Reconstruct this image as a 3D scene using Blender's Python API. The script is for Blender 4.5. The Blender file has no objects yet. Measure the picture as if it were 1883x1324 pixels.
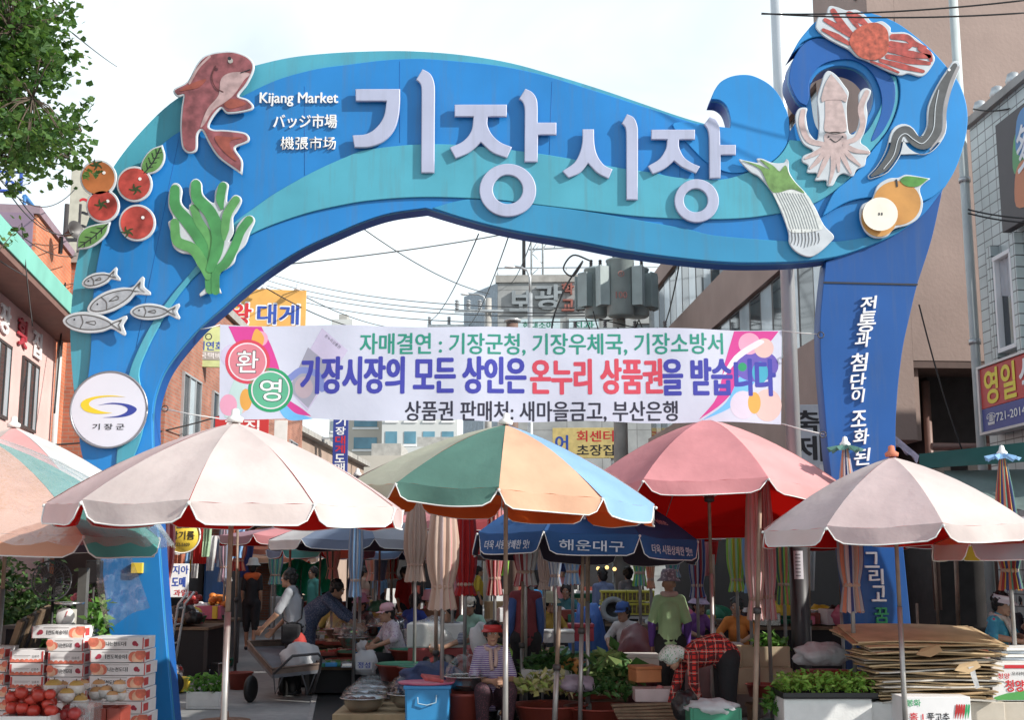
import bpy, bmesh, math, random
from mathutils import Vector, Matrix, Euler, Quaternion
random.seed(7)
R = math.radians
SC = bpy.context.scene
COL = SC.collection
# ---------------------------------------------------------------- camera
F = 2250.0; PITCH = R(9.5); CH = 1.62
cam_d = bpy.data.cameras.new('camera'); cam = bpy.data.objects.new('camera', cam_d); COL.objects.link(cam)
cam.location = (0, 0, CH); cam.rotation_euler = (R(90) + PITCH, 0, 0)
cam_d.sensor_width = 36; cam_d.lens = 36 * F / 1883; cam_d.clip_end = 4000
SC.camera = cam
# ---------------------------------------------------------------- light
SUN = Vector((2.3, -1.0, 1.42)).normalized()
sd = bpy.data.lights.new('sun', 'SUN'); sd.energy = 4.6; sd.angle = R(.7); sd.color = (1, .95, .87)
so = bpy.data.objects.new('sun', sd); COL.objects.link(so); so.rotation_euler = SUN.to_track_quat('Z', 'Y').to_euler()
W = bpy.data.worlds.new('World'); SC.world = W; W.use_nodes = True
nt = W.node_tree; bg = nt.nodes['Background']; bg.inputs[1].default_value = .11
sky = nt.nodes.new('ShaderNodeTexSky'); sky.sky_type = 'NISHITA'; sky.sun_disc = False
sky.sun_elevation = math.asin(SUN.z); sky.sun_rotation = math.atan2(SUN.x, SUN.y)
tc = nt.nodes.new('ShaderNodeTexCoord'); mp = nt.nodes.new('ShaderNodeMapping'); mp.inputs['Scale'].default_value = (1, 1, 2.6)
no = nt.nodes.new('ShaderNodeTexNoise'); no.inputs['Scale'].default_value = 2.2; no.inputs['Detail'].default_value = 6; no.inputs['Distortion'].default_value = .6
cr = nt.nodes.new('ShaderNodeValToRGB'); cr.color_ramp.elements[0].position = .3; cr.color_ramp.elements[0].color = (.45, .45, .45, 1)
cr.color_ramp.elements[1].position = .62; cr.color_ramp.elements[1].color = (.97, .97, .97, 1)
sx = nt.nodes.new('ShaderNodeSeparateXYZ'); mr = nt.nodes.new('ShaderNodeMapRange')
mr.inputs[1].default_value = .43; mr.inputs[2].default_value = .66; mr.inputs[3].default_value = 1; mr.inputs[4].default_value = .4
ml = nt.nodes.new('ShaderNodeMath'); ml.operation = 'MULTIPLY'
mx = nt.nodes.new('ShaderNodeMixRGB'); mx.inputs[2].default_value = (9.4, 10.3, 10.6, 1)
L = nt.links.new
L(tc.outputs['Generated'], mp.inputs[0]); L(mp.outputs[0], no.inputs[0]); L(no.outputs[0], cr.inputs[0])
L(tc.outputs['Generated'], sx.inputs[0]); L(sx.outputs[2], mr.inputs[0]); L(mr.outputs[0], ml.inputs[0]); L(cr.outputs[0], ml.inputs[1])
L(ml.outputs[0], mx.inputs[0]); L(sky.outputs[0], mx.inputs[1]); L(mx.outputs[0], bg.inputs[0])
vs = SC.view_settings; vs.view_transform = 'Standard'; vs.look = 'None'; vs.exposure = 0.33; vs.gamma = 1
SC.cycles.max_bounces = 6; SC.cycles.transparent_max_bounces = 16; SC.cycles.caustics_reflective = False; SC.cycles.caustics_refractive = False

# ---------------------------------------------------------------- helpers
CP, SP = math.cos(PITCH), math.sin(PITCH)
def at(px, py, Y):
    u = (px - 941.5) / F; v = (662 - py) / F; s = Y / (CP - v * SP)
    return Vector((u * s, Y, CH + (SP + v * CP) * s))
def gnd(px, py):
    v = (662 - py) / F; s = -CH / (SP + v * CP)
    return Vector(((px - 941.5) / F * s, (CP - v * SP) * s, 0))
def gx(px, Y):                       # ground point under column px at depth Y
    return Vector(((px - 941.5) / F * Y * 1.012, Y, 0))
MATS = {}
def mat(name, col, rough=.6, var=.12, scale=6, metal=0, bump=0, bscale=None, trans=0, spec=.5, emit=0, tcol=None, coat=0, streak=0):
    if name in MATS: return MATS[name]
    m = bpy.data.materials.new(name); m.use_nodes = True; MATS[name] = m
    n = m.node_tree.nodes; l = m.node_tree.links.new; b = n['Principled BSDF']; out = n['Material Output']
    c4 = (*col, 1)
    b.inputs['Base Color'].default_value = c4; b.inputs['Roughness'].default_value = rough; b.inputs['Metallic'].default_value = metal
    b.inputs['Specular IOR Level'].default_value = spec; b.inputs['Coat Weight'].default_value = coat
    if var or bump:
        t = n.new('ShaderNodeTexCoord'); o = n.new('ShaderNodeTexNoise'); o.inputs['Scale'].default_value = scale; o.inputs['Detail'].default_value = 5
        l(t.outputs['Object'], o.inputs[0])
    if var:
        r = n.new('ShaderNodeMapRange'); r.inputs[1].default_value = .3; r.inputs[2].default_value = .7
        r.inputs[3].default_value = 1 - var; r.inputs[4].default_value = 1 + var
        x = n.new('ShaderNodeVectorMath'); x.operation = 'SCALE'; x.inputs[0].default_value = col
        l(o.outputs[0], r.inputs[0]); l(r.outputs[0], x.inputs['Scale']); l(x.outputs[0], b.inputs['Base Color'])
    if streak:                           # rain streaks and grime, stretched down the surface
        mp2 = n.new('ShaderNodeMapping'); mp2.inputs['Scale'].default_value = (7, 7, .5); l(t.outputs['Object'], mp2.inputs[0]); o3 = n.new('ShaderNodeTexNoise'); o3.inputs['Scale'].default_value = 1.6; o3.inputs['Detail'].default_value = 6; o3.inputs['Roughness'].default_value = .65; l(mp2.outputs[0], o3.inputs[0])
        r3 = n.new('ShaderNodeMapRange'); r3.inputs[1].default_value = .5; r3.inputs[2].default_value = .78; r3.inputs[3].default_value = 0; r3.inputs[4].default_value = streak; l(o3.outputs[0], r3.inputs[0])
        x3 = n.new('ShaderNodeMixRGB'); l(r3.outputs[0], x3.inputs[0]); l(x.outputs[0], x3.inputs[1]); x3.inputs[2].default_value = (.12, .13, .12, 1); l(x3.outputs[0], b.inputs['Base Color'])
    if bump:
        o2 = n.new('ShaderNodeTexNoise'); o2.inputs['Scale'].default_value = bscale or scale * 4; o2.inputs['Detail'].default_value = 4
        l(t.outputs['Object'], o2.inputs[0])
        bu = n.new('ShaderNodeBump'); bu.inputs['Strength'].default_value = bump; bu.inputs['Distance'].default_value = .02
        l(o2.outputs[0], bu.inputs['Height']); l(bu.outputs[0], b.inputs['Normal'])
    if emit:
        b.inputs['Emission Color'].default_value = c4; b.inputs['Emission Strength'].default_value = emit
    if trans:
        tr = n.new('ShaderNodeBsdfTranslucent'); tr.inputs[0].default_value = (*(tcol or col), 1)
        mi = n.new('ShaderNodeMixShader'); mi.inputs[0].default_value = trans
        l(b.outputs[0], mi.inputs[1]); l(tr.outputs[0], mi.inputs[2]); l(mi.outputs[0], out.inputs[0])
    return m
def clear_mat(name, tint=(1, 1, 1), gloss=.16, rough=.08, haze=0.0, bump=0, bscale=8):
    if name in MATS: return MATS[name]
    m = bpy.data.materials.new(name); m.use_nodes = True; MATS[name] = m
    n = m.node_tree.nodes; l = m.node_tree.links.new; n.remove(n['Principled BSDF']); out = n['Material Output']
    t = n.new('ShaderNodeBsdfTransparent'); t.inputs[0].default_value = (*tint, 1)
    g = n.new('ShaderNodeBsdfGlossy'); g.inputs['Roughness'].default_value = rough
    d = n.new('ShaderNodeBsdfDiffuse'); d.inputs[0].default_value = (.85, .87, .88, 1)
    a = n.new('ShaderNodeMixShader'); a.inputs[0].default_value = haze; l(t.outputs[0], a.inputs[1]); l(d.outputs[0], a.inputs[2])
    lw = n.new('ShaderNodeLayerWeight'); lw.inputs[0].default_value = .25
    ma = n.new('ShaderNodeMath'); ma.operation = 'MULTIPLY_ADD'; ma.inputs[1].default_value = .18; ma.inputs[2].default_value = gloss
    l(lw.outputs['Facing'], ma.inputs[0])
    x = n.new('ShaderNodeMixShader'); l(ma.outputs[0], x.inputs[0]); l(a.outputs[0], x.inputs[1]); l(g.outputs[0], x.inputs[2]); l(x.outputs[0], out.inputs[0])
    if bump:
        tc_ = n.new('ShaderNodeTexCoord'); o = n.new('ShaderNodeTexNoise'); o.inputs['Scale'].default_value = bscale; o.inputs['Detail'].default_value = 4
        bu = n.new('ShaderNodeBump'); bu.inputs['Strength'].default_value = bump; bu.inputs['Distance'].default_value = .05
        l(tc_.outputs['Object'], o.inputs[0]); l(o.outputs[0], bu.inputs['Height'])
        l(bu.outputs[0], g.inputs['Normal']); l(bu.outputs[0], d.inputs['Normal']); l(bu.outputs[0], lw.inputs['Normal'])
    return m
def brick_mat(name, c1, c2, mortar, scale=1, w=.5, h=.25, ms=.02, rough=.8, off=.5, bump=.3):
    if name in MATS: return MATS[name]
    m = bpy.data.materials.new(name); m.use_nodes = True; MATS[name] = m
    n = m.node_tree.nodes; l = m.node_tree.links.new; b = n['Principled BSDF']; b.inputs['Roughness'].default_value = rough
    t = n.new('ShaderNodeTexCoord'); se = n.new('ShaderNodeSeparateXYZ'); co = n.new('ShaderNodeCombineXYZ'); ad = n.new('ShaderNodeMath')
    l(t.outputs['Object'], se.inputs[0]); l(se.outputs[0], ad.inputs[0]); l(se.outputs[1], ad.inputs[1]); l(ad.outputs[0], co.inputs[0]); l(se.outputs[2], co.inputs[1])
    k = n.new('ShaderNodeTexBrick'); k.offset = off; k.inputs['Color1'].default_value = (*c1, 1); k.inputs['Color2'].default_value = (*c2, 1); k.inputs['Mortar'].default_value = (*mortar, 1)
    k.inputs['Scale'].default_value = scale; k.inputs['Mortar Size'].default_value = ms; k.inputs['Brick Width'].default_value = w; k.inputs['Row Height'].default_value = h
    l(co.outputs[0], k.inputs[0])
    o = n.new('ShaderNodeTexNoise'); o.inputs['Scale'].default_value = 1.3; o.inputs['Detail'].default_value = 6; l(t.outputs['Object'], o.inputs[0])
    r = n.new('ShaderNodeMapRange'); r.inputs[1].default_value = .3; r.inputs[2].default_value = .7; r.inputs[3].default_value = .75; r.inputs[4].default_value = 1.2; l(o.outputs[0], r.inputs[0])
    x = n.new('ShaderNodeVectorMath'); x.operation = 'SCALE'; l(k.outputs[0], x.inputs[0]); l(r.outputs[0], x.inputs['Scale']); l(x.outputs[0], b.inputs['Base Color'])
    bu = n.new('ShaderNodeBump'); bu.inputs['Strength'].default_value = bump; bu.inputs['Distance'].default_value = .01; bu.invert = True
    l(k.outputs['Fac'], bu.inputs['Height']); l(bu.outputs[0], b.inputs['Normal'])
    return m

class MB:
    def __init__(s): s.v = []; s.f = []; s.m = []; s.sm = []
    def add(s, vs_, fs, mi=0, sm=False, M=None):
        k = len(s.v)
        s.v += [tuple(M @ Vector(v)) if M else tuple(v) for v in vs_]
        for f in fs: s.f.append(tuple(i + k for i in f)); s.m.append(mi); s.sm.append(sm)
        return s
    def box(s, c, sz, rz=0, mi=0, M=None, top=1.0):
        x, y, z = sz[0] / 2, sz[1] / 2, sz[2] / 2; a = Matrix.Translation(c) @ (M or Matrix.Rotation(rz, 4, 'Z'))
        vs_ = [(-x, -y, -z), (x, -y, -z), (x, y, -z), (-x, y, -z), (-x * top, -y * top, z), (x * top, -y * top, z), (x * top, y * top, z), (-x * top, y * top, z)]
        return s.add(vs_, [(3, 2, 1, 0), (4, 5, 6, 7), (0, 1, 5, 4), (1, 2, 6, 5), (2, 3, 7, 6), (3, 0, 4, 7)], mi, False, a)
    def tube(s, pts, r, n=8, mi=0, caps=True, sm=True):
        pts = [Vector(p) for p in pts]; rs = r if isinstance(r, (list, tuple)) else [r] * len(pts)
        vs_ = []; fs = []; up = None
        for i, p in enumerate(pts):
            d = (pts[min(i + 1, len(pts) - 1)] - pts[max(i - 1, 0)]).normalized()
            if up is None: up = d.orthogonal().normalized()
            up = (up - d * up.dot(d)); up = up.normalized() if up.length > 1e-6 else d.orthogonal().normalized()
            w = d.cross(up)
            vs_ += [p + (up * math.cos(2 * math.pi * k / n) + w * math.sin(2 * math.pi * k / n)) * rs[i] for k in range(n)]
        for i in range(len(pts) - 1):
            for k in range(n):
                a, b = i * n + k, i * n + (k + 1) % n; fs.append((a, b, b + n, a + n))
        s.add(vs_, fs, mi, sm)
        if caps:
            k0 = len(s.v) - len(vs_)
            s.f.append(tuple(k0 + k for k in reversed(range(n)))); s.m.append(mi); s.sm.append(False)
            s.f.append(tuple(k0 + (len(pts) - 1) * n + k for k in range(n))); s.m.append(mi); s.sm.append(False)
        return s
    def lathe(s, prof, c=(0, 0, 0), n=24, mi=0, sm=True, sx=1, sy=1, M=None):
        vs_ = []; fs = []
        for r, z in prof:
            for k in range(n):
                a = 2 * math.pi * k / n; vs_.append((c[0] + r * math.cos(a) * sx, c[1] + r * math.sin(a) * sy, c[2] + z))
        for i in range(len(prof) - 1):
            for k in range(n):
                a, b = i * n + k, i * n + (k + 1) % n; fs.append((a, b, b + n, a + n))
        if prof[0][0] > 1e-4: fs.append(tuple(reversed(range(n))))
        if prof[-1][0] > 1e-4: fs.append(tuple((len(prof) - 1) * n + k for k in range(n)))
        return s.add(vs_, fs, mi, sm, M)
    def ball(s, c, r, n=12, mi=0, M=None):
        r = (r, r, r) if isinstance(r, (int, float)) else r; h = n // 2; vs_ = [(0, 0, -1)]; fs = []
        for i in range(1, h):
            t = -math.pi / 2 + math.pi * i / h
            for k in range(n): a = 2 * math.pi * k / n; vs_.append((math.cos(t) * math.cos(a), math.cos(t) * math.sin(a), math.sin(t)))
        vs_.append((0, 0, 1)); e = len(vs_) - 1
        for k in range(n):
            fs.append((0, 1 + (k + 1) % n, 1 + k)); fs.append((e, 1 + (h - 2) * n + k, 1 + (h - 2) * n + (k + 1) % n))
            for i in range(h - 2): a, b = 1 + i * n + k, 1 + i * n + (k + 1) % n; fs.append((a, b, b + n, a + n))
        A = Matrix.Translation(c) @ (M or Matrix()) @ Matrix.Diagonal((*r, 1))
        return s.add(vs_, fs, mi, True, A)
    def mesh(s, me, M=None, mi=0):
        return s.add([v.co for v in me.vertices], [tuple(p.vertices) for p in me.polygons], mi, False, M)
    def data(s, name, mats):
        me = bpy.data.meshes.new(name); me.from_pydata(s.v, [], s.f); me.polygons.foreach_set('material_index', s.m); me.polygons.foreach_set('use_smooth', s.sm)
        for m in (mats if isinstance(mats, (list, tuple)) else [mats]): me.materials.append(m)
        me.update(); return me
    def build(s, name, mats, parent=None, bevel=0, loc=None, rz=0):
        o = bpy.data.objects.new(name, s.data(name, mats)); COL.objects.link(o)
        if parent: o.parent = parent
        if loc is not None: o.location = loc
        o.rotation_euler.z = rz
        if bevel:
            b = o.modifiers.new('b', 'BEVEL'); b.width = bevel; b.segments = 2; b.limit_method = 'ANGLE'
        return o
def tag(o, label=None, cat=None, group=None, kind=None):
    if label: o['label'] = label
    if cat: o['category'] = cat
    if group: o['group'] = group
    if kind: o['kind'] = kind
    return o
def thing(name, label, cat, loc=(0, 0, 0), rz=0, group=None):
    o = bpy.data.objects.new(name, None); COL.objects.link(o); o.location = loc; o.rotation_euler.z = rz; o.empty_display_size = .2
    return tag(o, label, cat, group)
def copy_tree(o, parent=None):
    c = o.copy(); COL.objects.link(c)
    if parent: c.parent = parent
    for ch in list(o.children): copy_tree(ch, c)
    return c
def smooth_pts(pts, k=6, closed=True):
    n = len(pts); out = []
    g = lambda i: Vector(pts[i % n][:2]); isc = lambda i: len(pts[i % n]) > 2
    for i in range(n if closed else n - 1):
        p1, p2 = g(i), g(i + 1)
        e0 = not closed and i == 0; e1 = not closed and i == n - 2
        t1 = (p2 - p1) if isc(i) or e0 else (p2 - g(i - 1)) / 2
        t2 = (p2 - p1) if isc(i + 1) or e1 else (g(i + 2) - p1) / 2
        d = (p2 - p1).length; t1 = t1 * min(1, 1.2 * d / max(t1.length, 1e-6)); t2 = t2 * min(1, 1.2 * d / max(t2.length, 1e-6))
        for j in range(k):
            t = j / k; a = 2 * t**3 - 3 * t**2 + 1; b = t**3 - 2 * t**2 + t; c = -2 * t**3 + 3 * t**2; e = t**3 - t**2
            out.append(p1 * a + t1 * b + p2 * c + t2 * e)
    if not closed: out.append(g(n - 1))
    return out
def poly_mesh(loops, extrude=0, bevel=0, offset=0):
    """filled outline (loops in metres, x/z plane, facing -y) with thickness 2*extrude about y=0"""
    c = bpy.data.curves.new('outline', 'CURVE'); c.dimensions = '2D'; c.fill_mode = 'BOTH'; c.extrude = max(extrude - bevel, 0); c.bevel_depth = bevel; c.bevel_resolution = 1; c.offset = offset - bevel
    for lp in loops:
        s = c.splines.new('POLY'); s.points.add(len(lp) - 1)
        for p, q in zip(s.points, lp): p.co = (q[0], q[1], 0, 1)
        s.use_cyclic_u = True
    o = bpy.data.objects.new('outline', c); me = bpy.data.meshes.new_from_object(o)
    bpy.data.objects.remove(o); bpy.data.curves.remove(c)
    me.transform(Matrix.Rotation(R(90), 4, 'X')); return me
def mesh_obj(name, me, m, parent=None, loc=(0, 0, 0), rz=0):
    me.name = name; me.materials.clear()
    for x in (m if isinstance(m, (list, tuple)) else [m]): me.materials.append(x)
    o = bpy.data.objects.new(name, me); COL.objects.link(o); o.parent = parent; o.location = loc; o.rotation_euler.z = rz; return o
TEXTC = {}
def text_mesh(s, w=None, h=None, bold=.0, extrude=0, slant=0):
    """text as a mesh centred on 0 in the x/z plane facing -y, fitted to w x h metres"""
    c = bpy.data.curves.new('t', 'FONT'); c.body = s; c.offset = bold if bold < .011 else 0; c.shear = slant; c.align_x = 'CENTER'; c.resolution_u = 3; c.space_line = 1.05
    o = bpy.data.objects.new('t', c); me = bpy.data.meshes.new_from_object(o); bpy.data.objects.remove(o); bpy.data.curves.remove(c)
    xs = [v.co.x for v in me.vertices]; ys = [v.co.y for v in me.vertices]
    x0, x1, y0, y1 = min(xs), max(xs), min(ys), max(ys)
    kx = w / (x1 - x0) if w else None; ky = h / (y1 - y0) if h else None
    kx = kx or ky; ky = ky or kx
    for v in me.vertices: v.co = ((v.co.x - (x0 + x1) / 2) * kx, 0, (v.co.y - (y0 + y1) / 2) * ky)
    if bold >= .011:                     # heavier weight: copies of the glyphs a hair apart
        d = bold * ky; vs_ = [v.co.copy() for v in me.vertices]; fs = [tuple(p.vertices) for p in me.polygons]; mb = MB(); n_ = 8 if bold > .025 else 4
        for k in range(n_): mb.add([(v.x + d * math.cos(2 * math.pi * k / n_ + .4), -k * .000012, v.z + d * .7 * math.sin(2 * math.pi * k / n_ + .4)) for v in vs_], fs)
        bpy.data.meshes.remove(me); me = mb.data('t', [])
    if extrude:
        bm = bmesh.new(); bm.from_mesh(me); bmesh.ops.remove_doubles(bm, verts=bm.verts, dist=1e-6)
        r = bmesh.ops.extrude_face_region(bm, geom=bm.faces[:]); nv = [e for e in r['geom'] if isinstance(e, bmesh.types.BMVert)]
        bmesh.ops.translate(bm, verts=nv, vec=(0, -extrude, 0)); bmesh.ops.recalc_face_normals(bm, faces=bm.faces); bm.to_mesh(me); bm.free()
    return me
def lettering(parent, s, x, y, z, w, h, m, bold=.0, extrude=0, rz=0, slant=0, tilt=0, name='lettering'):
    me = text_mesh(s, w, h, bold, extrude, slant)
    if tilt: me.transform(Matrix.Rotation(tilt, 4, 'Y'))
    return mesh_obj(name, me, m, parent, (x, y, z), rz)
def ribbon(pts, w, k=5):
    """closed outline of a stroke along pts; w = half width (number or list)"""
    c = smooth_pts(pts, k, False); n = len(c); ws = [w] * n if isinstance(w, (int, float)) else [w[min(int(i / (n - 1) * (len(w) - 1)), len(w) - 2)] * (1 - (i / (n - 1) * (len(w) - 1)) % 1 if i < n - 1 else 0) + w[min(int(i / (n - 1) * (len(w) - 1)), len(w) - 2) + 1] * ((i / (n - 1) * (len(w) - 1)) % 1 if i < n - 1 else 1) for i in range(n)]
    Lf = []; Rt = []
    for i, p in enumerate(c):
        d = (c[min(i + 1, n - 1)] - c[max(i - 1, 0)]).normalized(); q = Vector((-d.y, d.x))
        Lf.append(p + q * ws[i]); Rt.append(p - q * ws[i])
    def cap(p, d, wd):
        b = math.atan2(d.y, d.x); return [p + Vector((math.cos(b + a), math.sin(b + a))) * wd for a in (R(60), R(20), R(-20), R(-60))]
    e = cap(c[-1], (c[-1] - c[-2]).normalized(), ws[-1]); s0 = cap(c[0], (c[0] - c[1]).normalized(), ws[0])
    return Lf + e + Rt[::-1] + s0
def circ(x, y, r, n=28, ry=None, a0=0): return [Vector((x + r * math.cos(2 * math.pi * i / n + a0), y + (ry or r) * math.sin(2 * math.pi * i / n + a0))) for i in range(n)]

# ---------------------------------------------------------------- ground
def ground_mat():
    m = bpy.data.materials.new('street_concrete'); m.use_nodes = True; n = m.node_tree.nodes; l = m.node_tree.links.new; b = n['Principled BSDF']
    t = n.new('ShaderNodeTexCoord'); o = n.new('ShaderNodeTexNoise'); o.inputs['Scale'].default_value = .7; o.inputs['Detail'].default_value = 8
    o2 = n.new('ShaderNodeTexNoise'); o2.inputs['Scale'].default_value = 9; o2.inputs['Detail'].default_value = 6
    l(t.outputs['Object'], o.inputs[0]); l(t.outputs['Object'], o2.inputs[0])
    r = n.new('ShaderNodeValToRGB'); r.color_ramp.elements[0].position = .35; r.color_ramp.elements[0].color = (.22, .23, .235, 1); r.color_ramp.elements[1].position = .68; r.color_ramp.elements[1].color = (.45, .45, .44, 1)
    l(o.outputs[0], r.inputs[0]); x = n.new('ShaderNodeMixRGB'); x.blend_type = 'MULTIPLY'; x.inputs[0].default_value = .5; l(r.outputs[0], x.inputs[1]); l(o2.outputs[0], x.inputs[2]); l(x.outputs[0], b.inputs['Base Color'])
    rr = n.new('ShaderNodeMapRange'); rr.inputs[3].default_value = .35; rr.inputs[4].default_value = .85; l(o.outputs[0], rr.inputs[0]); l(rr.outputs[0], b.inputs['Roughness'])
    bu = n.new('ShaderNodeBump'); bu.inputs['Strength'].default_value = .25; bu.inputs['Distance'].default_value = .01; l(o2.outputs[0], bu.inputs['Height']); l(bu.outputs[0], b.inputs['Normal'])
    return m
g = MB()
g.add([(-1500, -300, 0), (1500, -300, 0), (1500, 2500, 0), (-1500, 2500, 0)], [(0, 1, 2, 3)])
tag(g.build('street', ground_mat()), kind='structure')
# strip of patterned paving / drain cover down the middle of the lane
dm = brick_mat('drain_cover', (.09, .09, .095), (.13, .13, .135), (.02, .02, .02), 1, .11, .055, .012, .6)
b = MB()
dl = [(gnd(572, 1340), gnd(652, 1340)), (gnd(602, 1190), gnd(640, 1190))]
v = []
for i in range(2):
    for q in dl[i]: v.append((q.x, q.y, .005))
b.add(v, [(0, 1, 3, 2)]); tag(b.build('drain_path', dm), kind='structure')
b = MB(); cb = mat('curb_stone', (.33, .32, .31), .8, .15, 5, bump=.3)
for a0, a1 in ((gnd(566, 1340), gnd(598, 1190)), (gnd(657, 1340), gnd(646, 1190))):
    d = a1 - a0; n_ = Vector((d.y, -d.x, 0)).normalized() * .03
    b.add([(p.x, p.y, .009) for p in (a0 - n_, a0 + n_, a1 + n_, a1 - n_)], [(0, 1, 2, 3)])
tag(b.build('drain_path_border', cb), kind='structure')
# ================================================================ the market gate arch
AY = 12.0
M_teal = mat('teal_paint', (.075, .35, .46), .42, .14, 1.2, spec=.4, bump=.05, bscale=3, streak=.4)
M_blue = mat('blue_paint', (.016, .2, .53), .42, .14, .9, spec=.4, bump=.05, bscale=3, streak=.28)
M_blue2 = mat('light_blue_paint', (.02, .235, .58), .42, .12, .9, spec=.4, bump=.05, bscale=3, streak=.2)
M_deep = mat('deep_blue_paint', (.01, .1, .36), .45, .14, .9, spec=.4, bump=.05, bscale=3, streak=.25)
M_mid = mat('mid_teal_paint', (.035, .25, .45), .42, .12, .9, spec=.4, streak=.3)
M_sil = mat('silver_trim', (.52, .56, .6), .4, .1, 6)
M_let = mat('lavender_letter', (.41, .44, .59), .45, .07, 2, streak=.22)
M_ink = mat('dark_ink', (.02, .022, .03), .6, 0)
M_white = mat('white_paint', (.8, .8, .8), .5, .04, 4)
arch = thing('market_gate_arch', 'blue wave-shaped market gate with white Korean letters, sea creatures and produce', 'gate', (0, AY, 0))
def AP(p, Y=AY):
    q = at(p[0], p[1], Y); return Vector((q.x, q.z))
def plate(name, loops, y0, y1, m, parent, k=5, bevel=0, offset=0, raw=False):
    """outline in picture points set out on the gate's plane; y0 = back, y1 = front, relative to the gate"""
    lp = [[AP(p) for p in (q if raw else smooth_pts(q, k))] for q in loops]
    me = poly_mesh(lp, (y0 - y1) / 2, bevel, offset)
    return mesh_obj(name, me, m, parent, (0, (y0 + y1) / 2 - (parent.location.y if parent.parent else 0), 0))
c_ = 'c'
RIGHT = [(1342, 236, c_), (1343, 221), (1336, 197), (1323, 185), (1307, 183, c_), (1313, 167), (1325, 151), (1345, 141), (1369, 138), (1389, 142), (1413, 155), (1430, 173), (1443, 197), (1450, 221), (1453, 240, c_),
 (1465, 222), (1482, 198, c_), (1467, 187), (1454, 163), (1450, 143), (1456, 115), (1471, 86, c_), (1455, 100, c_), (1467, 78), (1481, 60), (1498, 42), (1525, 27), (1549, 21), (1579, 23), (1610, 29), (1647, 44), (1681, 68), (1712, 95), (1739, 125), (1760, 152), (1772, 182), (1777, 212), (1775, 245), (1766, 282), (1753, 316), (1736, 345, c_),
 (1700, 392), (1660, 423), (1630, 440), (1580, 460), (1535, 474), (1481, 481), (1430, 484), (1345, 484), (1260, 477), (1150, 462), (1062, 445), (943, 425), (858, 404), (783, 382, c_), (720, 391), (670, 406), (620, 427), (557, 456), (503, 489), (452, 527), (408, 566), (367, 602), (333, 640), (305, 678), (290, 712), (281, 750), (280, 800), (283, 870), (288, 945), (300, 1120), (318, 1324), (321, 1350, c_)]
OUT = [(226, 1350, c_), (200, 1160), (180, 1000), (160, 880), (143, 800), (131, 700), (126, 610), (131, 530), (140, 470), (155, 415), (180, 350), (215, 290), (260, 235), (310, 187), (365, 153), (415, 132), (465, 117), (530, 102), (600, 94), (680, 90), (760, 90), (850, 97), (940, 112), (1030, 137), (1110, 162), (1180, 186), (1250, 210), (1294, 223)] + RIGHT
BLUE = [(227, 1350, c_), (201, 1160), (181, 1000), (161, 880), (146, 812), (150, 750), (160, 700), (166, 650), (168, 590), (173, 522), (183, 461), (200, 400), (225, 350), (262, 300), (306, 258), (340, 235), (400, 200), (452, 173), (510, 146), (578, 127), (640, 118), (705, 110), (760, 107), (807, 109), (909, 119), (994, 136), (1096, 167), (1198, 200), (1262, 221), (1300, 231)] + RIGHT
HOLE = [(1492, 188), (1490, 160), (1500, 138), (1522, 124), (1550, 120), (1578, 128), (1598, 148), (1606, 175), (1600, 205), (1580, 235), (1550, 250), (1520, 250), (1500, 230)]
plate('back_panel', [OUT, HOLE], .29, .0655, M_deep, arch)
plate('rim_panel', [OUT, HOLE], .065, .05, M_teal, arch)
plate('blue_panel', [BLUE, HOLE], .048, 0, M_blue, arch, bevel=.006)
# inner darker lining of the big curl
plate('curl_lining', [[(1482, 196, c_), (1467, 187), (1454, 163), (1450, 143), (1457, 112), (1475, 84), (1500, 72), (1540, 78), (1580, 98), (1612, 122), (1640, 146), (1645, 177), (1638, 211), (1620, 245), (1600, 260), (1618, 210), (1618, 170), (1600, 132), (1570, 112), (1535, 112), (1505, 124), (1488, 150), (1487, 180)]], -.002, -.03, M_deep, arch, bevel=.005)
plate('curl', [[(1455, 100, c_), (1467, 78), (1481, 60), (1498, 42), (1525, 27), (1549, 21), (1579, 23), (1610, 29), (1647, 44), (1681, 68), (1712, 95), (1739, 125), (1760, 152), (1772, 182), (1777, 212), (1775, 245), (1766, 282), (1753, 316), (1736, 345, c_), (1705, 368), (1660, 378), (1615, 365), (1560, 372), (1510, 400, c_), (1532, 355), (1566, 325), (1603, 277), (1629, 246), (1646, 211), (1653, 177), (1648, 143), (1620, 116), (1585, 93), (1545, 75), (1505, 69), (1475, 79)]], -.002, -.04, M_blue2, arch, bevel=.008)
plate('small_curl', [[(1342, 236, c_), (1343, 221), (1336, 197), (1323, 185), (1307, 183, c_), (1313, 167), (1325, 151), (1345, 141), (1369, 138), (1389, 142), (1413, 155), (1430, 173), (1443, 197), (1450, 221), (1449, 255), (1436, 281), (1412, 302), (1379, 315), (1340, 318), (1300, 300), (1262, 262), (1240, 226)]], -.002, -.022, M_blue2, arch, bevel=.005)
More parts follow.
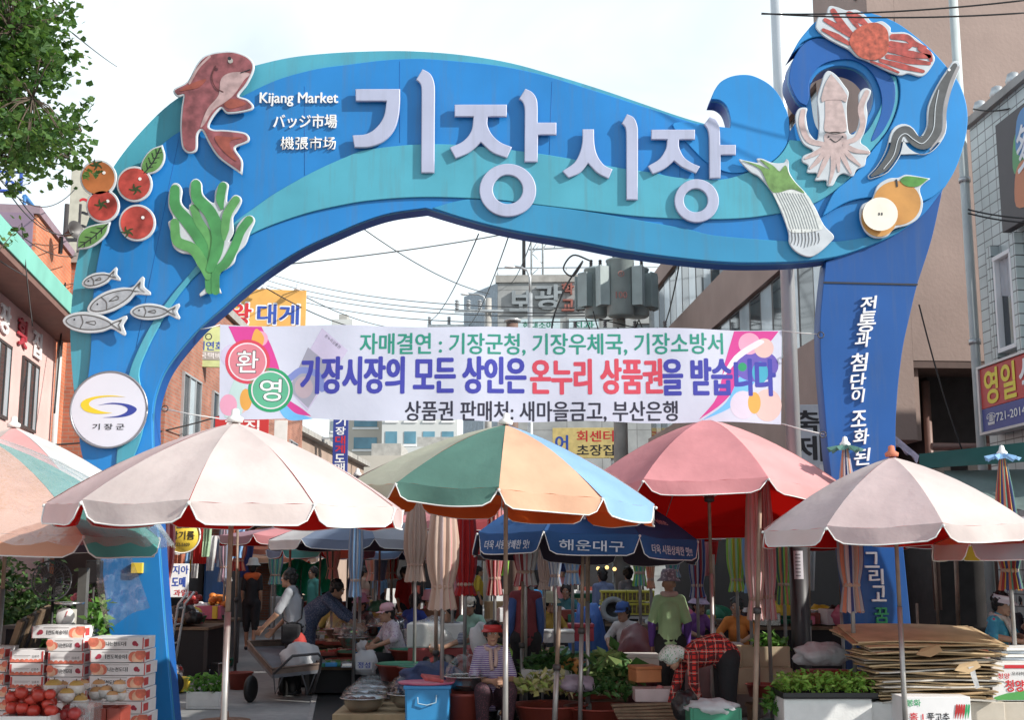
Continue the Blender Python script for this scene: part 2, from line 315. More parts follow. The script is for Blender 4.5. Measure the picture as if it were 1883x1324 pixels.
TEAL = [(214, 868, c_), (216, 834), (226, 760), (238, 690), (255, 644), (282, 593), (318, 542), (355, 498), (388, 456), (428, 413), (468, 383), (510, 354), (578, 316), (640, 288), (671, 277), (756, 267), (841, 267), (943, 277), (1028, 289), (1130, 308), (1198, 318), (1243, 327), (1325, 331), (1379, 316), (1413, 303), (1437, 282), (1451, 258, c_), (1490, 262), (1540, 268), (1585, 250), (1608, 218), (1624, 180), (1627, 145, c_), (1638, 140), (1647, 143, c_), (1651, 177), (1644, 211), (1627, 245), (1603, 275), (1566, 323), (1532, 353), (1498, 374), (1460, 388), (1427, 394), (1379, 401), (1325, 404), (1243, 403), (1164, 398), (1062, 386), (960, 374), (909, 368), (824, 364), (756, 364), (688, 369), (640, 376), (561, 394), (476, 425), (420, 460), (366, 503), (329, 545), (296, 597), (270, 648), (257, 690), (268, 745), (262, 800), (243, 852, c_)]
plate('teal_wave', [TEAL], -.002, -.026, M_teal, arch, bevel=.006)
plate('lower_wave', [[(795, 383, c_), (837, 371), (871, 367), (973, 376), (1096, 392), (1260, 421), (1311, 433), (1447, 444), (1528, 445), (1590, 437), (1640, 425), (1690, 398, c_), (1660, 422), (1630, 439), (1580, 459), (1535, 473), (1481, 480), (1430, 483), (1345, 483), (1260, 476), (1150, 461), (1062, 444), (943, 424), (858, 403)]], -.002, -.022, M_mid, arch, bevel=.006)
plate('right_leg', [[(1520, 480, c_), (1513, 542), (1509, 600), (1511, 670), (1517, 746), (1526, 850), (1545, 980), (1560, 1100), (1568, 1200), (1577, 1350, c_), (1692, 1350, c_), (1677, 1160), (1666, 1044), (1652, 900), (1648, 800), (1651, 729), (1656, 678), (1663, 630), (1675, 576), (1688, 522), (1714, 440), (1735, 346, c_), (1690, 395), (1640, 428), (1580, 458)]], .27, .02, mat('navy_leg_paint', (.008, .078, .29), .45, .14, .9, spec=.4, bump=.05, bscale=3, streak=.25), arch, bevel=.005)
plate('seam', [[(1515, 517, c_), (1514, 520, c_), (1688, 524, c_), (1689, 521, c_)]], .019, .012, M_ink, arch, k=1)
# ---- large raised letters
def letter(strokes):
    return plate('letter', strokes, -.03, -.068, M_let, arch, k=5, bevel=.008)
z2 = lambda x, y, *a: (620 + x / 2.942, y / 2.942, *a)
def Z(l): return [z2(*p) for p in l]
C4 = lambda *p: [(x, y, c_) for x, y in p]
letter([Z(C4((102, 492), (343, 492)) + [(343, 560, c_), (335, 640), (310, 715), (255, 775), (180, 805), (97, 808, c_), (86, 742, c_), (160, 735), (215, 700), (255, 640), (270, 558, c_), (104, 558, c_)]),
        Z([(429, 442, c_), (464, 385, c_), (500, 405), (520, 435), (530, 480), (530, 600, c_), (528, 945, c_), (456, 945, c_), (458, 600, c_), (458, 500), (452, 465)])])
letter([Z([(636, 576, c_), (918, 576, c_), (918, 642, c_), (815, 642, c_), (815, 690), (840, 740), (885, 780), (945, 805, c_), (918, 865, c_), (840, 835), (778, 780, c_), (715, 835), (642, 868, c_), (610, 808, c_), (680, 775), (725, 720), (738, 642, c_), (636, 642, c_)]),
        Z([(983, 545, c_), (1018, 490, c_), (1055, 510), (1078, 545), (1084, 590), (1084, 673, c_), (1185, 673, c_), (1185, 740, c_), (1086, 740, c_), (1084, 886, c_), (1012, 886, c_), (1014, 620, c_), (1012, 590), (1002, 562)]),
        [p for p in Z([(923 + 153 * math.cos(t), 1038 + 143 * math.sin(t)) for t in [i * math.pi / 12 for i in range(24)]])],
        [p for p in Z([(923 + 80 * math.cos(t), 1034 + 78 * math.sin(t)) for t in [i * math.pi / 12 for i in range(24)]])]])
letter([Z([(1324, 709, c_), (1387, 709, c_), (1390, 790), (1405, 850), (1440, 900), (1487, 925, c_), (1465, 977, c_), (1405, 945), (1355, 893, c_), (1310, 945), (1250, 972, c_), (1216, 935, c_), (1280, 890), (1312, 830), (1324, 770)]),
        Z([(1536, 678, c_), (1565, 627, c_), (1600, 645), (1618, 680), (1624, 720), (1623, 1090, c_), (1561, 1090, c_), (1560, 740), (1555, 700)])])
z3 = lambda x, y, *a: (1243 + x / 2.942, y / 2.942, *a)
def Z3(l): return [z3(*p) for p in l]
letter([Z3([(-138, 711, c_), (98, 711, c_), (98, 765, c_), (12, 765, c_), (14, 810), (40, 860), (80, 890), (125, 910, c_), (103, 948, c_), (30, 915), (-15, 880, c_), (-70, 925), (-130, 952, c_), (-156, 908, c_), (-95, 870), (-60, 815), (-52, 765, c_), (-138, 765, c_)]),
        Z3([(146, 683, c_), (178, 642, c_), (212, 658), (228, 690), (233, 730), (234, 793, c_), (318, 793, c_), (318, 848, c_), (236, 848, c_), (236, 973, c_), (175, 975, c_), (173, 760), (165, 710)]),
        Z3([(107 + 120 * math.cos(t), 1095 + 117 * math.sin(t)) for t in [i * math.pi / 12 for i in range(24)]]),
        Z3([(102 + 64 * math.cos(t), 1093 + 63 * math.sin(t)) for t in [i * math.pi / 12 for i in range(24)]])])
def alet(s, x0, x1, y0, y1, m=M_white, bold=.012, ex=.02, y=-.004, **k):
    a = AP((x0, y1)); b_ = AP((x1, y0)); lettering(arch, s, (a.x + b_.x) / 2, y, (a.y + b_.y) / 2, b_.x - a.x, b_.y - a.y, m, bold, ex, **k)
alet('Kijang Market', 478, 622, 171, 196); alet('バッジ市場', 503, 620, 211, 236, bold=.012); alet('機張市场', 516, 618, 252, 276, bold=.004)
M_script = mat('white_script', (.82, .83, .85), .45, .03)
for s, x, y, sz in (('전', 1598, 560, 15), ('통', 1593, 594, 16), ('과', 1586, 624, 14), ('첨', 1581, 666, 16), ('단', 1578, 701, 14), ('이', 1579, 728, 12), ('조', 1578, 770, 14), ('화', 1583, 803, 14), ('된', 1586, 840, 15)):
    alet(s, x - sz, x + sz, y - sz, y + sz, M_script, .016, .03, .018, slant=.22, tilt=R(-4))
M_green = mat('green_letter', (.03, .32, .12), .5, 0)
for s, x, y, m in (('그', 1603, 1030, M_script), ('리', 1611, 1061, M_script), ('고', 1616, 1092, M_script), ('꿈', 1621, 1132, M_green), ('의', 1625, 1168, M_script), ('도', 1629, 1205, M_script)):
    alet(s, x - 12, x + 12, y - 14, y + 14, m, .02, .03, .018)
# ---- produce and sea creatures mounted on the gate
def deco(name, outline, parent=arch, off=.0, y0=-.045, y1=-.072, m=M_sil, k=5):
    return plate(name, [outline], y0, y1, m, parent, k, bevel=.008, offset=off)
def inlay(name, loops, parent, m, y=-.118, t=.006, k=5, raw=False):
    y = -.0725 + (y + .118) * .55; y1 = y - t * .5      # thin painted sheets stacked on the backing
    return plate(name, loops, y - .0005, y1 - .0005, m, parent, k, raw=raw)
M_fishpink = mat('bream_pink', (.24, .075, .085), .5, .5, 9); M_belly = mat('bream_belly', (.42, .29, .29), .5, .3, 10)
BR = [(467, 129), (458, 112), (432, 102), (405, 103), (391, 106), (378, 112), (366, 127), (350, 156), (326, 170), (331, 179), (343, 178), (340, 204), (338, 238), (341, 272), (350, 282), (362, 278), (364, 250), (376, 241), (391, 268), (408, 292), (445, 319, c_), (445, 299), (432, 275), (457, 262), (452, 251), (418, 246), (394, 245), (384, 236), (394, 215), (410, 200), (423, 210), (464, 203), (457, 190), (438, 181), (455, 157)]
o = deco('sea_bream', BR, off=.02)
inlay('painted_body', [BR], o, M_fishpink)
inlay('belly', [[(462, 140), (452, 152), (434, 178), (418, 192), (395, 208), (380, 232), (372, 238), (385, 205), (405, 180), (410, 150), (430, 138)]], o, M_belly, -.125)
inlay('gill', [ribbon([(400, 126), (393, 146), (400, 166), (414, 174)], .7)], o, mat('gill_red', (.09, .025, .025), .6, .1), -.132, raw=True)
inlay('mouth', [ribbon([(463, 133), (452, 137), (446, 139)], .8)], o, M_ink, -.132, raw=True)
inlay('dorsal_spines', [ribbon([(389, 109), (368, 130), (352, 158)], 2)], o, M_belly, -.125, raw=True)
for q in ([(334, 172), (352, 160), (382, 150), (370, 165), (350, 170)], [(415, 196), (432, 186), (455, 195), (440, 202), (424, 204)], [(398, 256), (420, 256), (448, 258), (425, 266), (438, 300), (412, 280)]):
    inlay('fin', [q], o, mat('bream_fin', (.28, .07, .05), .5, .3, 9), -.125)
e = inlay('eye', [circ(427, 117, 4.6)], o, mat('eye_grey', (.4, .38, .36), .3, .1), -.126, raw=True); inlay('pupil', [circ(427.5, 117, 3.3)], e, M_ink, -.133, raw=True)
# tomatoes
M_tom = mat('tomato_red', (.4, .06, .05), .45, .6, 6); M_tomo = mat('tomato_orange', (.45, .16, .06), .4, .4, 3.5); M_leaf = mat('leaf_green', (.12, .27, .08), .55, .3, 8)
def tomato(x, y, r, m, calyx):
    o = deco('tomato', circ(x, y, r + 3, 20), k=2, off=0)
    inlay('fruit', [circ(x, y, r - 1)], o, m, raw=True)
    if calyx:
        for a in range(5):
            t = R(a * 72 + 20); cx, cy = x + calyx[0], y + calyx[1]
            inlay('calyx_leaf', [ribbon([(cx, cy), (cx + 6 * math.cos(t), cy + 5 * math.sin(t)), (cx + 12 * math.cos(t + .3), cy + 10 * math.sin(t + .3))], [2.2, 1.8, .8])], o, mat('calyx', (.03, .06, .02), .6, .2), -.1245 - a * .0012, .0022, raw=True)
    inlay('highlight', [circ(x + r * .35, y - r * .3, 3, 10)], o, M_white, -.125, raw=True)
    return o
tomato(185, 331, 31, M_tomo, (-3, -24)); tomato(193, 382, 28, M_tom, (-2, -2)); tomato(251, 342, 30, M_tom, (3, 10)); tomato(256, 413, 31, M_tom, (-17, 17))
def leaf(pts, vein, m=M_leaf):
    o = deco('leaf', pts, off=.018); inlay('leaf_blade', [pts], o, m)
    inlay('vein', [ribbon(vein, .9)], o, M_ink, -.125, raw=True)
    (x0, y0), (x1, y1) = vein[0], vein[-1]; dx, dy = x1 - x0, y1 - y0; Ln = math.hypot(dx, dy); nx, ny = -dy / Ln, dx / Ln
    for i in range(1, 5):
        t = i / 5.2
        for sg in (1, -1):
            a = (x0 + dx * t, y0 + dy * t); w_ = 9 * (1 - abs(t - .45)); bq = (a[0] + sg * nx * w_ + dx / Ln * 7, a[1] + sg * ny * w_ + dy / Ln * 7)
            inlay('vein', [ribbon([a, bq], .55)], o, M_ink, -.1246, raw=True)
leaf([(300, 274, c_), (304, 290), (300, 306), (288, 318), (270, 322, c_), (265, 310), (272, 293), (284, 280)], [(270, 322), (286, 302), (299, 276)])
leaf([(148, 459, c_), (150, 440), (160, 426), (178, 419), (203, 415, c_), (198, 432), (185, 446), (168, 456)], [(203, 415), (178, 438), (149, 459)])
# seaweed
z1 = lambda x, y, *a: (100 + x / 3.485, 260 + y / 3.485, *a)
SW = [z1(*p) for p in ((745, 340), (770, 282), (810, 285), (832, 330), (826, 400), (868, 448), (874, 420), (888, 400), (873, 330), (885, 270), (920, 250), (955, 280), (965, 350), (1030, 405), (1040, 330), (1080, 270), (1125, 285), (1120, 340), (1118, 400), (1160, 355), (1200, 365), (1210, 400), (1180, 460), (1155, 500), (1158, 600), (1130, 650), (1165, 630), (1175, 560), (1220, 500), (1270, 485), (1295, 520), (1265, 590), (1235, 670), (1180, 730), (1160, 790), (1110, 830), (1075, 850), (1060, 910), (1082, 985, c_), (1010, 975), (945, 1005, c_), (940, 985), (980, 940), (985, 870), (930, 810), (890, 740), (820, 725), (770, 680), (755, 590), (740, 530), (770, 500), (742, 430))]
o = deco('seaweed', SW, k=4)
for i, (pts, w) in enumerate((([(785, 320), (790, 430), (870, 530), (960, 660), (1005, 800), (1010, 960)], [30, 34, 40, 42, 40, 30]), ([(785, 535), (800, 650), (900, 700), (960, 790), (995, 880)], [28, 32, 34, 34, 20]), ([(920, 290), (930, 380), (1010, 470), (1060, 600), (1050, 720), (1010, 830)], [30, 36, 40, 42, 38, 25]), ([(905, 440), (940, 530), (1000, 620), (1025, 700), (1010, 800)], [24, 28, 28, 26, 18]), ([(1090, 300), (1075, 380), (1085, 440)], [26, 28, 12]), ([(1175, 390), (1120, 480), (1105, 580), (1100, 640)], [26, 28, 26, 10]), ([(1258, 515), (1205, 590), (1160, 700), (1110, 790), (1050, 850), (1045, 970)], [26, 27, 28, 30, 26, 26]))):
    inlay('frond', [[Vector(z1(p.x, p.y)) for p in ribbon(pts, w)]], o, mat('seaweed_green' if i % 2 == 0 else 'seaweed_green_light', (.06, .26, .085) if i % 2 == 0 else (.1, .31, .1), .55, .25, 6), -.118 - .007 * (i % 3) - .001 * i, .006, raw=True)
# four anchovies
M_fs = mat('anchovy_grey', (.36, .39, .43), .45, .25, 10); M_line = mat('grey_line', (.1, .1, .1), .6, 0)
def anchovy(x0, y0, x1, y1, w):
    dx, dy = x1 - x0, y1 - y0; Ln = math.hypot(dx, dy); ux, uy = dx / Ln, dy / Ln; nx, ny = -uy, ux
    P_ = lambda t, s: (x0 + ux * t * Ln + nx * s * w, y0 + uy * t * Ln + ny * s * w)
    body = [P_(0, 0), P_(.12, -.7), P_(.35, -1), P_(.6, -.75), P_(.78, -.3), P_(.98, -.9), P_(.93, 0), P_(.98, .95), P_(.78, .35), P_(.6, .8), P_(.35, 1), P_(.12, .7)]
    o = deco('anchovy', body, off=.014, m=M_sil); 
    loop = [Vector(p) for p in smooth_pts([P_(.04, 0), P_(.14, -.55), P_(.35, -.78), P_(.6, -.55), P_(.76, 0), P_(.6, .58), P_(.35, .78), P_(.14, .55)], 5)]
    inlay('body_line', [ribbon([tuple(p) for p in loop] + [tuple(loop[0])], .9, 1)], o, M_line, raw=True)
    inlay('painted_body', [[tuple(p) for p in loop]], o, M_fs, -.1165, .002, raw=True)
    inlay('gill_line', [ribbon([P_(.27, -.72), P_(.31, 0), P_(.27, .72)], .8)], o, M_line, -.1186, raw=True)
    inlay('fin', [ribbon([P_(.36, 0), P_(.5, -.2), P_(.5, .2), P_(.36, .02)], .8, 2)], o, M_line, raw=True)
    inlay('tail_line', [ribbon([P_(.76, 0), P_(.93, -.6), P_(.88, 0), P_(.93, .6), P_(.77, .02)], .9, 2)], o, M_line, -.1192, raw=True)
    inlay('eye', [circ(*P_(.17, -.2), 1.6, 10)], o, M_ink, raw=True)
anchovy(157, 525, 221, 506, 11); anchovy(167, 573, 274, 527, 17); anchovy(122, 592, 236, 601, 17); anchovy(245, 576, 333, 575, 13)
# crab
zc = lambda x, y, *a: (1340 + x / 2.759, y / 2.759, *a)
CR = [zc(*p) for p in ((437, 160), (435, 130), (450, 95), (485, 88), (500, 45), (540, 48), (590, 65), (640, 62), (690, 95), (720, 125), (770, 120), (810, 150), (815, 175), (880, 175), (930, 200), (985, 245), (1025, 285), (1035, 315), (1015, 355), (985, 390), (955, 400), (900, 385), (860, 395), (800, 375), (740, 345), (690, 320), (640, 300), (600, 265), (540, 235), (480, 200))]
o = deco('crab', CR); M_crab = mat('crab_red', (.42, .085, .05), .45, .5, 18); M_crabl = mat('crab_leg_red', (.36, .06, .05), .45, .45, 14)
inlay('shell', [[zc(*p) for p in ((605, 240), (610, 195), (640, 160), (690, 135), (745, 132), (790, 165), (800, 220), (795, 275), (760, 310), (710, 318), (650, 300))]], o, M_crab, -.126, .012)
for i, (p, w) in enumerate((([(520, 70), (560, 130), (610, 185)], [14, 17, 12]), ([(600, 85), (650, 110), (690, 140)], [15, 20, 10]), ([(480, 115), (550, 155), (605, 195)], [10, 15, 9]), ([(470, 165), (540, 200), (600, 235)], [8, 15, 9]), ([(600, 90), (630, 130), (650, 155)], [12, 12, 8]), ([(820, 200), (890, 205), (930, 235), (985, 255)], [14, 17, 15, 8]), ([(810, 235), (890, 250), (920, 240)], [14, 18, 8]), ([(805, 265), (920, 290), (1005, 300)], [14, 18, 10]), ([(795, 300), (900, 320), (1005, 335)], [12, 17, 9]), ([(760, 320), (870, 350), (975, 375)], [9, 15, 8]), ([(710, 325), (780, 350), (850, 380)], [5, 8, 5]), ([(960, 260), (1000, 285), (1015, 320)], [15, 16, 8]))):
    inlay('crab_leg', [[Vector(zc(q.x, q.y)) for q in ribbon(p, w)]], o, M_crabl, -.118 - .0015 * (i % 4), .006, raw=True)
# squid
SQ = [zc(*p) for p in ((500, 370), (540, 395), (575, 440), (600, 480), (592, 530), (590, 580), (600, 680), (625, 690), (650, 640), (655, 560), (650, 490), (680, 458), (712, 470), (705, 505), (690, 540), (695, 600), (680, 680), (660, 730), (690, 755), (710, 785), (690, 810), (680, 850), (640, 870), (620, 905), (575, 890), (545, 905), (520, 950), (490, 950), (485, 925), (430, 925), (440, 890), (390, 885), (395, 850), (365, 830), (370, 800), (420, 775), (370, 740), (340, 670), (330, 600), (350, 560), (390, 560), (385, 600), (400, 680), (440, 720), (450, 640), (445, 560), (440, 510), (460, 440), (475, 390))]
o = deco('squid', SQ, k=4); M_sq = mat('squid_pink', (.47, .36, .35), .5, .2, 14)
sub = lambda nm, pts, y=-.118, m=M_sq: inlay(nm, [[zc(*p) for p in pts]], o, m, y)
sub('fin', ((510, 388, c_), (560, 450), (592, 500, c_), (585, 530), (560, 520), (490, 520), (465, 530), (460, 510, c_), (480, 440)), -.124)
sub('mantle', ((485, 500), (535, 480), (560, 520), (580, 600), (585, 675), (530, 685), (478, 675), (480, 600)))
sub('head', ((480, 690), (530, 680), (582, 690), (588, 725), (580, 760), (530, 775), (485, 760), (476, 725)))
for i, p in enumerate((([(690, 480), (660, 560), (670, 640), (640, 710), (585, 735)], [12, 15, 14, 13, 12]), ([(368, 575), (362, 640), (395, 720), (475, 745)], [12, 15, 14, 12]), ([(480, 760), (430, 790), (380, 815)], [13, 12, 5]), ([(490, 770), (440, 830), (405, 865)], [13, 12, 5]), ([(505, 775), (470, 850), (445, 905)], [13, 12, 5]), ([(520, 778), (520, 860), (502, 940)], [14, 12, 5]), ([(540, 778), (545, 830), (548, 880)], [13, 12, 5]), ([(555, 775), (580, 830), (610, 890)], [13, 12, 5]), ([(570, 765), (610, 810), (655, 850)], [13, 12, 5]), ([(580, 750), (630, 775), (700, 785)], [13, 12, 6]))):
    inlay('tentacle', [[Vector(zc(q.x, q.y)) for q in ribbon(*p)]], o, M_sq, -.1185 - .0006 * i, .006, raw=True)
for x in (497, 567): inlay('eye', [circ(*zc(x, 706), 1.6, 10)], o, M_ink, -.126, raw=True)
inlay('mouth', [[Vector(zc(q.x, q.y)) for q in ribbon([(505, 715), (532, 732), (560, 715)], 2)]], o, M_ink, -.126, raw=True)
inlay('mantle_line', [[Vector(zc(q.x, q.y)) for q in ribbon([(478, 680), (530, 690), (585, 680)], 2)]], o, M_line, -.126, raw=True)
# eel
o = deco('eel', [Vector(zc(q.x, q.y)) for q in ribbon([(1140, 345), (1085, 450), (1045, 560), (1040, 670), (985, 745), (930, 735), (890, 680), (850, 690), (825, 780), (775, 860), (710, 905)], [26, 38, 48, 52, 48, 42, 38, 38, 40, 34, 14])], k=1)
inlay('back', [[Vector(zc(q.x, q.y)) for q in ribbon([(1135, 345), (1075, 455), (1040, 560), (1030, 670), (985, 735), (935, 725), (893, 678), (850, 695), (825, 785), (775, 860), (715, 902)], [12, 24, 32, 36, 32, 28, 26, 25, 26, 22, 6])]], o, mat('eel_grey', (.075, .08, .085), .5, .25, 10), raw=True)
inlay('belly', [[Vector(zc(q.x, q.y)) for q in ribbon([(1150, 355), (1115, 440), (1085, 560), (1075, 680), (1010, 770)], [7, 10, 10, 8, 4])]], o, mat('eel_belly', (.3, .29, .3), .5, .15), -.119, raw=True)
inlay('stripe', [[Vector(zc(q.x, q.y)) for q in ribbon([(1052, 470), (1035, 560), (1025, 670), (975, 738), (930, 722), (885, 690), (850, 715), (825, 800), (775, 868)], 2)]], o, M_sil, -.126, raw=True)
inlay('eye', [circ(*zc(1105, 368), 2.6, 12)], o, M_white, -.126, raw=True)
# leek bundle
LK = [zc(*p) for p in ((45, 820), (85, 825), (140, 835), (135, 815), (165, 815), (215, 835), (270, 835), (285, 815), (298, 830), (300, 880), (330, 930), (385, 990), (430, 1060), (475, 1150), (525, 1205), (505, 1240), (450, 1290), (400, 1312), (340, 1290), (300, 1245), (295, 1190), (265, 1100), (215, 990), (150, 910), (100, 880))]
o = deco('leek_bundle', LK); inlay('white_stalks', [[zc(*p) for p in ((205, 950), (300, 960), (385, 995), (430, 1070), (470, 1160), (440, 1180), (360, 1190), (300, 1180), (265, 1090))]], o, mat('leek_white', (.6, .63, .62), .55, .12, 20))
inlay('green_tops', [[zc(*p) for p in ((160, 880), (120, 850), (60, 825), (150, 850), (200, 870), (150, 820), (215, 850), (250, 880), (280, 850), (300, 900), (330, 940), (375, 990), (310, 970), (215, 985))]], o, mat('leek_green', (.14, .27, .08), .55, .35, 12), -.1245)
for i in range(9):
    x = 310 + i * 17; inlay('root', [[Vector(zc(q.x, q.y)) for q in ribbon([(x, 1175 + (i % 3) * 8), (x + 4, 1225), (x - 3, 1265 - abs(i - 4) * 5)], [2, 1.6, .8])]], o, M_line, -.1185, raw=True)
for i in range(11):
    x = 232 + i * 14; inlay('stalk_line', [[Vector(zc(q.x, q.y)) for q in ribbon([(x, 985 + i), (x + 45, 1080), (x + 75, 1170)], .9)]], o, mat('stalk_line', (.33, .36, .37), .6, 0), -.1246, raw=True)
# pear
o = deco('pear', [zc(*p) for p in ((655, 1110), (665, 1050), (715, 1020), (745, 950), (800, 915), (850, 910), (890, 895), (1012, 915, c_), (960, 965), (975, 1040), (955, 1110), (900, 1150), (830, 1170), (790, 1210), (730, 1215), (680, 1180))])
inlay('whole_pear', [[Vector(zc(q.x, q.y)) for q in circ(842, 1040, 120, 32, 112)]], o, mat('pear_skin', (.5, .24, .06), .45, .25, 3), raw=True)
q_ = inlay('half_pear', [[Vector(zc(q.x, q.y)) for q in circ(752, 1115, 90, 32, 95)]], o, mat('pear_rim', (.6, .32, .1), .5, .1), -.125, raw=True)
inlay('flesh', [[Vector(zc(q.x, q.y)) for q in circ(748, 1105, 88, 32, 84)]], q_, mat('pear_flesh', (.8, .76, .66), .5, .08, 5), -.132, raw=True)
for x in (742, 756): inlay('seed', [[Vector(zc(q.x, q.y)) for q in circ(x, 1105, 3.5, 10, 8)]], q_, M_ink, -.139, raw=True)
inlay('leaf', [[zc(*p) for p in ((858, 925), (890, 905), (1000, 918, c_), (950, 955), (890, 955))]], o, mat('pear_leaf', (.07, .24, .04), .5, .3, 10), -.126)
inlay('stalk', [[Vector(zc(q.x, q.y)) for q in ribbon([(842, 955), (838, 925)], 5)]], o, M_ink, -.126, raw=True)
# round county sign
o = plate('round_sign', [circ(204, 755, 70, 40)], -.03, -.07, mat('lightbox_white', (.66, .67, .76), .35, .03, 2), arch, bevel=.01, raw=True)
q = AP((204, 755)); rr0 = (AP((274, 755)) - AP((204, 755))).length
MB().tube([(q.x + rr0 * math.cos(R(i * 7.5)), -.065 - o.location.y, q.y + rr0 * math.sin(R(i * 7.5))) for i in range(49)], .012, 6).build('rim', mat('steel_rim', (.3, .31, .34), .35, .05, metal=.6), o)
zr = lambda x, y, *a: (x / 2.942, 440 + y / 2.942, *a)
plate('yellow_swoosh', [[zr(*p) for p in ((690, 858, c_), (610, 850), (530, 856), (470, 875), (450, 902), (475, 935), (545, 950), (620, 945, c_), (560, 935), (505, 912), (495, 893), (520, 872), (590, 858))]], -.0705, -.0725, mat('sign_yellow', (.75, .56, .03), .5, .03), o)
plate('blue_swoosh', [[zr(*p) for p in ((545, 903, c_), (620, 890), (700, 897), (745, 915), (750, 932), (720, 955), (660, 968), (570, 970, c_), (650, 960), (695, 940), (702, 920), (670, 903), (610, 897))]], -.0705, -.0725, mat('sign_navy', (.03, .05, .3), .5, .03), o)
a_ = AP((zr(513, 1035)[0], zr(513, 1035)[1])); b_ = AP((zr(686, 1003)[0], zr(686, 1003)[1]))
lettering(o, '기 장 군', (a_.x + b_.x) / 2, -.0735 - o.location.y, (a_.y + b_.y) / 2, b_.x - a_.x, b_.y - a_.y, M_ink, .02)
# ---- banner under the arch
BY = 12.12
ban = thing('banner', 'long white cloth banner with three lines of Korean print strung under the arch', 'banner', (0, BY, 0))
def BPt(p): q = at(p[0], p[1], BY); return Vector((q.x, q.z))
def bpl(name, pts, m, y, k=5, raw=False, parent=ban):
    me = poly_mesh([[BPt(p) for p in (pts if raw else smooth_pts(pts, k))]]); return mesh_obj(name, me, m, parent, (0, -.004 + (y + .008) * .16 - (parent.location.y if parent.parent else 0), 0))
cl = mat('banner_cloth', (.66, .69, .83), .7, .05, 1.5, trans=.18, bump=.45, bscale=2.5)
bb = MB(); NX, NZ = 60, 8; vv = []
for i in range(NX + 1):
    for j in range(NZ + 1):
        u, w_ = i / NX, j / NZ; px = (405 + 1033 * u) * (1 - w_) + (403 + 1034 * u) * w_
        py = (597 + 10 * u + 1.6 * math.sin(u * 22)) * (1 - w_) + (770 + 9 * u + 2.0 * math.sin(u * 25 + 1)) * w_
        q = BPt((px, py)); vv.append((q.x, 0, q.y))
bb.add(vv, [(i * (NZ + 1) + j, i * (NZ + 1) + j + 1, (i + 1) * (NZ + 1) + j + 1, (i + 1) * (NZ + 1) + j) for i in range(NX) for j in range(NZ)], 0, True)
bb.build('cloth', cl, ban)
pk = lambda n, c: mat('print_' + n, c, .65, .05, 2, bump=.45, bscale=2.5)
mag = pk('magenta', (.6, .05, .28)); pink = pk('pink', (.75, .35, .5)); redp = pk('red', (.6, .06, .1)); grn = pk('green', (.02, .3, .13)); org = pk('orange', (.72, .36, .08)); cyan = pk('cyan', (.15, .45, .8)); lav = pk('lavender', (.55, .5, .68)); navy = pk('navy', (.045, .05, .36)); txg = pk('text_green', (.02, .26, .19)); txb = pk('text_black', (.02, .02, .04)); mauve = pk('mauve', (.5, .35, .5)); peach = pk('peach', (.7, .48, .45)); slate = pk('slate', (.33, .33, .42))
YB = -.008
bpl('print', [(420, 600, c_), (480, 600, c_), (500, 640), (515, 690), (500, 700), (470, 670), (440, 640)], mag, YB)
bpl('print', circ(428, 655, 22), lav, YB - .002, raw=True); bpl('print', circ(440, 735, 20, 24, 26), peach, YB, raw=True); bpl('print', circ(420, 745, 16, 24, 20), pink, YB - .003, raw=True)
bpl('print', circ(452, 735, 11, 24, 20), org, YB - .005, raw=True); bpl('print', [(430, 700), (450, 690), (445, 760), (412, 765)], pk('mint', (.5, .66, .66)), YB - .001)
bpl('print', [(470, 604), (485, 620), (478, 640), (462, 630)], org, YB - .004); bpl('print', circ(478, 622, 14, 24), pink, YB - .002, raw=True)
v0 = bpl('voucher_print', [(592, 603, c_), (640, 645, c_), (565, 755, c_), (528, 715, c_)], lav, YB - .001, 1)
bpl('voucher_panel', [(566, 638, c_), (612, 676, c_), (566, 750, c_), (530, 716, c_)], slate, YB - .003, 1, parent=v0)
bpl('voucher_face', circ(558, 712, 17, 24, 20), pk('skin_print', (.45, .36, .42)), YB - .005, raw=True, parent=v0)
bpl('voucher_arc', ribbon([(532, 695), (555, 680), (585, 690), (592, 715)], 6), pk('blue_arc', (.2, .25, .55)), YB - .006, raw=True, parent=v0)
a = BPt((600, 640)); lettering(v0, '온누리상품권', BPt((612, 628)).x, -.0058 - v0.location.y, BPt((612, 628)).y, .2, .035, txb, .0, tilt=R(40))
bpl('print', [(520, 735), (540, 755), (575, 770, c_), (530, 772), (512, 750)], cyan, YB - .002); bpl('print', [(515, 728), (550, 748), (572, 765, c_), (540, 758)], mag, YB - .004)
def disc(x, y, r, m, light, s):
    d = bpl('welcome_disc', circ(x, y, r, 36), m, YB - .009, raw=True); bpl('ring', circ(x, y, r * .86, 36), pk('disc_white', (.72, .66, .72)), YB - .011, raw=True, parent=d); bpl('inner', circ(x, y, r * .8, 36), light, YB - .013, raw=True, parent=d)
    q = BPt((x, y)); k = r / 225 * 1.02; lettering(d, s, q.x, -.0066 - d.location.y, q.y, k * 1.16, k * 1.22, txb, .035); lettering(d, s, q.x, -.0072 - d.location.y, q.y, k * 1.13, k * 1.18, M_white, .012)
disc(455, 665, 41, redp, pk('red2', (.62, .2, .25)), '환'); disc(497, 717, 41, grn, pk('green2', (.1, .4, .25)), '영')
bpl('print', [(1350, 609, c_), (1432, 609, c_), (1400, 650), (1370, 690), (1330, 740), (1285, 772, c_), (1318, 730), (1332, 670)], mag, YB); bpl('print', [(1362, 690), (1335, 740), (1290, 774, c_), (1350, 745), (1395, 690)], cyan, YB - .001)
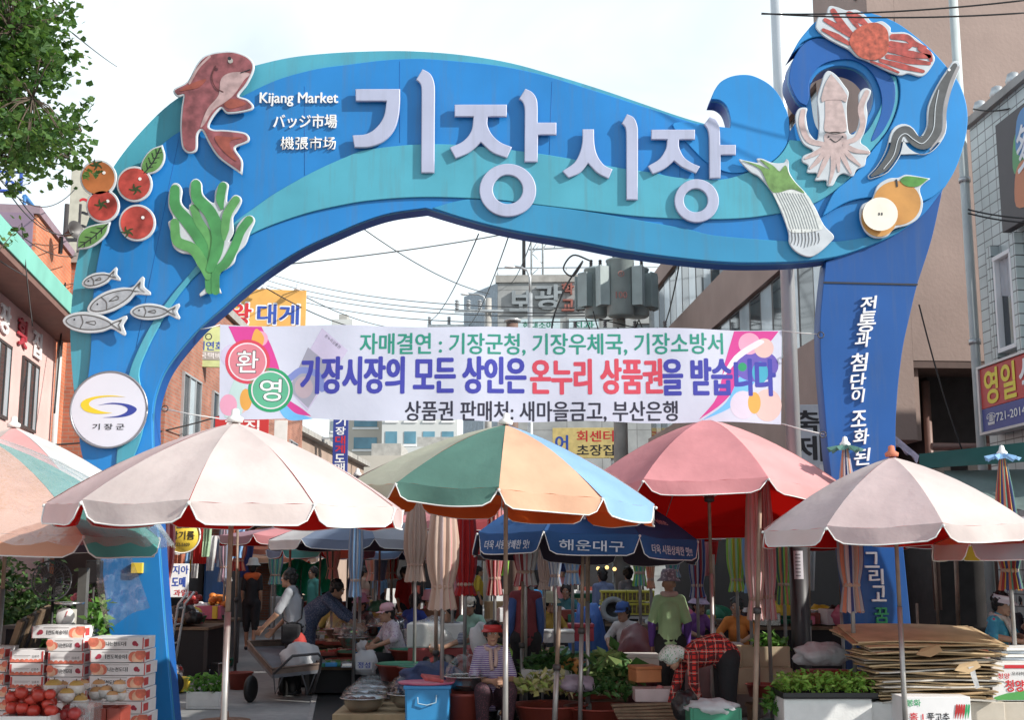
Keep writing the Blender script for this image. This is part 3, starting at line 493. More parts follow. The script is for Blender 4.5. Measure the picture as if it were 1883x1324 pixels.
bpl('print', circ(1390, 672, 42, 32, 30), pk('purple', (.13, .09, .42)), YB - .003, raw=True); bpl('print', circ(1378, 632, 20), pink, YB - .004, raw=True); bpl('print', circ(1405, 640, 18), peach, YB - .005, raw=True); bpl('print', circ(1412, 745, 26, 24, 30), peach, YB - .001, raw=True)
bpl('print', circ(1387, 741, 12, 24, 20), org, YB - .004, raw=True); bpl('print', circ(1366, 745, 24, 24, 26), pk('pale', (.62, .56, .68)), YB - .0025, raw=True); bpl('print', circ(1398, 685, 15, 24, 20), pk('teal_p', (.05, .35, .5)), YB - .006, raw=True); bpl('print', circ(1365, 675, 8), grn, YB - .007, raw=True)
bpl('print', [(1395, 625), (1405, 630), (1360, 660), (1325, 700), (1350, 655)], pk('white_p', (.75, .7, .8)), YB - .008)
def bt(s, x0, x1, y0, y1, m, bold):
    a, b_ = BPt((x0, y1)), BPt((x1, y0)); lettering(ban, s, (a.x + b_.x) / 2, -.0076, (a.y + b_.y) / 2, b_.x - a.x, b_.y - a.y, m, bold)
bt('자매결연 : 기장군청, 기장우체국, 기장소방서', 662, 1328, 613, 653, txg, .02); bt('기장시장의 모든 상인은', 553, 966, 657, 723, navy, .034); bt('온누리 상품권', 977, 1216, 661, 724, redp, .034); bt('을 받습니다', 1219, 1424, 661, 727, navy, .034)
bt('상품권 판매처: 새마을금고, 부산은행', 745, 1245, 738, 776, txb, .018)
rp = MB()
for p, q in (((405, 597), (372, 608)), ((403, 770), (300, 752)), ((1438, 608), (1508, 617)), ((1437, 779), (1512, 800))):
    a, b_ = BPt(p), BPt(q); rp = MB(); rp.tube([(a.x, 0, a.y), ((a.x + b_.x) / 2, -.05, (a.y + b_.y) / 2 - .01), (b_.x, -.07, b_.y)], .006, 5); rp.build('rope', mat('rope', (.6, .6, .6), .8, .1), ban)
# ================================================================ buildings and street background
M_glass = mat('window_glass', (.03, .04, .05), .06, 0, spec=.8); M_glassb = mat('painted_reflection_glass', (.42, .5, .55), .08, .15, 1.2, spec=.8)  # second glass: brightness of reflections is put into the pale pane colour
M_frame = mat('dark_frame', (.05, .045, .045), .45, .1); M_alu = mat('aluminium', (.5, .51, .52), .4, .08, metal=.5); M_pipe = mat('grey_pipe', (.5, .55, .55), .5, .1, 3)
M_gal = mat('galvanised_steel', (.5, .52, .53), .38, .18, 5, metal=.6); M_conc = mat('concrete', (.36, .35, .33), .85, .18, 2.5, bump=.3); M_black = mat('black_rubber', (.015, .015, .016), .55, .1)
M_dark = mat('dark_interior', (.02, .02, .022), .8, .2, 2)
def sbox(name, b0, b1, m, parent, bevel=0):
    c = [(a + b_) / 2 for a, b_ in zip(b0, b1)]; return MB().box(c, [abs(b_ - a) for a, b_ in zip(b0, b1)]).build(name, m, parent, bevel)
def window(parent, x0, x1, z0, z1, y=0, panes=2, frame=M_frame, d=.1, alt=True, sill=False):
    """window standing 2-3 mm or more proud of a wall face at local y (wall faces -y)"""
    t = .045; f = MB(); f.box(((x0 + x1) / 2, y - d / 2 + .02, z0 + t / 2), (x1 - x0, d, t)); f.box(((x0 + x1) / 2, y - d / 2 + .02, z1 - t / 2), (x1 - x0, d, t))
    for i in range(panes + 1):
        xx = x0 + t / 2 + (x1 - x0 - t) * i / panes; f.box((xx, y - d / 2 + .02, (z0 + z1) / 2), (t if 0 < i < panes else t, d * .9, z1 - z0 - 2 * t))
    w = f.build('window', frame, parent)
    g_ = MB()
    for i in range(panes):
        a = x0 + t + (x1 - x0 - t) * i / panes; b_ = x0 + (x1 - x0 - t) * (i + 1) / panes
        g_.box(((a + b_) / 2, y - .02, (z0 + z1) / 2), (b_ - a, .012, z1 - z0 - 2 * t), mi=(i % 2 if alt else 0))
    g_.build('pane', [M_glass, M_glassb], w); return w
# ---- left: pink seafood restaurant
DL = Vector((-.16, 1, 0)); RL = math.atan2(1, -.16); KL = DL.length
def LX(px, off=0):                                    # local x on the left frontage under a picture column
    k = (px - 941.5) / F * 1.0; Y = (-7.9 + .16 * 22 - off) / (k + .16); return (Y - 10) * KL
pinkb = thing('restaurant_building', 'low pink building with a mint green eave and raised Korean letters over sliding windows', 'building', (-5.98, 10, 0), RL)
M_pinkw = mat('pink_stucco', (.74, .5, .465), .85, .1, 1.5, bump=.25, bscale=30); M_mint = mat('mint_fascia', (.2, .55, .45), .5, .1, 2)
sbox('wall', (-3, .5, 0), (12.6, 7, 5.72), M_pinkw, pinkb)
sbox('eave', (-3, -.12, 5.722), (12.75, 7, 5.82), mat('eave_brown', (.2, .11, .09), .8, .1), pinkb); sbox('fascia', (-3.1, -.15, 5.822), (12.8, 7.1, 6.16), M_mint, pinkb, .01)
sbox('roof', (-3, .1, 6.162), (12.6, 6.9, 6.25), mat('roof_sheet', (.16, .3, .27), .6, .15), pinkb)
for x0, x1 in ((7.9, 9.25), (10.05, 11.25), (5.2, 6.5)): window(pinkb, x0, x1, 3.85, 5.02, .5, 4, M_frame, .06)
for s, x, m in (('시', 7.45, M_white), ('장', 8.7, M_white), ('횟', 9.85, mat('letter_red', (.45, .04, .06), .5, 0)), ('집', 10.95, M_white)):
    lettering(pinkb, s, x, .48, 5.36, .62, .44, m, .03, .025)
lettering(pinkb, '4526', 7.55, .49, 4.82, .5, .17, M_white, .02, .02); lettering(pinkb, '7157', 7.6, .49, 4.58, .5, .17, M_white, .02, .02)
p = MB(); p.tube([(12.45, .4, 0), (12.45, .4, 5.7)], .05, 8); p.build('downpipe', M_pipe, pinkb)
def sign(name, label, loc, rz, w, h, m, texts, d=.1, cat='sign', group=None, frame=None, post=None):
    s = thing(name, label, cat, loc, rz, group); sbox('board', (-w / 2, -d / 2, -h / 2), (w / 2, d / 2, h / 2), m, s, .008)
    if frame: 
        for k, (a, b_) in enumerate((((-w / 2 - .03, -h / 2 - .03), (w / 2 + .03, -h / 2)), ((-w / 2 - .03, h / 2), (w / 2 + .03, h / 2 + .03)), ((-w / 2 - .03, -h / 2), (-w / 2, h / 2)), ((w / 2, -h / 2), (w / 2 + .03, h / 2)))): sbox('frame', (a[0], -d / 2 - .012, a[1]), (b_[0], d / 2 - .006, b_[1]), frame, s)
    for t in texts: lettering(s, t[0], t[1], -d / 2 - .004, t[2], t[3], t[4], t[5], t[6] if len(t) > 6 else .02)
    return s
def onleft(x, z, y=.42): v = Matrix.Rotation(RL, 3, 'Z') @ Vector((x, y, z)); return Vector((-5.98, 10, 0)) + v
M_redb = mat('sign_red', (.5, .03, .03), .45, .06, 2); M_yel = mat('sign_yellow_board', (.75, .55, .06), .5, .06, 2); M_grb = mat('sign_green', (.02, .19, .12), .5, .06); M_navyb = mat('sign_navy_board', (.03, .05, .25), .45, .06)
M_txw = mat('text_white', (.8, .8, .8), .5, 0); M_txr = mat('text_red', (.55, .02, .03), .5, 0); M_txk = mat('text_black', (.02, .02, .025), .5, 0); M_txy = mat('text_yellow', (.8, .65, .05), .5, 0); M_txb = mat('text_blue', (.03, .08, .4), .5, 0)
sign('shop_sign', 'small green signboard low on the pink wall', onleft(9.2, 3.3), RL, 1.3, .5, M_grb, [('국 수', 0, 0, .9, .3, M_txw)])
sign('shop_sign', 'plain red board low on the pink wall', onleft(11.8, 3.2), RL, .9, .7, M_redb, [])
# air conditioner on the pink wall
a = thing('air_conditioner', 'white outdoor air conditioner unit under the pink wall windows', 'air conditioner', onleft(10.4, 2.95, .28), RL)
sbox('casing', (-.4, -.15, 0), (.4, .15, .6), mat('ac_white', (.6, .6, .57), .5, .1), a, .02); MB().lathe([(.22, 0), (.22, .02)], (0, 0, 0), 20, M=Matrix.Translation((.08, -.15, .3)) @ Matrix.Rotation(R(90), 4, 'X')).build('fan_grille', M_frame, a)
# orange brick block behind
bk = brick_mat('orange_brick', (.66, .22, .11), (.58, .18, .09), (.5, .3, .2), 1, .22, .075, .008)
bl = thing('brick_building', 'orange brick block rising behind the pink restaurant', 'building', (-8.35, 20.8, 0), RL)
sbox('wall', (0, 0, 0), (3.9, 6, 7.7), bk, bl); sbox('parapet', (-.05, -.05, 7.702), (3.95, 6, 7.85), mat('parapet_purple', (.28, .2, .24), .8, .1), bl)
sbox('end_wall', (-.06, .05, 0), (-.002, 5.9, 7.7), mat('purple_render', (.24, .17, .24), .85, .15, 1), bl)
p = MB(); p.tube([(.3, .3, 8.1), (3.8, .3, 8.1)], .05, 6)
for x in (.3, 1.5, 2.7, 3.8): p.tube([(x, .3, 7.85), (x, .3, 8.1)], .03, 6)
p.build('railing', mat('blue_pipe', (.05, .18, .42), .5, .1), bl)
br_ = thing('blue_roof_shed', 'dark building with a blue sheet roof at the far left above the pink eave', 'building', (-10.6, 23.5, 0), RL)
sbox('wall', (-3, 0, 0), (2.5, 5, 8.2), mat('grey_render', (.3, .29, .3), .85, .15), br_); sbox('roof', (-3.2, -.3, 8.202), (2.7, 5, 8.5), mat('blue_roof', (.06, .2, .45), .55, .15), br_)
q = at(6, 334, 20); sign('shop_sign', 'white box sign with blue 6 poking in under the tree', q, R(10), .55, .3, mat('sign_white', (.7, .72, .75), .5, .04), [('6', .12, 0, .14, .2, M_txb)], frame=M_txb)
q = at(118, 432, 22); l_ = thing('loudspeaker', 'dark horn loudspeaker on the brick roof edge', 'loudspeaker', q, R(60)); MB().lathe([(.03, 0), (.05, .1), (.09, .2), (.18, .32), (.17, .325), (.06, .2)], M=Matrix.Rotation(R(80), 4, 'X')).build('horn', M_frame, l_); sbox('bracket', (-.03, .05, -.35), (.03, .1, -.02), M_frame, l_)
q = at(165, 425, 26)
s = thing('pylon_sign', 'tall narrow red pylon sign with navy band behind the left edge of the arch', 'sign', (q.x, 26, 0), R(4))
w_ = .85
for z0, z1, m, n in ((2, 7.32, M_redb, 'red_panel'), (7.322, 8.25, M_navyb, 'navy_panel'), (8.252, 10.25, mat('beige_panel', (.5, .47, .38), .6, .12), 'top_panel')): sbox(n, (-w_ / 2, -.15, z0), (w_ / 2, .15, z1), m, s)
lettering(s, '소주', 0, -.156, 7.78, .7, .5, M_txy, .02)
for i, c in enumerate('시장횟집'): lettering(s, c, 0, -.156, 6.75 - i * .8, .45, .5, M_txw, .02)
for i in range(3): lettering(s, '~~', .05, -.156, 8.9 + i * .3, .5, .07, M_txr if i == 2 else M_txk, .03)
sbox('post', (-.1, 0, 0), (.1, .12, 1.998), M_gal, s)
u = thing('utility_pole', 'thin dark steel utility pole with brackets left of the arch', 'pole', gx(104, 24.5)); p = MB(); p.tube([(0, 0, 0), (0, 0, 9)], .05, 8).tube([(.28, 0, 0), (.28, 0, 9)], .03, 6); p.build('shaft', M_frame, u)
for z in (5.5, 6.9, 8.2): sbox('bracket', (-.15, -.03, z), (.5, .03, z + .07), M_frame, u)
# ---- left further on: brick row with crab restaurant boards
bk2 = brick_mat('brown_brick', (.42, .17, .11), (.33, .125, .08), (.3, .24, .2), 1, .22, .075, .008)
b2 = thing('brick_building', 'long brown brick building down the lane with shutters and steel windows', 'building', (-6.85, 24, 0), R(91.2))
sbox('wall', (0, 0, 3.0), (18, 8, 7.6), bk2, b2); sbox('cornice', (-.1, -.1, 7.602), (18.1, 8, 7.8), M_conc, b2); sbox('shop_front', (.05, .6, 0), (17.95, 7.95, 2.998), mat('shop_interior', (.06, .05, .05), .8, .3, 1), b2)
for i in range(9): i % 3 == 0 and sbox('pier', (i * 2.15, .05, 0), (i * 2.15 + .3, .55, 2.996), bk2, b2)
for i in range(6): window(b2, 1.2 + i * 2.8, 2.8 + i * 2.8, 4.2, 5.6, 0, 3, M_alu, .08)
for i in range(2):
    f = MB()
    for k in range(9): f.box((3.6 + i * 3.4, -.05, 3.1 + k * .1), (1.6, .05, .094))
    f.build('shutter', mat('shutter_white', (.62, .65, .68), .5, .08), b2)
o_ = (.7, .38, .1)
q = at(478, 570, 33); s = sign('roof_sign', 'orange roof board reading king crab behind the arch', q, R(8), 2.5, 1.15, mat('orange_board', o_, .55, .15, 1.2), [('왕', -.52, -.15, .62, .68, M_txw, .06), ('대게', .5, -.12, 1.15, .6, M_txw, .06)], .12)
for t in (('왕', -.52, -.15, .57, .62, M_txr, .03), ('대게', .5, -.12, 1.1, .54, M_txb, .03)): lettering(s, t[0], t[1], -.072, t[2], t[3], t[4], t[5], t[6])
for x in (-.9, .1, 1): MB().tube([(x, -.05, .58), (x, -.3, .68), (x, -.35, .6)], .02, 6).build('lamp_arm', M_gal, s); MB().lathe([(.02, 0), (.09, -.1)], (x, -.35, .62), 12).build('lamp_shade', M_white, s)
for x in (-1, 1): sbox('post', (x - .05, .07, -2), (x + .05, .15, .5), M_gal, s)
q = at(376, 638, 27); s = sign('shop_sign', 'pale green board offering group banquets beside the brick piers', q, R(10), .95, .92, mat('pale_green_board', (.55, .63, .3), .5, .2, 3), [('단체연회', .02, .02, .78, .2, M_txb, .02)], .1)
sbox('stripe', (-.3, -.06, -.3), (.42, -.052, -.1), M_conc, s); lettering(s, '전국택배', .06, -.066, -.2, .66, .13, M_txw, .02)
q = at(626, 818, 46); s = thing('blade_sign', 'narrow blue blade sign with stacked white and red syllables', 'sign', (q.x, 46, q.z), R(3)); sbox('board', (-.28, -.1, -1.1), (.28, .1, 1.1), M_navyb, s, .01)
for i, c in enumerate('기장대게도매'): lettering(s, c, 0, -.106, .86 - i * .345, .36, .3, M_txr if i in (2, 3) else M_txw, .03)
sbox('bracket', (-1.1, -.04, .2), (-.29, .04, .28), M_gal, s)
b3 = thing('shop_building', 'grey terrace with steel windows and red shop boards under the banner', 'building', (-7.6, 42.2, 0), R(88)); sbox('wall', (0, 0, 0), (16, 7, 6.2), mat('tan_render', (.36, .27, .22), .85, .15, 1), b3); sbox('roof', (-.1, -.3, 6.202), (16.1, 7, 6.4), M_conc, b3)
for i in range(5): window(b3, .8 + i * 3, 3 + i * 3, 4.0, 5.6, 0, 4, M_alu, .08)
q = at(445, 785, 25.5); sign('shop_sign', 'red lightbox board over the left shop fronts', q, R(10), 1.1, .4, M_redb, [('횟집', 0, 0, .7, .28, M_txw)])
q = at(516, 800, 33); sign('shop_sign', 'white upright board with a red line on the left frontage', q, R(8), .35, .8, mat('sign_white2', (.72, .72, .7), .5, .05), [('701', 0, -.25, .28, .13, M_txr)])
# ---- far centre: tower blocks
def tower(label, px0, px1, top, Y, m, rows, cols, wc, dep=14):
    x0, x1 = at(px0, top, Y).x, at(px1, top, Y).x; z = at(px0, top, Y).z; t = thing('apartment_block', label, 'building', ((x0 + x1) / 2, Y, 0)); w = x1 - x0
    sbox('wall', (-w / 2, 0, 0), (w / 2, dep, z), m, t); sbox('roof', (-w / 2 + 1, 1, z + .002), (w / 2 - 1, dep - 1, z + 1), M_conc, t)
    for c in range(cols):
        for r in range(rows):
            g_ = MB(); f = MB()
            zz = z - 2.9 * (r + 1); xx = -w / 2 + w * (c + .5) / cols
            if zz < 1: continue
            g_.box((xx, -.03, zz + .4), (w / cols * .62, .1, 1.5)); f.box((xx, -.05, zz - .55), (w / cols * .7, .2, .25))
            f.build('sill', M_white, g_.build('window', wc, t))
    return t
M_teal_g = mat('teal_glass', (.1, .24, .32), .15, .25, .5); M_apt = mat('apartment_white', (.55, .56, .55), .8, .06, .3); M_apt2 = mat('apartment_cream', (.5, .46, .4), .8, .08, .3)
tower('pale apartment block with blue glazed balconies just below the banner', 705, 842, 640, 150, M_apt, 10, 4, M_teal_g)
tower('cream apartment block with blank flank left of the glazed one', 640, 708, 700, 160, M_apt2, 9, 1, M_teal_g)
tower('distant white block whose top shows above the banner', 610, 648, 587, 190, M_apt, 12, 2, mat('far_glass', (.22, .27, .3), .3, .1))
tower('low beige flat-roofed house in front of the apartment blocks', 655, 760, 838, 90, M_apt2, 2, 3, M_teal_g, 8)
tower('wide pale low block behind the multicoloured parasol', 745, 930, 822, 110, M_apt, 3, 6, M_teal_g, 8)
# ---- grey academy building
gq0, gq1 = at(915, 520, 56), at(1240, 500, 56)
gb = thing('office_building', 'grey panelled office building with weathered raised letters behind the transformers', 'building', (gq0.x, 56, 0), R(-2)); gw = gq1.x - gq0.x + 3
panel = brick_mat('grey_panel', (.33, .34, .34), (.3, .31, .31), (.2, .2, .2), 1, 1.6, 1.1, .02, off=0)
gz = gq0.z
sbox('wall', (0, 0, 0), (gw, 12, gz), panel, gb); sbox('parapet', (-.1, -.1, gz + .002), (gw + .1, 12, gz + .35), M_conc, gb)
MB().add([(-1.8, 3, 0), (0, 0, 0), (0, 0, gz), (-1.8, 3, gz), (-1.8, 12, 0), (-1.8, 12, gz)], [(0, 1, 2, 3), (4, 0, 3, 5), (3, 2, 5)]).build('curved_corner', mat('curved_glass', (.2, .25, .3), .2, .2), gb)
p = MB(); p.tube([(0, .2, gz + .75), (gw, .2, gz + .75)], .03, 5)
for i in range(8): p.tube([(i * gw / 7, .2, gz + .35), (i * gw / 7, .2, gz + .75)], .025, 5)
p.build('railing', M_gal, gb)
def gl(px, py): q = at(px, py, 56); return q.x - gq0.x, q.z
M_rust = mat('rusty_letter', (.28, .1, .08), .7, .3, 3); M_weath = mat('weathered_letter', (.26, .29, .31), .6, .2, 2)
for s, px, py, sz, m in (('보', 958, 555, 1.0, M_weath), ('광', 1008, 548, 1.2, M_weath), ('학', 1044, 533, .55, M_rust), ('원', 1072, 556, .6, M_rust), ('교', 1044, 563, .55, M_rust)):
    x, z = gl(px, py); lettering(gb, s, x, -.02, z, sz, sz * .95, m, .03, .18)
for px0, px1, t in ((950, 1030, '현대소아'), (1046, 1100, '치과')):
    a, b_ = gl(px0, 607), gl(px1, 588); sbox('sign_panel', (a[0], -.12, a[1] - .6), (b_[0], -.02, b_[1]), mat('ice_blue_panel', (.5, .62, .66), .4, .1), gb); lettering(gb, t, (a[0] + b_[0]) / 2, -.13, b_[1] - .3, (b_[0] - a[0]) * .7, .35, M_grb, .02)
for i in range(3): window(gb, 6.4 + i * 1.2, 7.3 + i * 1.2, gz - 3.6, gz - 2, 0, 1, M_frame, .1, False)
# lattice mast on the roof
q = at(989, 510, 57); lm = thing('lattice_mast', 'grey steel lattice mast with boom on the office roof', 'mast', (q.x, 58.5, gz + .36)); p = MB(); s_ = .28
for sx_ in (-s_, s_):
    for sy_ in (-s_, s_): p.tube([(sx_, sy_, 0), (sx_, sy_, 5)], .045, 5)
for i in range(9):
    z = i * .55; sg = 1 if i % 2 else -1
    p.tube([(-s_ * sg, -s_, z), (s_ * sg, -s_, z + .55)], .028, 4).tube([(-s_, s_ * sg, z), (-s_, -s_ * sg, z + .55)], .028, 4)
p.build('tower', M_gal, lm); p = MB()
for dz in (0, .5): p.tube([(-.4, 0, 1.9 + dz), (4, 0, 2.1 + dz * .6)], .04, 5)
for i in range(8): p.tube([(i * .5 - .2, 0, 1.95), (i * .5 + .1, 0, 2.4)], .025, 4)
p.build('boom', M_gal, lm); MB().tube([(-.65, .2, 0), (-.65, .2, 3.8)], .09, 6).build('antenna', M_frame, lm)
# transformer pole
q = at(1138, 560, 31); tp = thing('transformer_pole', 'concrete utility pole carrying three grey transformers and a tangle of cables', 'utility pole', (q.x, 31, 0))
MB().tube([(0, 0, 0), (0, 0, 11)], [.2, .15], 14).build('shaft', M_conc, tp); M_tr = mat('transformer_grey', (.33, .39, .39), .45, .12, 3)
for k, (dx, dy, s) in enumerate(((-.58, .15, .95), (.0, -.42, 1.1), (.5, .15, .95))):
    z0 = 7.85 if k == 1 else 7.95; h = 1.35 * s; c = MB(); c.lathe([(0, 0), (.26 * s, 0), (.31 * s, .04), (.31 * s, h - .05), (.33 * s, h - .04), (.33 * s, h), (.1, h + .08), (0, h + .08)], (dx, dy, z0), 22); o = c.build('transformer', M_tr, tp)
    for a in (200, 340) if k == 1 else ((160, 225) if k == 0 else (320, 20)):
        f = MB(); ca, sa = math.cos(R(a)), math.sin(R(a))
        for j in range(5): off = (j - 2) * .055; f.box((dx + ca * .42 * s - sa * off, dy + sa * .42 * s + ca * off, z0 + h * .52), (.24, .022, h * .68), R(a))
        f.box((dx + ca * .545 * s, dy + sa * .545 * s, z0 + h * .52), (.03, .3, h * .7), R(a)); f.build('cooling_fins', M_tr, o)
    b_ = MB()
    for j in (-.12, .12): 
        for r_ in range(4): b_.lathe([(.03, 0), (.055, .02), (.03, .05)], (dx + j, dy, z0 + h + .06 + r_ * .05), 8)
    b_.build('bushing', M_frame, o)
    if k == 1: lettering(o, '100', dx, dy - .31 * s - .012, z0 + .5, .28, .17, mat('faded_red', (.35, .17, .15), .6, .1), .03); lettering(o, '①', dx, dy - .31 * s - .012, z0 + 1.05, .15, .15, mat('faded_red', (.35, .17, .15)), .03)
for z, ln in ((7.5, 1.3), (6.7, 1.6), (6.1, 1.3), (9.9, 1.8)):
    sbox('crossarm', (-ln, -.28, z), (ln, -.2, z + .1), M_gal, tp)
    b_ = MB()
    for i in range(4): 
        for r_ in range(3): b_.lathe([(.03, 0), (.06, .03), (.03, .06)], (-ln + .15 + i * (2 * ln - .3) / 3, -.24, z + .1 + r_ * .06), 8)
    b_.build('insulator', mat('insulator', (.2, .19, .2), .3, .1), tp)
cb_ = mat('black_cable', (.012, .012, .013), .5, 0)
rr = random.Random(3)
for i in range(16):
    p0 = Vector((rr.uniform(-1.2, 1.2), -.3, rr.choice((6.2, 6.8, 7.5, 7.6)))); p1 = Vector((rr.uniform(-1.3, 1.3), rr.uniform(-.5, -.2), rr.uniform(5.4, 8.2))); mid = (p0 + p1) / 2 + Vector((rr.uniform(-.4, .4), -.2, -rr.uniform(.1, .7)))
    MB().tube([tuple(v) for v in [p0 * (1 - t) ** 2 + mid * 2 * t * (1 - t) + p1 * t * t for t in [j / 8 for j in range(9)]]], .016, 5).build('cable', cb_, tp)
lp = [(-.75, -.5, 9.3), (-1.2, -.5, 9.45), (-1.45, -.5, 9.1), (-1.2, -.5, 8.9), (-.95, -.5, 9.3), (-1.4, -.5, 8.6), (-1.75, -.5, 7.6), (-1.6, -.5, 6.6), (-1.0, -.5, 6.0), (-.2, -.4, 5.8)]
MB().tube([(p.x, -.5, p.y) for p in smooth_pts([(a[0], a[2]) for a in lp], 6, False)], .022, 6).build('cable', cb_, tp)
# street lamps and crossarm poles
def lamp(label, px, top, Y, arm):
    t = thing('street_lamp', label, 'street lamp', gx(px, Y)); z = at(px, top, Y).z; MB().tube([(0, 0, 0), (0, 0, z - .9)], [.11, .08], 10).build('pole', M_gal, t)
    MB().tube([(0, 0, z - .9), (0, 0, z - .35), (-.1, 0, z - .1), (-.35, 0, z), (-arm, 0, z + .02)], .045, 8).build('arm', M_gal, t); MB().ball((-arm - .12, 0, z), (.2, .09, .06)).build('lamp_head', M_white, t)
lamp('tall galvanised street lamp in front of the grey office letters', 975, 491, 40, .55); lamp('thin street lamp left of the grey office corner', 893, 541, 52, .8)
def xpole(label, px, y0, Y, n, ln):
    t = thing('utility_pole', label, 'utility pole', gx(px, Y)); z = at(px, y0, Y).z; MB().tube([(0, 0, 0), (0, 0, z + .5)], [.16, .12], 10).build('shaft', M_conc, t); sbox('crossarm', (-ln, -.2, z - .12), (.6, -.13, z), M_gal, t)
    for i in range(n):
        b_ = MB()
        for r_ in range(4): b_.lathe([(.05, 0), (.11, .05), (.05, .1)], (-ln + .1 + i * ln / n, -.165, z + r_ * .1), 10)
        b_.build('insulator', mat('porcelain', (.36, .38, .4), .25, .1), t)
xpole('utility pole with three insulators on an upper crossarm near the office', 898, 571, 48, 3, 1.35); xpole('farther utility pole with a long low crossarm just above the banner', 893, 598, 60, 3, 2.9)
q = at(942, 592, 44); t = thing('rooftop_vent', 'short brown flue with a pale cap above the banner edge', 'vent', (q.x, 44, 0)); MB().tube([(0, 0, 0), (0, 0, q.z)], .22, 10).build('flue', mat('flue_brown', (.16, .1, .08), .7, .1), t); MB().lathe([(.3, 0), (.34, .08), (0, .14)], (0, 0, q.z), 14).build('cap', M_alu, t)
q = at(1075, 815, 40); s = sign('shop_sign', 'yellow restaurant board with red and black Korean text behind the pink parasol', q, R(-3), 2.1, 1.0, mat('pale_yellow', (.62, .5, .2), .55, .15), [('회센터', .35, .22, 1.2, .36, M_txr, .02), ('초장집', .35, -.24, 1.2, .36, M_txk, .02), ('어', -.75, 0, .4, .5, M_txb, .03)])
for x in (-.9, .9): sbox('post', (x - .05, .06, -4.5), (x + .05, .14, .4), M_gal, s)
# ---- right: brown slab block
RR = R(-86.7)
M_brown = mat('brown_render', (.34, .255, .225), .88, .1, 1.2, bump=.2, bscale=18)
rb = thing('office_building', 'brown rendered block with long ribbon windows along the right of the lane', 'building', (4.02, 36, 0), RR)
for z0, z1, n in ((3.3, 5.28, 'wall'), (6.9, 7.95, 'wall'), (9.45, 9.95, 'parapet')): sbox(n, (0, 0, z0), (19.4, .4, z1), M_brown, rb)
sbox('wall', (16.95, .002, 4.4), (19.398, .39, 11), M_brown, rb)
sbox('end_wall', (19.0, .402, 4.4), (19.4, 14, 11), M_brown, rb); sbox('core', (0, .9, 0), (18.6, 13.9, 9.9), mat('core_dark', (.05, .045, .045), .8, .2), rb); sbox('soffit', (17, .4, 4.3), (19.39, 14, 4.398), mat('soffit', (.12, .08, .07), .8, .1), rb)
sbox('beam', (17.5, .1, 3.302), (19.3, .5, 4.3), M_brown, rb); sbox('shop_front', (0, .5, 0), (17.4, .88, 3.298), M_dark, rb)
sbox('roof', (0, .402, 9.9), (19, 13.9, 9.94), M_conc, rb)
for z0, z1 in ((5.282, 6.898), (7.952, 9.448)):
    for i in range(10): window(rb, .02 + i * 1.69, 1.69 + i * 1.69, z0, z1, .12, 2, M_frame, .05)
sbox('pilaster', (19.402, 2.9, 8.4), (19.62, 3.35, 11), mat('beige_block', (.3, .21, .17), .85, .1), rb)
p = MB(); p.tube([(19.5, .55, 3.2), (19.5, 2.5, 3.2), (19.5, 2.6, 3.1), (19.5, 2.6, 1.9), (19.5, 2.7, 1.8), (19.5, 3.6, 1.8)], .05, 8); p.build('drain_pipe', mat('brown_pipe', (.22, .13, .11), .5, .1), rb)
for i in range(3): p = MB(); p.tube([(18.8, .8 + i * .9, 1), (18.8, .8 + i * .9, 4.2)], .06, 8); p.build('drain_pipe', mat('brown_pipe', (.22, .13, .11)), rb)
p = MB(); p.tube([(19.0, 0, 9.9), (19.0, -.05, 10.5)], .05, 6); p.build('roof_rail', M_gal, rb)
q = at(1775, 400, 14.3); t = thing('downpipe', 'pale grey downpipe running up beside the white tiled wall', 'pipe', (q.x + .02, 14.3, 0)); MB().tube([(0, 0, 0), (0, 0, 9)], .055, 10).build('pipe', M_pipe, t)
for z in (2.2, 4.2, 6.2): MB().lathe([(.07, 0), (.07, .06)], (0, 0, z), 12).build('bracket', M_gal, t)
# ---- right: white tiled building
wt = brick_mat('white_tile', (.5, .55, .54), (.44, .5, .49), (.1, .1, .1), 1, .2, .13, .007, .35, 0)
tb = thing('restaurant_building', 'white tiled building at the right edge with dark grout lines', 'building', (5.5, 14.05, 0), RR)
sbox('wall', (0, 0, 0), (1.95, 8, 6.8), wt, tb); sbox('coping', (-.05, -.06, 6.802), (2.0, 8, 6.9), M_conc, tb)
for x in (.2, .65, 1.05): MB().ball((x, .05, 6.98), (.1, .08, .1), 8).build('wire_coil', M_gal, tb)
f = window(tb, .56, 1.0, 3.95, 5.05, 0, 1, M_white, .12, False); sbox('jamb', (.44, -.1, 3.85), (.55, -.003, 5.2), wt, tb); sbox('jamb', (1.02, -.1, 3.85), (1.13, -.003, 5.2), wt, tb)
v_ = []; 
for i in range(13):
    for j in range(5): v_.append((.61 + .34 * i / 12, -.034 - .01 * math.sin(i * 1.9), 4.6 + .4 * j / 4 - (.08 * (i / 12) if j == 0 else 0)))
MB().add(v_, [(i * 5 + j, i * 5 + j + 1, i * 5 + j + 6, i * 5 + j + 5) for i in range(12) for j in range(4)], 0, True).build('curtain', mat('curtain', (.65, .68, .72), .8, .1, trans=.3), f)
def onright(x, z, y=-.1): v = Matrix.Rotation(RR, 3, 'Z') @ Vector((x, y, z)); return Vector((5.5, 14.05, 0)) + v
s = thing('shop_sign', 'red and navy restaurant sign with yellow and white syllables and a telephone number', 'sign', onright(1.84, 3.45, -.12), RR)
sbox('red_panel', (-1.55, -.08, -.1), (.1, .08, .36), M_redb, s, .005); sbox('navy_panel', (-1.55, -.08, -.36), (.1, .08, -.102), M_navyb, s, .005)
for i, (c, m) in enumerate((('영', M_txy), ('일', M_txy), ('식', M_txw))): lettering(s, c, -1.27 + i * .42, -.086, .13, .32, .38, m, .03)
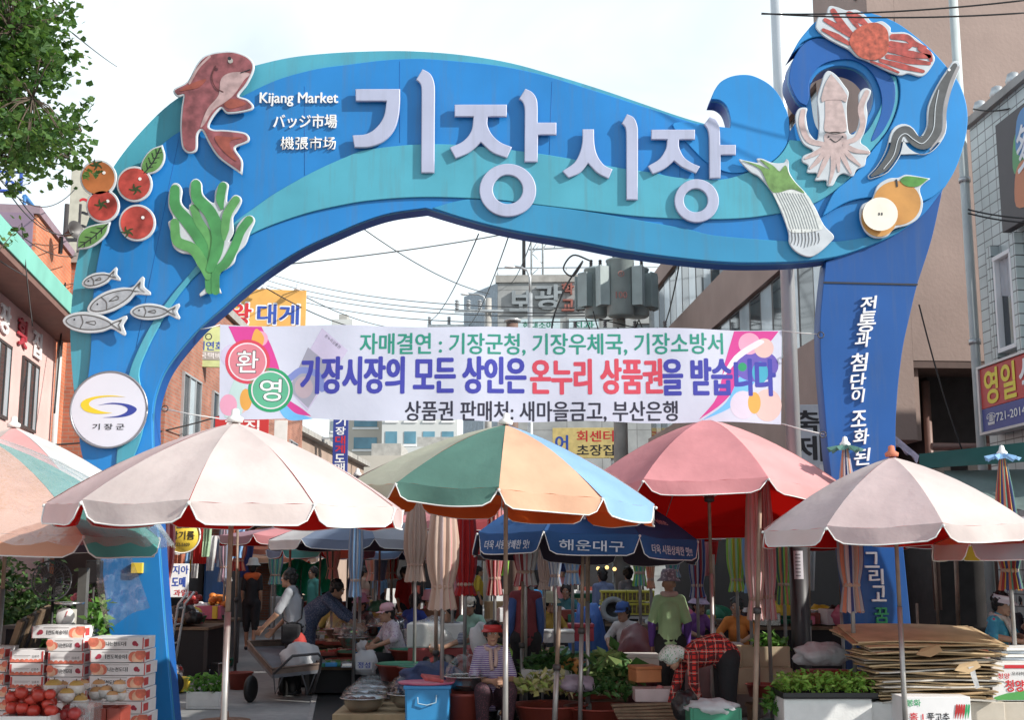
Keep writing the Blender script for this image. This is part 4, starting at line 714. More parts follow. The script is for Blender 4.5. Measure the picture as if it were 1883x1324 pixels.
lettering(s, '☎721-2014  010', -.78, -.086, -.23, 1.3, .13, M_txw, .012)
for a, b_ in (((-1.6, -.39), (.15, -.362)), ((-1.6, .362), (.15, .39)), ((-1.6, -.36), (-1.552, .36))): sbox('frame', (a[0], -.1, a[1]), (b_[0], .07, b_[1]), M_alu, s)
s = thing('shop_sign', 'dark panel with a green, blue and orange emblem high on the tiled wall', 'sign', onright(1.52, 5.85, -.1), RR); sbox('board', (-.55, -.05, -.62), (.3, .05, .62), mat('dark_panel', (.05, .04, .045), .5, .1), s, .005)
for k, (x, z, c) in enumerate(((.02, .12, (.1, .35, .12)), (.12, .3, (.08, .25, .5)), (.02, -.25, (.6, .2, .08)))): mesh_obj('emblem', poly_mesh([[Vector((x + p_[0] * .4, z + p_[1] * .6)) for p_ in smooth_pts([(-.5, -.3), (-.4, .3), (.1, .45), (.5, .2), (.45, -.35)], 4)]]), mat('emblem_%d' % k, c, .5, .05), s, (0, -.053 - k * .002, 0))
lettering(s, '多', .08, -.062, .15, .3, .5, M_txw, .02)
# ---- tall pole
q = at(1457, 750, 13.0); tpo = thing('steel_pole', 'tall pale steel pole with a black wrapped base and a paper notice', 'pole', (q.x, 13, 0))
MB().tube([(0, 0, 1.8), (0, 0, 11.5)], [.078, .07], 20).build('shaft', mat('pole_paint', (.58, .61, .63), .35, .06, 2, metal=.3), tpo); MB().tube([(0, 0, 0), (0, 0, 1.8)], .098, 20).build('wrap', mat('wrap_black', (.035, .035, .04), .5, .15), tpo)
n_ = MB(); n_.add([(.101 * math.sin(a), -.101 * math.cos(a), z) for z in (1.47, 1.76) for a in [R(-40 + i * 8) for i in range(8)]], [(i, i + 1, i + 9, i + 8) for i in range(7)], 0, True); n_.build('notice', mat('paper', (.68, .67, .72), .8, .05), tpo)
for i in range(7): MB().add([(.1025 * math.sin(a), -.1025 * math.cos(a), z) for z in (1.5 + i * .036, 1.512 + i * .036) for a in [R(-30 + k * 6) for k in range(6)]], [(k, k + 1, k + 7, k + 6) for k in range(5)]).build('print_line', mat('grey_print', (.25, .25, .28), .8, .1), tpo)
# ---- power lines
WL = []
def wire(p0, Y0, p1, Y1, sag=.3, r=.012):
    a, b_ = at(*p0, Y0), at(*p1, Y1); n = 14
    o = MB().tube([a + (b_ - a) * (i / n) - Vector((0, 0, sag * 4 * (i / n) * (1 - i / n))) for i in range(n + 1)], r, 5).build('power_line', cb_)
    tag(o, 'thin overhead cable strung across the sky', 'cable', 'overhead cables'); WL.append(o)
for a in (((360, 500), 25, (920, 432), 31, .1), ((500, 505), 60, (1130, 565), 31, .5), ((490, 515), 60, (1130, 575), 31, .5), ((490, 525), 60, (1130, 580), 31, .5), ((490, 535), 60, (1130, 588), 31, .6),
          ((640, 400), 30, (900, 540), 48, .3), ((880, 430), 28, (790, 590), 60, .4), ((940, 420), 28, (860, 600), 60, .4), ((985, 420), 28, (940, 520), 56, .2), ((490, 530), 30, (720, 610), 45, .3), ((560, 545), 40, (760, 605), 60, .3),
          ((0, 395), 16, (140, 470), 23, .2), ((20, 360), 16, (150, 420), 23, .3), ((0, 480), 15, (140, 520), 24, .15), ((35, 365), 18, (180, 400), 26, .5), ((0, 330), 17, (140, 345), 23, .4), ((40, 410), 17, (60, 600), 17, .05), ((120, 520), 22, (100, 760), 21, .1),
          ((-20, 820), 20, (420, 760), 26, .2), ((320, 700), 26, (440, 760), 30, .5), ((300, 740), 24, (420, 745), 33, .3),
          ((1400, 25), 11.5, (1900, -2), 11.0, .05), ((1400, 24), 11.5, (1900, 22), 11.2, .05), ((1780, 385), 12.5, (1900, 402), 12.2, .02), ((1780, 392), 12.5, (1900, 410), 12.2, .02), ((1690, 560), 13, (1770, 830), 13.2, .1), ((1225, 590), 30, (1250, 480), 24, .1), ((1165, 560), 31, (1200, 640), 34, .1), ((1790, 200), 13.6, (1883, 190), 12.8, .05), ((133, 60), 14, (215, 122), 30, .02)):
    wire(a[0], a[1], a[2], a[3], a[4], .009 if a[1] < 20 else .016)
# ================================================================ tree, shrub
def leaf_mesh(name, pts, size, mats, rnd, fan=True):
    """many small two-blade leaves about the given points, one mesh"""
    mb = MB()
    for p in pts:
        s = size * rnd.uniform(.6, 1.25); M = Matrix.Translation(p) @ Euler((rnd.uniform(-1.1, 1.1), rnd.uniform(-1.1, 1.1), rnd.uniform(0, 6.3))).to_matrix().to_4x4()
        if fan: v = [(0, 0, 0), (s * .55, s * .55, .06 * s), (s * .15, s * .95, .1 * s), (0, s * .82, 0), (-s * .15, s * .95, .1 * s), (-s * .55, s * .55, .06 * s)]; f = [(0, 1, 2, 3), (0, 3, 4, 5)]
        else: v = [(0, 0, 0), (s * .28, s * .4, .08 * s), (0, s, -.05 * s), (-s * .28, s * .4, .08 * s)]; f = [(0, 1, 2), (0, 2, 3)]
        mb.add(v, f, rnd.randrange(len(mats)), False, M)
    return mb
GK = [mat('ginkgo_a', (.055, .13, .025), .55, .2, 3, trans=.35, tcol=(.12, .24, .03)), mat('ginkgo_b', (.035, .095, .02), .55, .2, 3, trans=.35, tcol=(.1, .2, .03)), mat('ginkgo_c', (.085, .17, .035), .5, .2, 3, trans=.4, tcol=(.16, .28, .05))]
M_bark = mat('bark', (.1, .075, .055), .9, .3, 9, bump=.6)
tree = thing('ginkgo_tree', 'leafy green ginkgo reaching in over the upper left corner', 'tree', (-6.2, 11.2, 0)); rt = random.Random(11)
tb_ = Vector((-6.2, 11.2, 0)); tr_ = MB(); tr_.tube([(0, 0, 0), (.05, .02, 1.5), (.0, .05, 3), (.1, 0, 4.5), (.3, -.05, 6), (.4, 0, 8)], [.2, .17, .15, .12, .09, .05], 12)
limbs = [((.3, 0, 5.4), at(-20, 290, 10.6)), ((.3, 0, 5.6), at(150, 240, 10.8)), ((.3, 0, 5.8), at(100, 110, 10.6)), ((.3, 0, 5.5), at(115, 20, 11)), ((.3, 0, 5.6), at(60, 180, 10.2)), ((.3, 0, 6), at(60, -60, 11)), ((.3, 0, 5.5), at(125, 290, 10.9)), ((.3, 0, 5.8), at(20, 60, 10.2))]
anchors = []
for s0, e in limbs:
    s0 = Vector(s0); e = e - tb_; mid = (s0 + e) / 2 + Vector((0, 0, .25)); path = [s0 * (1 - t) ** 2 + mid * 2 * t * (1 - t) + e * t * t for t in [i / 8 for i in range(9)]]
    tr_.tube(path, [.035 * (1 - i / 9) + .008 for i in range(9)], 7)
    anchors += path[3:]
tr_.build('trunk', M_bark, tree)
pts = []
def inside(px, py):     # rough edge of the visible crown
    lim = [(-60, 60), (0, 75), (20, 118), (35, 128), (55, 85), (90, 130), (110, 125), (160, 100), (178, 45), (205, 50), (215, 150), (235, 155), (285, 150), (310, 140), (335, 120), (345, 60)]
    for (y0, x0), (y1, x1) in zip(lim, lim[1:]):
        if y0 <= py <= y1: return px < x0 + (x1 - x0) * (py - y0) / (y1 - y0)
    return px < 60 and py < 0
tw = MB(); cl_ = 0
while cl_ < 1050:
    px, py = rt.uniform(-260, 165), rt.uniform(-260, 302)
    if not inside(px + 9, py): continue
    if rt.random() < .12: continue
    c = at(px, py, rt.uniform(9.9, 11.6)) - tb_; cl_ += 1
    a = min(anchors, key=lambda q: (q - c).length)
    if (a - c).length < 1.1: tw.tube([a, (a + c) / 2 + Vector((0, 0, .05)), c], [.008, .006, .003], 4)
    for k in range(rt.randint(14, 27)): pts.append(c + Vector((rt.gauss(0, .095), rt.gauss(0, .12), rt.gauss(0, .09))))
for px, py, ex, ey in ((110, 25, 133, 5), (125, 110, 158, 100), (150, 210, 168, 185), (130, 90, 128, 60), (110, 330, 125, 345), (30, 350, 22, 365), (140, 300, 172, 320)):   # sprays poking out
    p0, p1 = at(px, py, 10.6) - tb_, at(ex, ey, 10.6) - tb_; tw.tube([p0, p1], [.005, .002], 4)
    for k in range(14): pts.append(p0.lerp(p1, k / 13) + Vector((rt.gauss(0, .025), rt.gauss(0, .025), rt.gauss(0, .025))))
tw.build('twigs', M_bark, tree)
leaf_mesh('crown', pts, .07, GK, rt).build('crown', GK, tree)
# twig with a few leaves against the pink wall
tg = thing('ginkgo_sprig', 'thin sprig with a few yellowish leaves in front of the brick wall', 'plant', at(-10, 470, 10.2)); tg0 = tg.location; e = at(38, 412, 10.4) - tg0
MB().tube([(0, 0, 0), tuple(e)], [.006, .002], 4).build('stem', M_bark, tg); leaf_mesh('l', [e * t + Vector((rt.gauss(0, .04), rt.gauss(0, .03), rt.gauss(0, .04))) for t in [.4 + i * .6 / 24 for i in range(24)]], .05, GK, rt).build('leaves', GK, tg)
# shrub behind the fruit stall
BU = [mat('bush_a', (.05, .12, .03), .5, .25, 3, trans=.25), mat('bush_b', (.03, .075, .02), .5, .25, 3, trans=.2), mat('bush_c', (.1, .19, .05), .45, .25, 3, trans=.3)]
M_flow = mat('rose_pink', (.6, .16, .2), .6, .2, 9)
sh = thing('shrub', 'dark leafy rose shrub behind the fruit stall', 'shrub', gx(20, 13.4)); pts = []; st = MB()
for i in range(24):
    a = rt.uniform(0, 6.28); r_ = rt.uniform(.3, 1.2); tip = Vector((r_ * math.cos(a) * 1.2, r_ * math.sin(a) * .5, rt.uniform(.5, 1.8))); st.tube([(0, 0, 0), tuple(tip * .5 + Vector((0, 0, .15))), tuple(tip)], [.02, .014, .005], 5)
    for k in range(420): pts.append(tip * rt.uniform(.35, 1.05) + Vector((rt.gauss(0, .16), rt.gauss(0, .14), rt.gauss(0, .14))))
st.build('stems', M_bark, sh); leaf_mesh('f', pts, .1, BU, rt, False).build('foliage', BU, sh)
for q in ((143, 1096), (158, 1106)):
    c = at(*q, 12.4) - sh.location; f = MB()
    for k in range(9): f.ball((c.x + rt.gauss(0, .03), c.y, c.z + rt.gauss(0, .03)), (.026, .024, .024), 8)
    f.build('flower', M_flow, sh)
# ================================================================ parasols
def fab(n, c, tr=.28, tcol=None): return mat('canvas_' + n, c, .8, .15, 1.6, trans=tr, bump=.75, bscale=4, tcol=tcol)
K = dict(cream=fab('cream', (.69, .62, .595)), palepink=fab('pale_pink', (.67, .55, .545)), pink=fab('pink', (.78, .4, .4)), rose=fab('rose', (.7, .3, .32)), mauve=fab('mauve', (.42, .26, .32)), green=fab('green', (.1, .23, .19)), sage=fab('sage', (.5, .53, .42)),
    orange=fab('orange', (.78, .48, .32)), sky=fab('sky', (.28, .5, .78)), blue=fab('blue', (.03, .11, .3)), grey=fab('grey', (.42, .43, .48)), bluegrey=fab('blue_grey', (.22, .28, .4)), teal=fab('teal', (.11, .42, .38)), peach=fab('peach', (.82, .42, .28)), white=fab('white', (.72, .72, .72)), red=fab('red', (.5, .03, .03), .5, (.75, .03, .02)),
    redlin=fab('red_lining', (.58, .025, .02), .72, (.95, .03, .02)), orlin=fab('orange_lining', (.68, .15, .03), .6, (.95, .2, .03)), darklin=fab('dark_lining', (.08, .06, .09), .25), greylin=fab('grey_lining', (.35, .33, .33), .4), yellow=fab('yellow', (.7, .5, .06)), tan=fab('tan', (.55, .38, .3)), tan2=fab('light_tan', (.6, .46, .38)), lime=fab('lime', (.3, .6, .1)), coral=fab('coral', (.72, .26, .16)), navy=fab('navy', (.05, .07, .22)), darkred=fab('dark_red', (.35, .05, .06)), palegreen=fab('pale_green', (.45, .62, .42)))
M_trim = mat('white_piping', (.75, .74, .72), .8, .05); M_pole = mat('parasol_pole_steel', (.34, .33, .32), .36, .3, 4, metal=.55); M_rustp = mat('rusty_pole', (.28, .2, .15), .6, .35, 6, metal=.3); M_rib = mat('rib_white', (.6, .6, .58), .5, .1)
def umbrella(label, apex, Y, Rm, rimz, cols, lin, n=8, rot=0, tilt=(0, 0), flap=.13, ribs=True, pole=M_pole, group='open parasols over the market stalls', pr=.022, foot=0, q=8, m=6, gap=.1, apexz=None, name='parasol', lintop=None):
    A = at(apex[0], apex[1], Y); drop = A.z - rimz
    t = thing(name, label, 'parasol', (A.x, Y, foot), 0, group); top = Vector((0, 0, A.z - foot))
    T = Matrix.Translation(top) @ Euler((R(tilt[0]), R(tilt[1]), 0)).to_matrix().to_4x4()
    uc = list(dict.fromkeys(cols)); mats = [K[c] for c in uc] + [K[lin]]; LI = len(uc)
    d = lambda k: Vector((math.cos(rot + 2 * math.pi * k / n), math.sin(rot + 2 * math.pi * k / n), 0))
    cn, fl, tr = MB(), MB(), MB(); rs = random.Random(int(apex[0] * 7 + apex[1]))
    for k in range(n):
        ci = uc.index(cols[k % len(cols)]); a, b_ = d(k), d(k + 1); 
        ph = rs.uniform(0, 6)
        for inner in (0, 1):
            if inner and lin is None: continue
            vs_ = []
            for j in range(q + 1):
                s = j / q
                for i in range(m + 1):
                    u = i / m; p = a.lerp(b_, u) * (Rm * s); sagv = .028 * math.sin(math.pi * u) * s * (1.2 - s * .5)
                    p.z = -drop * (.56 * s + .44 * s * s) - sagv + (.006 * math.sin(7 * u + ph + 5 * s) + .004 * math.sin(19 * u + 2 * ph) * s) * s
                    if inner: p.z -= .012
                    vs_.append(p)
            fs = [(j * (m + 1) + i, (j + 1) * (m + 1) + i, (j + 1) * (m + 1) + i + 1, j * (m + 1) + i + 1) for j in range(q) for i in range(m)]
            cn.add(vs_, fs, LI if inner else ci, True, T)
        if flap:
            M2 = 14; ed = []
            for inner in (0, 1):
                vs_ = []
                for i in range(M2 + 1):
                    u = i / M2; e = min(u, 1 - u); Lk = flap * (.08 + .92 * min(1, max(0, e - .012) / gap) ** .5)
                    p = a.lerp(b_, u) * Rm; o = p.normalized(); z0 = -drop - .028 * math.sin(math.pi * u) * .7 + .006 * math.sin(7 * u + ph + 5)
                    for w in range(4):
                        f = w / 3 * Lk; pp = p + o * (f * .18 + .018 * math.sin(u * 9 + ph) * w / 3 - (.012 if inner else 0) + .002); pp.z = z0 - f; vs_.append(pp)
                    if not inner: ed.append(T @ (p + o * (Lk * .18 + .018 * math.sin(u * 9 + ph) + .004) + Vector((0, 0, z0 - Lk))))
                fl.add(vs_, [(i * 4 + w, i * 4 + w + 1, (i + 1) * 4 + w + 1, (i + 1) * 4 + w) for i in range(M2) for w in range(3)], LI if inner else ci, True, T)
            tr.tube(ed, .0055, 4)
    cn.build('canopy', mats, t)
    if flap: fl.build('valance', mats, t); tr.build('piping', M_trim, t)
    if ribs:
        for k in range(n):
            a = d(k); rb_ = MB(); rb_.tube([T @ (a * (Rm * s) + Vector((0, 0, -drop * (.56 * s + .44 * s * s) - .02))) for s in (0.02, .25, .5, .75, 1.0)], .006, 5)
            rb_.ball(T @ (a * (Rm * 1.01) + Vector((0, 0, -drop - .02))), .014, 6); o = rb_.build('rib', M_rib, t)
            MB().tube([T @ Vector((0, 0, -drop * .95)), T @ (a * (Rm * .5) + Vector((0, 0, -drop * .39 - .025)))], .005, 4).build('strut', M_rib, o)
        MB().lathe([(.02, 0), (.05, .01), (.05, .06), (.02, .07)], (0, 0, -drop * .98), 10, M=T).build('runner', M_frame, t)
    h = top.z; MB().tube([(0, 0, 0), (0, 0, h * .5)], pr, 10).build('pole', pole, t); MB().tube([(0, 0, h * .5), T @ Vector((0, 0, .03))], pr * .8, 10).build('upper_pole', M_rustp, t)
    MB().lathe([(.02, 0), (.055, .0), (.06, .03), (.03, .05), (.026, .09), (0, .1)], (0, 0, .0), 12, M=T).build('finial', K[lintop] if lintop else M_trim, t)
    if ribs: MB().lathe([(.3, 0), (.3, .04), (.12, .07), (.04, .08), (.03, .25)], n=18).build('base', M_conc, t)
    return t
# the front row
umbrella('large pale pink parasol with red lining beside the left leg of the arch', (432, 777), 8.5, 1.2, 2.02, ['cream', 'palepink', 'cream', 'cream'], 'redlin', 10, R(18 + 1), (1, .5))
umbrella('parasol with green, orange, sky blue and cream panels in the middle of the front row', (930, 781), 10.0, 1.27, 2.16, ['mauve', 'tan2', 'mauve', 'sage', 'mauve', 'sage', 'green', 'orange', 'sky', 'cream'], 'orlin', 10, R(18), (0, 4))
umbrella('rose pink parasol with glowing red lining right of the multicoloured one', (1300, 770), 12.2, 1.42, 2.2, ['pink', 'rose', 'pink', 'pink', 'rose', 'rose', 'pink', 'pink'], 'redlin', 8, R(12), (-7, 1))
umbrella('pale pink parasol with red valance in front of the right leg of the arch', (1640, 840), 10.5, 1.13, 1.93, ['cream', 'palepink'], 'redlin', 8, R(0), (0, -1), lintop='coral')
umbrella('faded teal, coral and white parasol wrapped in clear plastic at the left edge', (-25, 806), 9.6, 1.36, 1.885, ['teal', 'white', 'pink', 'white', 'cream', 'teal', 'peach', 'teal'], 'darklin', 8, R(9), (1, 2), .15)
umbrella('whitish parasol with pink panels half hidden behind the plastic wrapped one', (25, 786), 10.8, 1.25, 2.1, ['white', 'cream', 'pink', 'white'], 'greylin', 8, R(4))
beer = umbrella('navy blue drinks parasol with white advertising print behind the multicoloured one', (1078, 878), 12.6, 1.16, 1.88, ['blue'], 'darklin', 8, R(22.5), (-2, 2), .2, gap=.08)
umbrella('faded pink parasol at the right edge beyond the pale front one', (1900, 950), 12.5, 1.0, 1.86, ['palepink', 'pink'], 'redlin', 8, R(10))
umbrella('grey parasol with a yellow lining cut off by the right edge', (1905, 945), 10.6, .85, 1.8, ['grey', 'palepink'], 'yellow', 8, R(30))
# advertising on the blue parasol valance and panels
def on_canopy(o, A, Rm, rimz, n, rot, k, frac, s, w, h, m, tilt, flapz=None, bold=.02):
    drop = A.z - rimz; am = rot + 2 * math.pi * (k + .5) / n; T = Matrix.Translation((0, 0, A.z)) @ Euler((R(tilt[0]), R(tilt[1]), 0)).to_matrix().to_4x4()
    ap = Rm * math.cos(math.pi / n); me = text_mesh(s, w, h, bold)
    ori = Matrix.Rotation(am + R(90), 4, 'Z')
    if flapz is not None: loc = Matrix.Translation(Vector((math.cos(am), math.sin(am), 0)) * (ap + .028 + .18 * flapz) + Vector((0, 0, -drop - .028 - flapz))) @ ori @ Matrix.Rotation(R(-10), 4, 'X')
    else:
        sl = math.atan2(drop * (.56 + .88 * frac), ap); loc = Matrix.Translation(Vector((math.cos(am), math.sin(am), 0)) * (ap * frac) + Vector((0, 0, -drop * (.56 * frac + .44 * frac ** 2) + .012))) @ ori @ Matrix.Rotation(-(R(90) - sl), 4, 'X')
    me.transform(T @ loc); mesh_obj('lettering', me, m, o)
A = at(1078, 878, 12.6); M_ad = mat('faded_white_print', (.5, .55, .62), .7, .15, 6)
for k, s, w in ((5, '해운대구', .6), (6, '더욱 시원상쾌한 맛!!', .62), (4, '더욱 시원상쾌한 맛!', .6), (3, '해운대구', .5), (7, '해운대구', .5)):
    on_canopy(beer, A, 1.16, 1.88, 8, R(22.5), k, 0, s, w, .1 if s[0] == '해' else .085, M_ad, (-2, 2), .1)
for k, s in ((5, 'FIRST'), (6, 'Beer hite'), (4, 'Beer hite')): on_canopy(beer, A, 1.16, 1.88, 8, R(22.5), k, .83, s, .36, .1, M_ad, (-2, 2))
# inner rows of open parasols
IN = [('small mauve pink parasol far down the left of the lane', (535, 968), 18.5, 1.05, 1.66 + .38, ['mauve', 'rose'], 'redlin'), ('pale grey and blue parasol behind the large pale pink one', (665, 942), 17, 1.25, 1.95, ['grey', 'white', 'bluegrey'], 'darklin'),
      ('small parasol with orange and blue panels between the grey and mauve ones', (590, 990), 21, .9, 1.86, ['orange', 'bluegrey', 'teal'], 'redlin'), ('royal blue parasol deep in the lane with white print', (722, 990), 23, 1.15, 1.85, ['blue', 'sky'], 'darklin'),
      ('pink parasol with red lining behind the folded tan one', (700, 915), 20.5, 1.3, 2.1, ['pink', 'palepink'], 'redlin'), ('deep red parasol in the shade behind the middle of the row', (850, 925), 19, 1.3, 2.25, ['rose', 'darkred'], 'redlin'),
      ('green and white parasol far back near the tarpaulin', (640, 995), 29, 1.2, 1.9, ['palegreen', 'white'], 'greylin'), ('tan parasol far back on the right of the lane', (1010, 960), 24, 1.3, 2.1, ['tan', 'cream'], 'darklin'),
      ('blue and white parasol far back under the rose pink one', (1180, 950), 21, 1.25, 2.05, ['sky', 'white'], 'greylin'), ('dark red parasol deep on the right behind the folded pink pair', (1420, 935), 17.5, 1.3, 2.1, ['darkred', 'rose'], 'redlin'),
      ('red parasol far back beyond the deep shade of the right stalls', (1540, 955), 16, 1.2, 1.95, ['red', 'rose'], 'redlin'), ('orange parasol far down the lane beside the green tarpaulin', (500, 1000), 33, 1.2, 1.8, ['coral', 'orange'], 'orlin'), ('cream parasol at the far end of the lane', (760, 1000), 34, 1.2, 1.9, ['cream', 'tan'], 'darklin')]
for l_, ap, Y, Rm, rz_, cs, li in IN: umbrella(l_, ap, Y, Rm, rz_, cs, li, 8, R(ap[0] * 7 % 40), (0, 0), .12, False, q=5, m=4)
# ---------------- folded parasols
def folded(label, px, yt, yb, Y, w, cols, tie=.78, pole_top=True, skirt=1.0, pl=12, lean=0, cap=None, pr=.02, tiec='tan', to=None):
    if not cap: y0 = yt; yt = min(yt, 1038 - 1.12 * F / Y); tie = 1 - (1 - tie) * (yb - y0) / (yb - yt)
    zt, zb = at(px, yt, Y).z, at(px, yb, Y).z; x = at(px, (yt + yb) / 2, Y).x; r0 = w / F * Y / 2
    t = thing('folded_parasol', label, 'parasol', (x, Y, 0), 0, 'folded parasols standing among the stalls'); n = 96; prof = []
    H_ = zt - zb; NZ_ = 26
    for j in range(NZ_ + 1):
        f = j / NZ_
        if f < tie: g_ = f / tie; r = r0 * (.2 + .8 * min(1, g_ * 1.5) ** .7); 
        if f < tie and g_ > .8: r *= 1 - .36 * ((g_ - .8) / .2) ** 1.7
        if f >= tie: g_ = (f - tie) / (1 - tie); r = r0 * (.64 + .3 * skirt * g_ ** .8)
        prof.append((r, zt - f * H_, f))
    uc = list(dict.fromkeys(cols)); mb = MB(); vs_ = []; rs = random.Random(px + yt); ph = rs.uniform(0, 6); amp = [rs.uniform(.07, .17) for _ in range(pl)]
    for r, z, f in prof:
        for k in range(n):
            a = 2 * math.pi * k / n; kk = a / (2 * math.pi) * pl; tw = .35 * math.sin(f * 5 + ph)
            rr_ = r * (1 + amp[int(kk) % pl] * math.cos(2 * math.pi * kk + tw) * min(1, f * 4) + .03 * math.sin(23 * a + f * 9))
            zz = z + (.014 * H_ * math.cos(2 * math.pi * kk + 1) * .5 if f > .97 else 0)
            vs_.append((rr_ * math.cos(a + ph), rr_ * math.sin(a + ph), zz))
    for j in range(NZ_):
        for k in range(n):
            a_, b_ = j * n + k, j * n + (k + 1) % n; c = uc.index(cols[int(k / n * pl * 2) % len(cols)])
            mb.f.append((a_, a_ + n, b_ + n, b_)); mb.m.append(c); mb.sm.append(True)
    mb.v = [tuple(v) for v in vs_]; mb.build('canvas', [K[c] for c in uc], t)
    rt_ = r0 * .7; MB().lathe([(rt_ * .9, 0), (rt_ * 1.08, .01), (rt_ * 1.08, .035), (rt_ * .9, .045)], (0, 0, zt - tie * H_ - .02), 20).build('tie', K[tiec], t)
    MB().tube([(0, 0, 0), (0, 0, zt + .04)], pr, 10).build('pole', M_pole, t); MB().lathe([(0, .1), (.02, .09), (.03, .05), (.05, .03), (.05, 0)][::-1], (0, 0, zt), 10).build('finial', M_trim, t)
    if cap:
        c = MB(); N_ = 24; vs_ = [(0, 0, zt + .03)] + [(.15 * math.cos(2 * math.pi * k / N_) * (1 + .15 * math.sin(k * 1.7)), .15 * math.sin(2 * math.pi * k / N_), zt - .03 + .025 * math.sin(k * 2.2)) for k in range(N_)]
        c.add(vs_, [(0, 1 + k, 1 + (k + 1) % N_) for k in range(N_)]); c.build('vent_cap', K[cap], t)
    return t
FO = [('dark red folded parasol beside the foot of the left arch leg', 303, 945, 1145, 13.2, 34, ['darkred', 'pink', 'rose'], .62), ('blue and grey striped folded parasol in the lane', 655, 950, 1098, 15.5, 25, ['bluegrey', 'grey', 'sky'], .8), ('green, orange and pink folded parasol left of the blue striped one', 613, 990, 1065, 19, 24, ['green', 'tan', 'rose', 'tan2'], .75),
      ('tan folded parasol tied near its hem behind the large pale pink parasol', 765, 935, 1070, 14.6, 38, ['tan2', 'tan', 'tan2'], .78), ('sunlit tan folded parasol with a bell shaped hem in the middle of the market', 815, 920, 1121, 12.2, 52, ['tan2', 'palepink', 'tan', 'tan2', 'rose'], .8), ('bright red folded parasol right of the sunlit tan one', 856, 935, 1095, 13.8, 40, ['red', 'darkred', 'red'], .88),
      ('old rose folded parasol half hidden by the red one', 833, 940, 1090, 15, 30, ['mauve', 'rose'], .85), ('pink and red folded parasol under the blue drinks parasol', 910, 975, 1095, 14.3, 30, ['rose', 'tan', 'red'], .75), ('red and white chequered folded parasol behind the standing vendor in maroon', 966, 995, 1078, 13.15, 42, ['darkred', 'white', 'rose', 'white'], .7),
      ('pale tan folded parasol under the print of the blue parasol', 1000, 985, 1085, 15, 22, ['tan2', 'tan'], .85), ('white folded parasol with a blue mark under the blue parasol', 1020, 995, 1078, 14.2, 24, ['white', 'bluegrey', 'white'], .78), ('pale blue floral folded parasol beside the white one', 1052, 995, 1075, 15.5, 30, ['white', 'grey', 'sky'], .72),
      ('lime and grey folded parasol behind the woman in green', 1175, 1000, 1078, 15.2, 26, ['lime', 'grey', 'teal'], .7), ('thin coral folded parasol behind the woman in green', 1195, 1005, 1082, 15.8, 16, ['coral', 'orange'], .8), ('teal patterned folded parasol left of the rose pink parasol pole', 1235, 1005, 1062, 16, 30, ['teal', 'grey', 'bluegrey'], .8), ('dark plaid folded parasol against the right stalls', 1280, 990, 1100, 15.2, 28, ['navy', 'darkred', 'grey'], .8),
      ('lime and yellow folded parasol left of the pink pair', 1352, 985, 1088, 14.6, 30, ['palegreen', 'lime', 'yellow'], .8), ('sky blue folded parasol touching the pink pair', 1376, 980, 1090, 14, 22, ['sky', 'bluegrey'], .82), ('faded pink folded parasol with frayed white hem, first of a pair', 1386, 985, 1140, 12.4, 32, ['palepink', 'pink', 'tan2'], .76), ('faded pink folded parasol with frayed white hem, closest to the lime one', 1409, 985, 1140, 12.6, 30, ['palepink', 'rose', 'palepink'], .74),
      ('lime and coral folded parasol left of the steel pole', 1438, 985, 1112, 14, 28, ['lime', 'coral', 'green'], .72), ('folded parasol with pink, grey and navy stripes and a green cap, before right leg', 1561, 822, 1126, 11.3, 42, ['palepink', 'navy', 'grey', 'tan', 'coral', 'grey'], .84),
      ('red, orange and green folded parasol at the right edge', 1851, 838, 1085, 11.5, 40, ['coral', 'green', 'darkred', 'yellow', 'navy'], .86), ('purple and white folded parasol beyond the left fruit counter', 416, 965, 1070, 20, 26, ['white', 'bluegrey', 'mauve'], .75), ('red and orange folded parasol behind the man walking away', 440, 960, 1050, 22, 26, ['darkred', 'coral', 'red'], .8), ('green striped folded parasol right of the man walking away', 508, 965, 1075, 23, 24, ['teal', 'bluegrey', 'palegreen'], .85), ('coral folded parasol deep in the lane', 690, 1015, 1068, 25, 30, ['coral', 'tan', 'rose'], .75), ('pink folded parasol deep in the lane beside the coral one', 720, 1010, 1065, 24, 26, ['tan2', 'red', 'tan'], .8)]
for f in FO: folded(f[0], f[1], f[2], f[3], f[4], f[5], f[6], f[7], cap='green' if 'green cap' in f[0] else ('sky' if 'right edge' in f[0] else None), skirt=1.0)
# bare poles standing in the stalls
def pole(label, p0, p1, Y, r=.02, m=None, disc=False):
    a, b_ = at(*p0, Y), at(*p1, Y); foot = Vector((b_.x + (b_.x - a.x) * 0, Y, 0)); t = thing('stall_pole', label, 'pole', foot, 0, 'bare metal poles among the stalls')
    m = m or M_pole; top = Vector((a.x - foot.x, 0, a.z)); MB().tube([(0, 0, 0), top * .55], r, 10).build('lower_tube', m, t); MB().tube([top * .551, top], r * .78, 10).build('upper_tube', M_rustp, t); MB().lathe([(r + .012, 0), (r + .012, .05), (r, .055)], top * .53, 10).build('clamp', M_frame, t)
    if disc: MB().lathe([(.27, 0), (.27, .012), (.05, .02), (.04, .1)], n=24).build('base_plate', mat('rust', (.25, .13, .08), .8, .3, 9), t)
pole('rusty pole on a round rust-brown base plate beside the large pale pink parasol', (418, 1090), (413, 1312), 13.25, .021, M_rustp, True)
pole('short pole leaning to the right in front of the vegetable boxes', (1029, 1115), (1018, 1330), 11.6, .026); pole('taller of the two poles under the blue parasol print', (1072, 1000), (1066, 1330), 12.0, .022); pole('pole right behind the tall one under the blue parasol', (1083, 990), (1079, 1260), 13.2, .02)
